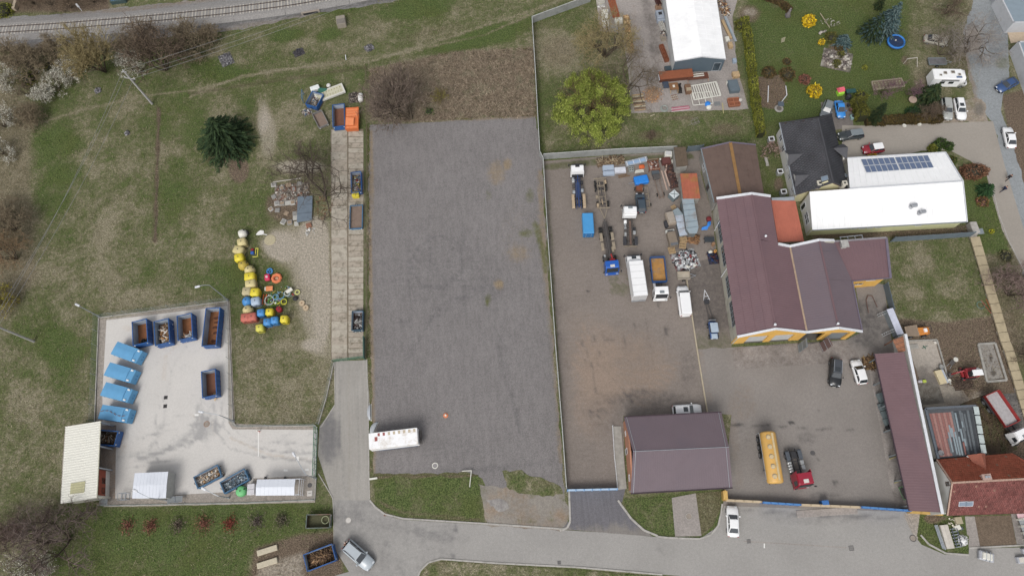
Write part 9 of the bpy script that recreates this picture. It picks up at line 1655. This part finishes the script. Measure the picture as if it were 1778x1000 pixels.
def hedge(label,pts_,w_,h,pal,seed=1,dens=130,size=.12,name='hedge',core=None):
 r=np.random.default_rng(seed);ps=[P(*q)for q in pts_];t=thg(name,label,'hedge',ps[0]);L0=ps[0];Vs=[];Fs=[];Cs=[];o=0
 for a,b_ in zip(ps[:-1],ps[1:]):
  d=b_-a;L=d.length;u=d/L;nn=V3((-u.y,u.x,0));n=int(L*(w_+2*h)*dens*.5);s_=r.uniform(0,L,n);q=r.uniform(0,w_+2*h*.8,n);top=(q<w_);side=np.where(q<w_+h*.8,1,-1)
  wob=1+.13*np.sin(s_*1.7+seed)+.08*np.sin(s_*4.3);lat=np.where(top,q-w_/2,side*w_/2)*wob+r.normal(0,.04,n);zz=np.where(top,h,h*r.uniform(.1,1,n))*(1+.06*np.sin(s_*2.3+seed))+r.normal(0,.05,n)-np.where(top,(np.abs(q-w_/2)/(w_/2+1e-6))**3*.18*h,0)
  c=np.stack([a.x-L0.x+u.x*s_+nn.x*lat,a.y-L0.y+u.y*s_+nn.y*lat,zz],-1);dd=r.normal(size=(n,3));dd*=size*r.uniform(.5,1.2,(n,1))/np.linalg.norm(dd,axis=1,keepdims=True);V,F=quads(c,dd,size*.55,r=r);Vs.append(V);Fs.append(F+o);o+=len(V);Cs.append(pick(r,pal,n,.22)*np.repeat(1+.2*np.sin(np.floor(s_*1.1)*5.3)[:,None],4,0))
 cm('leaves',np.concatenate(Vs),np.concatenate(Fs),np.clip(np.concatenate(Cs),0,.8),leaf_m,t)
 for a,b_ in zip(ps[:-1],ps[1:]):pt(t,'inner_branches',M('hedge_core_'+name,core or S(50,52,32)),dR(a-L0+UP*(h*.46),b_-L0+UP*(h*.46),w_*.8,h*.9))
 return t
def conifer(label,px,py,h,R_,pal,seed=1,tiers=24,per=13,name='spruce_tree',droop=.25,sz=.26,cat='tree',col=False,lean=0):
 r=np.random.default_rng(seed);p=P(px,py);t=thg(name,label,cat,(p.x,p.y,0));pt(t,'trunk',M('spruce_bark',S(84,70,58)),dY((0,0,0),(0,0,h*.97),h*.02+.05,.02,8));c=[];d=[];cs=[]
 for k in rn(tiers):
  f_=k/(tiers-1);z=h*(.06+.92*f_);rr=R_*(1-f_)**(.85 if not col else .5)*(1 if not col else min(1,f_*6+.5))+.08
  for j in rn(per if f_<.8 else max(5,per-5)):
   a=6.283*(j+r.random()*.8)/per+k*1.7;L=rr*r.uniform(.72,1.12);n=max(3,int(L/sz*2.2));sp=r.uniform(.75,1.2)
   for q in rn(n):
    s_=(q+.5)/n;x=L*s_;zz=z-droop*L*s_*s_+.12*h*.1*s_;lat=(1-s_*.75)*L*.16*r.uniform(-1,1)
    c.append((cos(a)*x-sin(a)*lat,sin(a)*x+cos(a)*lat,zz+r.normal(0,.03)));aa=a+r.uniform(-.7,.7)*(1-s_*.5);d.append((cos(aa)*sz*sp,sin(aa)*sz*sp,-droop*sz*s_));cs.append(.72+.45*s_)
 c=np.array(c);d=np.array(d);n=len(c);V,F=quads(c,d,sz*.32,np.stack([-d[:,1],d[:,0],r.normal(0,.15,n)],-1),r);C=pick(r,pal,n,.25);cm('needles',V,F,np.clip(C,0,.6),leaf_m,t);return t
def willow():
 r=np.random.default_rng(5);p=P(1026,194);t=thg('willow_tree','large yellow green willow tree in the grass plot beside the warehouse court','tree',(p.x,p.y,0));out=[]
 for k in rn(5):a=k*1.26;grow(r,(0,0,0),np.array([cos(a)*.5,sin(a)*.5,1]),4.2,.2,0,3,out,.75,.1,4)
 V,F=tubes([q[:4]for q in out]);cm('trunk',V,F,pick(r,[S(112,98,70),S(96,84,62)],len(V)//4),bark_m,t)
 nc=160;cl=[];
 for i in rn(nc):
  a=r.uniform(0,6.28);q=r.random()**.55;z=r.uniform(0,1);cl.append((7.9*q*cos(a)*(1-.25*z)+.9*sin(3*a),8.3*q*sin(a)*(1-.25*z)+.7*cos(5*a),1.6+5.6*z*(1-q*q*.75)))
 cl=np.array(cl);Vs=[];Fs=[];Cs=[];o=0
 for i,(cx,cy,cz)in enumerate(cl):
  n=270;s_=r.uniform(.6,1.15);c=r.normal(0,.45*s_,(n,3))*np.array([1,1,.75])+np.array([cx,cy,cz]);d=r.normal(size=(n,3))*np.array([.6,.6,1.3]);d*=.11*r.uniform(.6,1.3,(n,1))/np.linalg.norm(d,axis=1,keepdims=True)*1.3;V,F=quads(c,d,.05,r=r);Vs.append(V);Fs.append(F+o);o+=len(V);tone=r.uniform(.78,1.2);Cs.append(pick(r,[S(156,168,80),S(134,150,68),S(174,182,96),S(112,124,58)],n,.2)*tone)
 cm('crown',np.concatenate(Vs),np.concatenate(Fs),np.concatenate(Cs),leaf_m,t)
willow()
SPR=[S(38,56,36),S(50,68,42),S(30,44,32),S(60,78,46)];BLU=[S(70,90,92),S(88,106,106),S(54,74,76),S(104,120,118)];DKG=[S(40,56,38),S(52,66,42),S(60,66,40)]
conifer('dark green spruce tree with spreading boughs standing in the meadow',397,250,8.2,6.6,[S(50,66,42),S(38,54,36),S(62,78,50)],3,22,12,sz=.33)
conifer('blue grey spruce at the top edge of the garden',1531,56,7.8,3.1,BLU,4,24,12,'blue_spruce');conifer('dark green spruce beside the blue grey one behind the trampoline',1512,60,5.2,3.1,DKG+BLU[:1],6,22,12);conifer('small dark conifer tip at the top edge of the garden',1524,14,3.0,1.0,DKG,7,12,9)
conifer('small round blue conifer at the rockery',1461,78,2.6,2.0,BLU,8,12,14,'blue_spruce',.1);conifer('green fir covering the near side of the camper van',1607,175,5.0,2.8,DKG+[S(70,86,52)],9,18,13)
conifer('tall slender dark thuja pointing up from the clipped hedges',1512,214,6.0,1.15,DKG,10,34,12,'thuja',.05,.2,col=True);conifer('green conifer on the lawn strip by the white walker path',1708,334,2.6,1.7,[S(50,78,48),S(64,92,56),S(40,62,40)],11,12,12,'fir_shrub',.15)
YEL=[S(236,198,40),S(220,178,30),S(244,214,70),S(180,150,40)];YG=[S(124,128,52),S(108,112,44),S(140,140,66),S(90,96,42)];BRN=[S(100,84,58),S(84,72,48),S(116,94,64),S(88,84,50)];REDB=[S(136,92,80),S(116,80,68),S(150,104,88)];GRN=[S(66,88,44),S(84,104,52),S(52,72,38)];OLV=[S(98,98,52),S(84,86,44),S(116,110,62)]
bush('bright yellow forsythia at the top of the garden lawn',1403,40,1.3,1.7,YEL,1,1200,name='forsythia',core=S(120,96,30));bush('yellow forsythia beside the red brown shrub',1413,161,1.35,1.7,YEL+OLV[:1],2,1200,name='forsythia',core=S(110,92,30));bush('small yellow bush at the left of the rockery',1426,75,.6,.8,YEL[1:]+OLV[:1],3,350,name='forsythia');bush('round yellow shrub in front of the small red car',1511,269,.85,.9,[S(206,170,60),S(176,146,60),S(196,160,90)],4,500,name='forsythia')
bush('round red brown shrub on the lawn left of the yellow forsythia',1396,140,1.05,1.1,REDB,5,700);bush('dark brown bare shrub at the left of the lawn, left one',1334,128,1.3,1.2,BRN,6,800);bush('dark brown bare shrub at the left of the lawn, right one',1366,132,1.5,1.5,BRN,7,900);bush('olive shrub at the top of the rockery',1443,68,1.3,1.2,OLV,8,700);bush('dull brown shrub in the middle of the rockery',1456,84,.9,.8,BRN,9,400)
bush('upper olive cone shaped shrub at the rockery',1459,98,.85,1.3,OLV,10,500,cone=.5,name='conical_shrub');bush('lower olive cone shaped shrub at the rockery',1451,113,.95,1.3,OLV,11,500,cone=.5,name='conical_shrub');bush('small green yellow shrub on the lawn right of the rockery',1501,119,.5,.6,YG,12,250);bush('low brown tuft left of the rockery',1366,108,.8,.5,BRN,13,260)
bush('dark green juniper cushion on the lawn above the brown hedge',1585,200,1.6,1.0,[S(52,78,46),S(44,66,42)],14,900);bush('olive yellow bush behind the tall hedge end',1494,170,1.2,1.3,YG+OLV,15,500,lump=.5);bush('brown round hedge shrub at the bend of the drive',1689,300,1.5,1.5,[S(126,92,72),S(108,80,62),S(140,104,82)],16,1800,sx=1.75);bush('round topiary at the east tip of the white roof, lower one',1651,281,.8,1.3,OLV+GRN,17,600)
for k,(x,y,R_,lb_)in enumerate(((1617,260,.8,'low yellow green cushion at the left end of the topiary group'),(1625,256,.95,'upper left round topiary at the corner of the drive'),(1632,250,.95,'topmost round topiary at the corner of the drive'),(1645,256,.9,'dark round topiary right of the group by the drive'))):bush(lb_,x,y,R_,1.2,GRN if k else YG,20+k,600,name='topiary')
bush('dark brown flowering shrub with yellow tips on the right lawn',1705,351,1.1,.7,REDB[1:]+[S(120,112,50)],30,500);bush('tiny yellow daffodil tuft on the right lawn',1721,402,.45,.4,[S(206,196,60),S(120,130,50)],31,120);bush('sparse pale shrub on the right lawn near the bare soil',1745,446,1.3,.7,[S(130,124,92),S(112,110,76)],32,260)
for k,(x,y,R_,pal)in enumerate(((223,913,1.1,REDB),(263,913,1.1,REDB),(310,911,1.25,[S(120,108,96),S(104,92,82)]),(355,909,1.35,REDB),(400,909,1.2,[S(120,66,56),S(140,80,66)]),(447,905,1.3,[S(116,104,100),S(100,90,84)]),(490,903,1.0,[S(112,104,90),S(96,92,76)]))):bush('reddish bare shrub in the row below the depot, number %s from the left'%('one','two','three','four','five','six','seven')[k]if pal is REDB else('dark red' if k==4 else 'greyish')+' bare shrub in the row below the depot, %s from the left'%('one','two','third','four','fifth','sixth','last')[k],x,y,R_,.9,pal,40+k,420+k*157%240,lump=.9,size=.09,group='row of shrubs below the depot',lay=1.0,core=0)
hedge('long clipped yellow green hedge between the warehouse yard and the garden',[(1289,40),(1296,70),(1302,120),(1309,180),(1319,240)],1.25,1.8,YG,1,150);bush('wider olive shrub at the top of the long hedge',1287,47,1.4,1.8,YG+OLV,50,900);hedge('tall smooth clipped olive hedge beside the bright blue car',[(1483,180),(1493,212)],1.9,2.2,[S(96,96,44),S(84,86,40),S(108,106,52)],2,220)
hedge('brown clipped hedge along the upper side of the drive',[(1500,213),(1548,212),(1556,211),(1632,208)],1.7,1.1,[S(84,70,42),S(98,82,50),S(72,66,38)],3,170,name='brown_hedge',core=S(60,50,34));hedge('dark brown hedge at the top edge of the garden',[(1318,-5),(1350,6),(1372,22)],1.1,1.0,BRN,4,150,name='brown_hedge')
WH=[S(214,212,198),S(190,186,172),S(228,226,214),S(160,156,140)];OCH=[S(150,136,98),S(132,118,84),S(166,152,114)];PUR=[S(120,92,104),S(100,80,90),S(136,104,112)]
tree('large bare tree with crooked boughs over the dumped blocks',564,338,11.5,4,4,3,.9,.0,4,tw=1.15,twig=[S(84,74,66),S(98,88,78)],bark=[S(84,76,68)],rad=.22)
tree('multi stemmed bare bush fallen over the bramble patch',715,208,10.0,4,8,6,.5,.1,4,tw=1.5,lean=(-.5,.25),twig=[S(128,114,104),S(110,98,88)]);tree('pale yellow budding shrub in the bramble patch',766,175,2.6,3,9,4,.8,.05,4,leaf=[S(150,142,70),S(132,126,66)],nleaf=700,lsize=.08,name='budding_shrub')
tree('bare brown tree between the willow and the warehouse court',1090,152,8.5,4,11,3,.9,.02,4,tw=1.0,twig=[S(132,120,106),S(112,102,88)]);tree('ochre budding tree behind the willow',1050,100,9.5,4,12,5,.85,.02,4,twig=OCH,leaf=OCH,nleaf=3000,lsize=.07,name='budding_tree')
for k,(x,y,h_,lb_)in enumerate(((22,140,4.2,'white blossoming bush at the left by the track, upper one'),(10,215,5.0,'large white blossoming bush at the left edge'),(8,262,4.0,'lower white blossoming bush at the left edge'),(128,128,4.2,'white blossoming bush left of the ochre willow'),(105,148,4.4,'white blossoming bush below the ochre willow'),(80,168,3.2,'small white blossoming bush at the foot of the row'),(232,118,4.6,'white blossoming bush beside the utility pole'),(62,985,5.0,'white blossoming tree at the bottom left'))):
 tree(lb_,x,y+6,h_,4,60+k,4,.75,.06,3,leaf=WH,nleaf=2600,lsize=.085,name='blossom_bush',tw=.9)
tree('ochre bare willow bush between the white blossoming bushes',184,126,9,4,70,7,.5,.2,4,tw=1.5,twig=OCH,leaf=OCH,nleaf=2600,lsize=.08,name='ochre_willow');tree('brown bare thicket tree right of the ochre willow bush',290,122,9.5,4,71,6,.65,.1,4,tw=1.5);tree('brown bare bush beyond the brown thicket tree by the track',318,96,4.0,4,72,4,.6,.1,3)
tree('yellow green budding bush at the left edge of the meadow',10,525,4.6,4,73,4,.7,.05,4,leaf=[S(168,156,60),S(146,138,56)],nleaf=3600,lsize=.1,name='budding_bush');tree('reddish brown bare bush at the left edge above the yellow one',30,450,5.5,4,74,5,.7,.05,4,twig=[S(150,124,98),S(130,108,86),S(164,138,106)],leaf=OCH,nleaf=700,lsize=.06);tree('brown bare bush at the left edge beside the meadow',14,375,4.6,4,75,4,.7,.05,4,twig=[S(138,124,104)])
tree('brown bare bush among the blossoming bushes at the upper left',55,165,3.6,4,76,4,.7,.05,3);bush('moss green shrub below the white bush at the upper left',52,140,1.6,1.5,YG+OLV,77,500,lump=.6);bush('moss green shrub above the blossoming row',92,118,1.5,1.5,OLV,78,500,lump=.6);bush('dark yellow green clipped shrub at the top left corner',10,22,2.0,2.0,YG,79,900)
tree('large bare tree with many pale twigs at the bottom left',122,935,9.5,4,80,4,.85,.02,4,tw=1.2,twig=[S(124,110,104),S(106,94,88)]);tree('bare purple grey tree left of the large bare one',72,925,6.5,4,81,4,.8,.04,4,tw=1.1,twig=[S(118,100,94),S(104,88,82)]);tree('bare beige tree at the bottom left edge',14,935,5.5,4,82,5,.75,.05,4,leaf=[S(160,146,124),S(140,126,106)],nleaf=1400,lsize=.07)
tree('purple budding tree at the left end of the raised bed',1530,162,3.6,4,83,3,.75,.05,3,twig=PUR,leaf=PUR,nleaf=700,lsize=.06);tree('purple budding tree at the right end of the raised bed',1574,165,3.6,4,84,3,.75,.05,3,twig=PUR,leaf=PUR,nleaf=600,lsize=.06);tree('bare twiggy bush right of the juniper by the drive',1610,202,3.2,4,85,5,.8,.05,4)
tree('pale bare tree overhanging the gravel lane',1676,92,8,4,86,4,.95,.02,4,tw=1.0,twig=[S(160,152,144),S(140,132,126)]);tree('bare tree standing over the beige car',1630,95,6,4,87,3,.9,.02,4,tw=.9,twig=[S(140,130,118)]);tree('bare tree at the top edge left of the lane',1640,25,5.0,4,88,3,.8,.05,4);tree('pink magnolia between the brown shed and the charcoal house',1336,268,2.6,3,89,4,.8,.05,4,leaf=[S(206,180,172),S(186,150,140)],nleaf=420,lsize=.09,name='magnolia')
tree('bare pinkish tree beside the slab wall at the right',1748,512,6.5,4,90,5,.85,.03,4,tw=1.3,twig=[S(148,128,122),S(126,108,102)]);tree('dark bare bush at the right edge beside the slab wall',1770,615,3.0,4,91,4,.8,.03,3);tree('brown heather like bush in the willow plot',1130,238,1.4,3,92,6,.9,0,4,name='heather_bush')
for k,(x,y,h_)in enumerate(((30,110,6),(66,128,6),(100,100,5),(250,88,6),(340,84,6),(28,400,6),(60,210,4),(370,74,4))):
 tree('dull brown brushwood bush of the upper left thicket, %s'%('far left','beside the moss green shrub','above the white row','behind the willow','right end','on the left edge','by the trail','last by the slope')[k],x,y,h_,4,130+k,6,.75,.04,4,tw=1.5,twig=[S(138,124,104),S(118,106,88),S(152,138,114)],name='brushwood')
for k,(x,y,R_)in enumerate(((90,10,3.0),(125,14,2.6),(165,5,2.6),(60,8,2.6))):tree('bare hedge bush beyond the railway, %s'%('left of the middle','right of the middle','rightmost','leftmost')[k],x,y,3.6,4,100+k,5,.8,.03,4,twig=[S(134,118,100),S(112,96,82)],name='hedge_bush')
bush('green clump of ivy in the bramble patch corner',745,195,.9,.5,GRN,110,200,lump=.6)
def scatter(name,label,cat,n,region,pals,size,seed,lie=.5,thin=.16,z=.03,by_paint=True,dense=None):
 r=np.random.default_rng(seed);x0,x1=min(p[0]for p in region),max(p[0]for p in region);y0,y1=min(p[1]for p in region),max(p[1]for p in region)
 cs=[P(a,b)for a in(x0,x1)for b in(y0,y1)];X=r.uniform(min(c.x for c in cs),max(c.x for c in cs),n);Y=r.uniform(min(c.y for c in cs),max(c.y for c in cs),n);px,py=toimg(X,Y);ok=inpoly(px,py,region)
 for q in AVOID:ok&=~inpoly(px,py,q)
 ok&=(r.random(n)>paint_ground(px,py,X,Y)[2]*1.5);X,Y,px,py=X[ok],Y[ok],px[ok],py[ok];cl=fbm(X,Y,1.3,seed);keep=r.random(len(X))<smooth(.3,.62,cl)+.15;X,Y,px,py=X[keep],Y[keep],px[keep],py[keep];k=len(X)
 g_,s_,b_=paint_ground(px,py,X,Y);green=r.random(k)<np.clip((g_-.25)*1.7+(fbm(X,Y,.9,seed+3)-.5)*1.3,0,1);a=r.uniform(0,6.28,k);L=size*r.uniform(.4,1.2,k);tilt=r.uniform(.05,1-lie,k)
 d=np.stack([np.cos(a)*L*np.sqrt(1-tilt**2),np.sin(a)*L*np.sqrt(1-tilt**2),L*tilt],-1);c=np.stack([X,Y,np.full(k,z)],-1)+d*np.array([0,0,1]);V,F=quads(c,d,(L*thin)[:,None],np.stack([-np.sin(a),np.cos(a),r.normal(0,.2,k)],-1),r)
 p0,p1,p2=(np.array([q[:3]for q in pl])for pl in pals);C=np.where(green[:,None],p0[r.integers(len(p0),size=k)],p1[r.integers(len(p1),size=k)]);C=np.where((s_>.45)[:,None]&(r.random(k)<.7)[:,None],p2[r.integers(len(p2),size=k)],C)*r.uniform(.75,1.2,(k,1))
 o=cm(name,V,F,np.repeat(C,4,0),leaf_m);return tag(o,label,cat,kind='stuff')
AVOID=[[(574,224),(637,224),(643,866),(578,866),(552,790),(555,740),(578,700)],[(p[0],p[1])for p in DEPOT],[(641,216),(929,203),(944,280),(1222,262),(1262,250),(1330,250),(1345,340),(1400,400),(1545,410),(1545,480),(1500,500),(1548,590),(1585,612),(1610,700),(1640,890),(1574,888),(1257,878),(1246,914),(1215,935),(1130,931),(975,921),(848,911),(838,830),(648,822)],[(642,868),(838,908),(1600,945),(1682,952),(1778,948),(1778,1100),(1180,1000),(765,969),(728,992),(720,1100),(560,1100),(590,990),(580,900)],
 [(1030,-40),(1290,-40),(1272,30),(1300,190),(1096,197),(1080,58),(1042,55)],[(1340,200),(1475,190),(1690,212),(1724,211),(1800,500),(1776,470),(1740,400),(1712,302),(1690,390),(1405,400),(1350,330)],[(1700,-40),(1745,-40),(1752,130),(1741,200),(1860,520),(1776,480),(1724,212),(1672,60)],[(-50,22),(600,-40),(660,8),(420,48),(120,76),(-50,84)],[(1576,592),(1626,590),(1645,668),(1690,700),(1760,790),(1640,800),(1600,708)],[(648,826),(830,824),(836,905),(700,896),(652,872)],[(1083,868),(1252,852),(1238,912),(1172,931)],[(1675,890),(1820,890),(1820,950),(1682,952)],[(1684,405),(1702,404),(1800,730),(1775,735)]]
GP=[S(76,96,46),S(98,118,60),S(60,80,38),S(116,128,74)];SP=[S(142,134,108),S(120,114,88),S(160,151,124),S(104,99,74)];LP=[S(140,124,106),S(112,98,84),S(164,148,128),S(92,82,70)]
scatter('rough_grass','ro tufted green and straw grass of the left meadow','grass',150000,[(-20,84),(640,90),(640,640),(560,740),(400,735),(395,520),(170,548),(160,735),(100,740),(100,880),(580,880),(580,1010),(-20,1010)],(GP,SP,LP),.17,1)
scatter('slope_grass','grass and dry weeds on the slope below the railway','grass',60000,[(300,60),(600,10),(700,-30),(1030,-30),(920,40),(926,84),(640,122),(330,150)],(GP,SP,LP),.17,2)
scatter('brambles','matted brown brambles and dry stalks above the gravel lot','brambles',60000,[(641,122),(780,92),(926,84),(930,202),(720,212),(643,212)],(OLV,LP+[S(176,160,138)],LP+[S(176,160,138)]),.45,3,.6,.06,.08)
scatter('plot_grass','tufted grass around the willow and south of the court','grass',46000,[(925,42),(1010,-10),(1040,60),(1090,100),(1096,197),(1310,190),(1318,250),(1218,260),(940,268)],(GP,SP,LP),.17,4)
scatter('garden_grass','mown lawn grass of the garden','grass',70000,[(1290,-30),(1730,-30),(1700,210),(1480,215),(1330,240)],([S(72,92,36),S(86,106,44),S(62,80,34)],SP[1:],LP),.11,5)
scatter('plot_weeds','thin grass and dry clumps on the plots at the right','grass',50000,[(1480,405),(1700,300),(1790,420),(1790,760),(1690,720),(1560,600),(1545,490)],(GP,SP,LP),.16,6)
scatter('bramble_edge','dry weeds along the edges of the gravel lot and slab lane','weeds',2500,[(634,222),(644,222),(646,820),(637,820)],(OLV,LP,LP),.3,7,.5,.12)
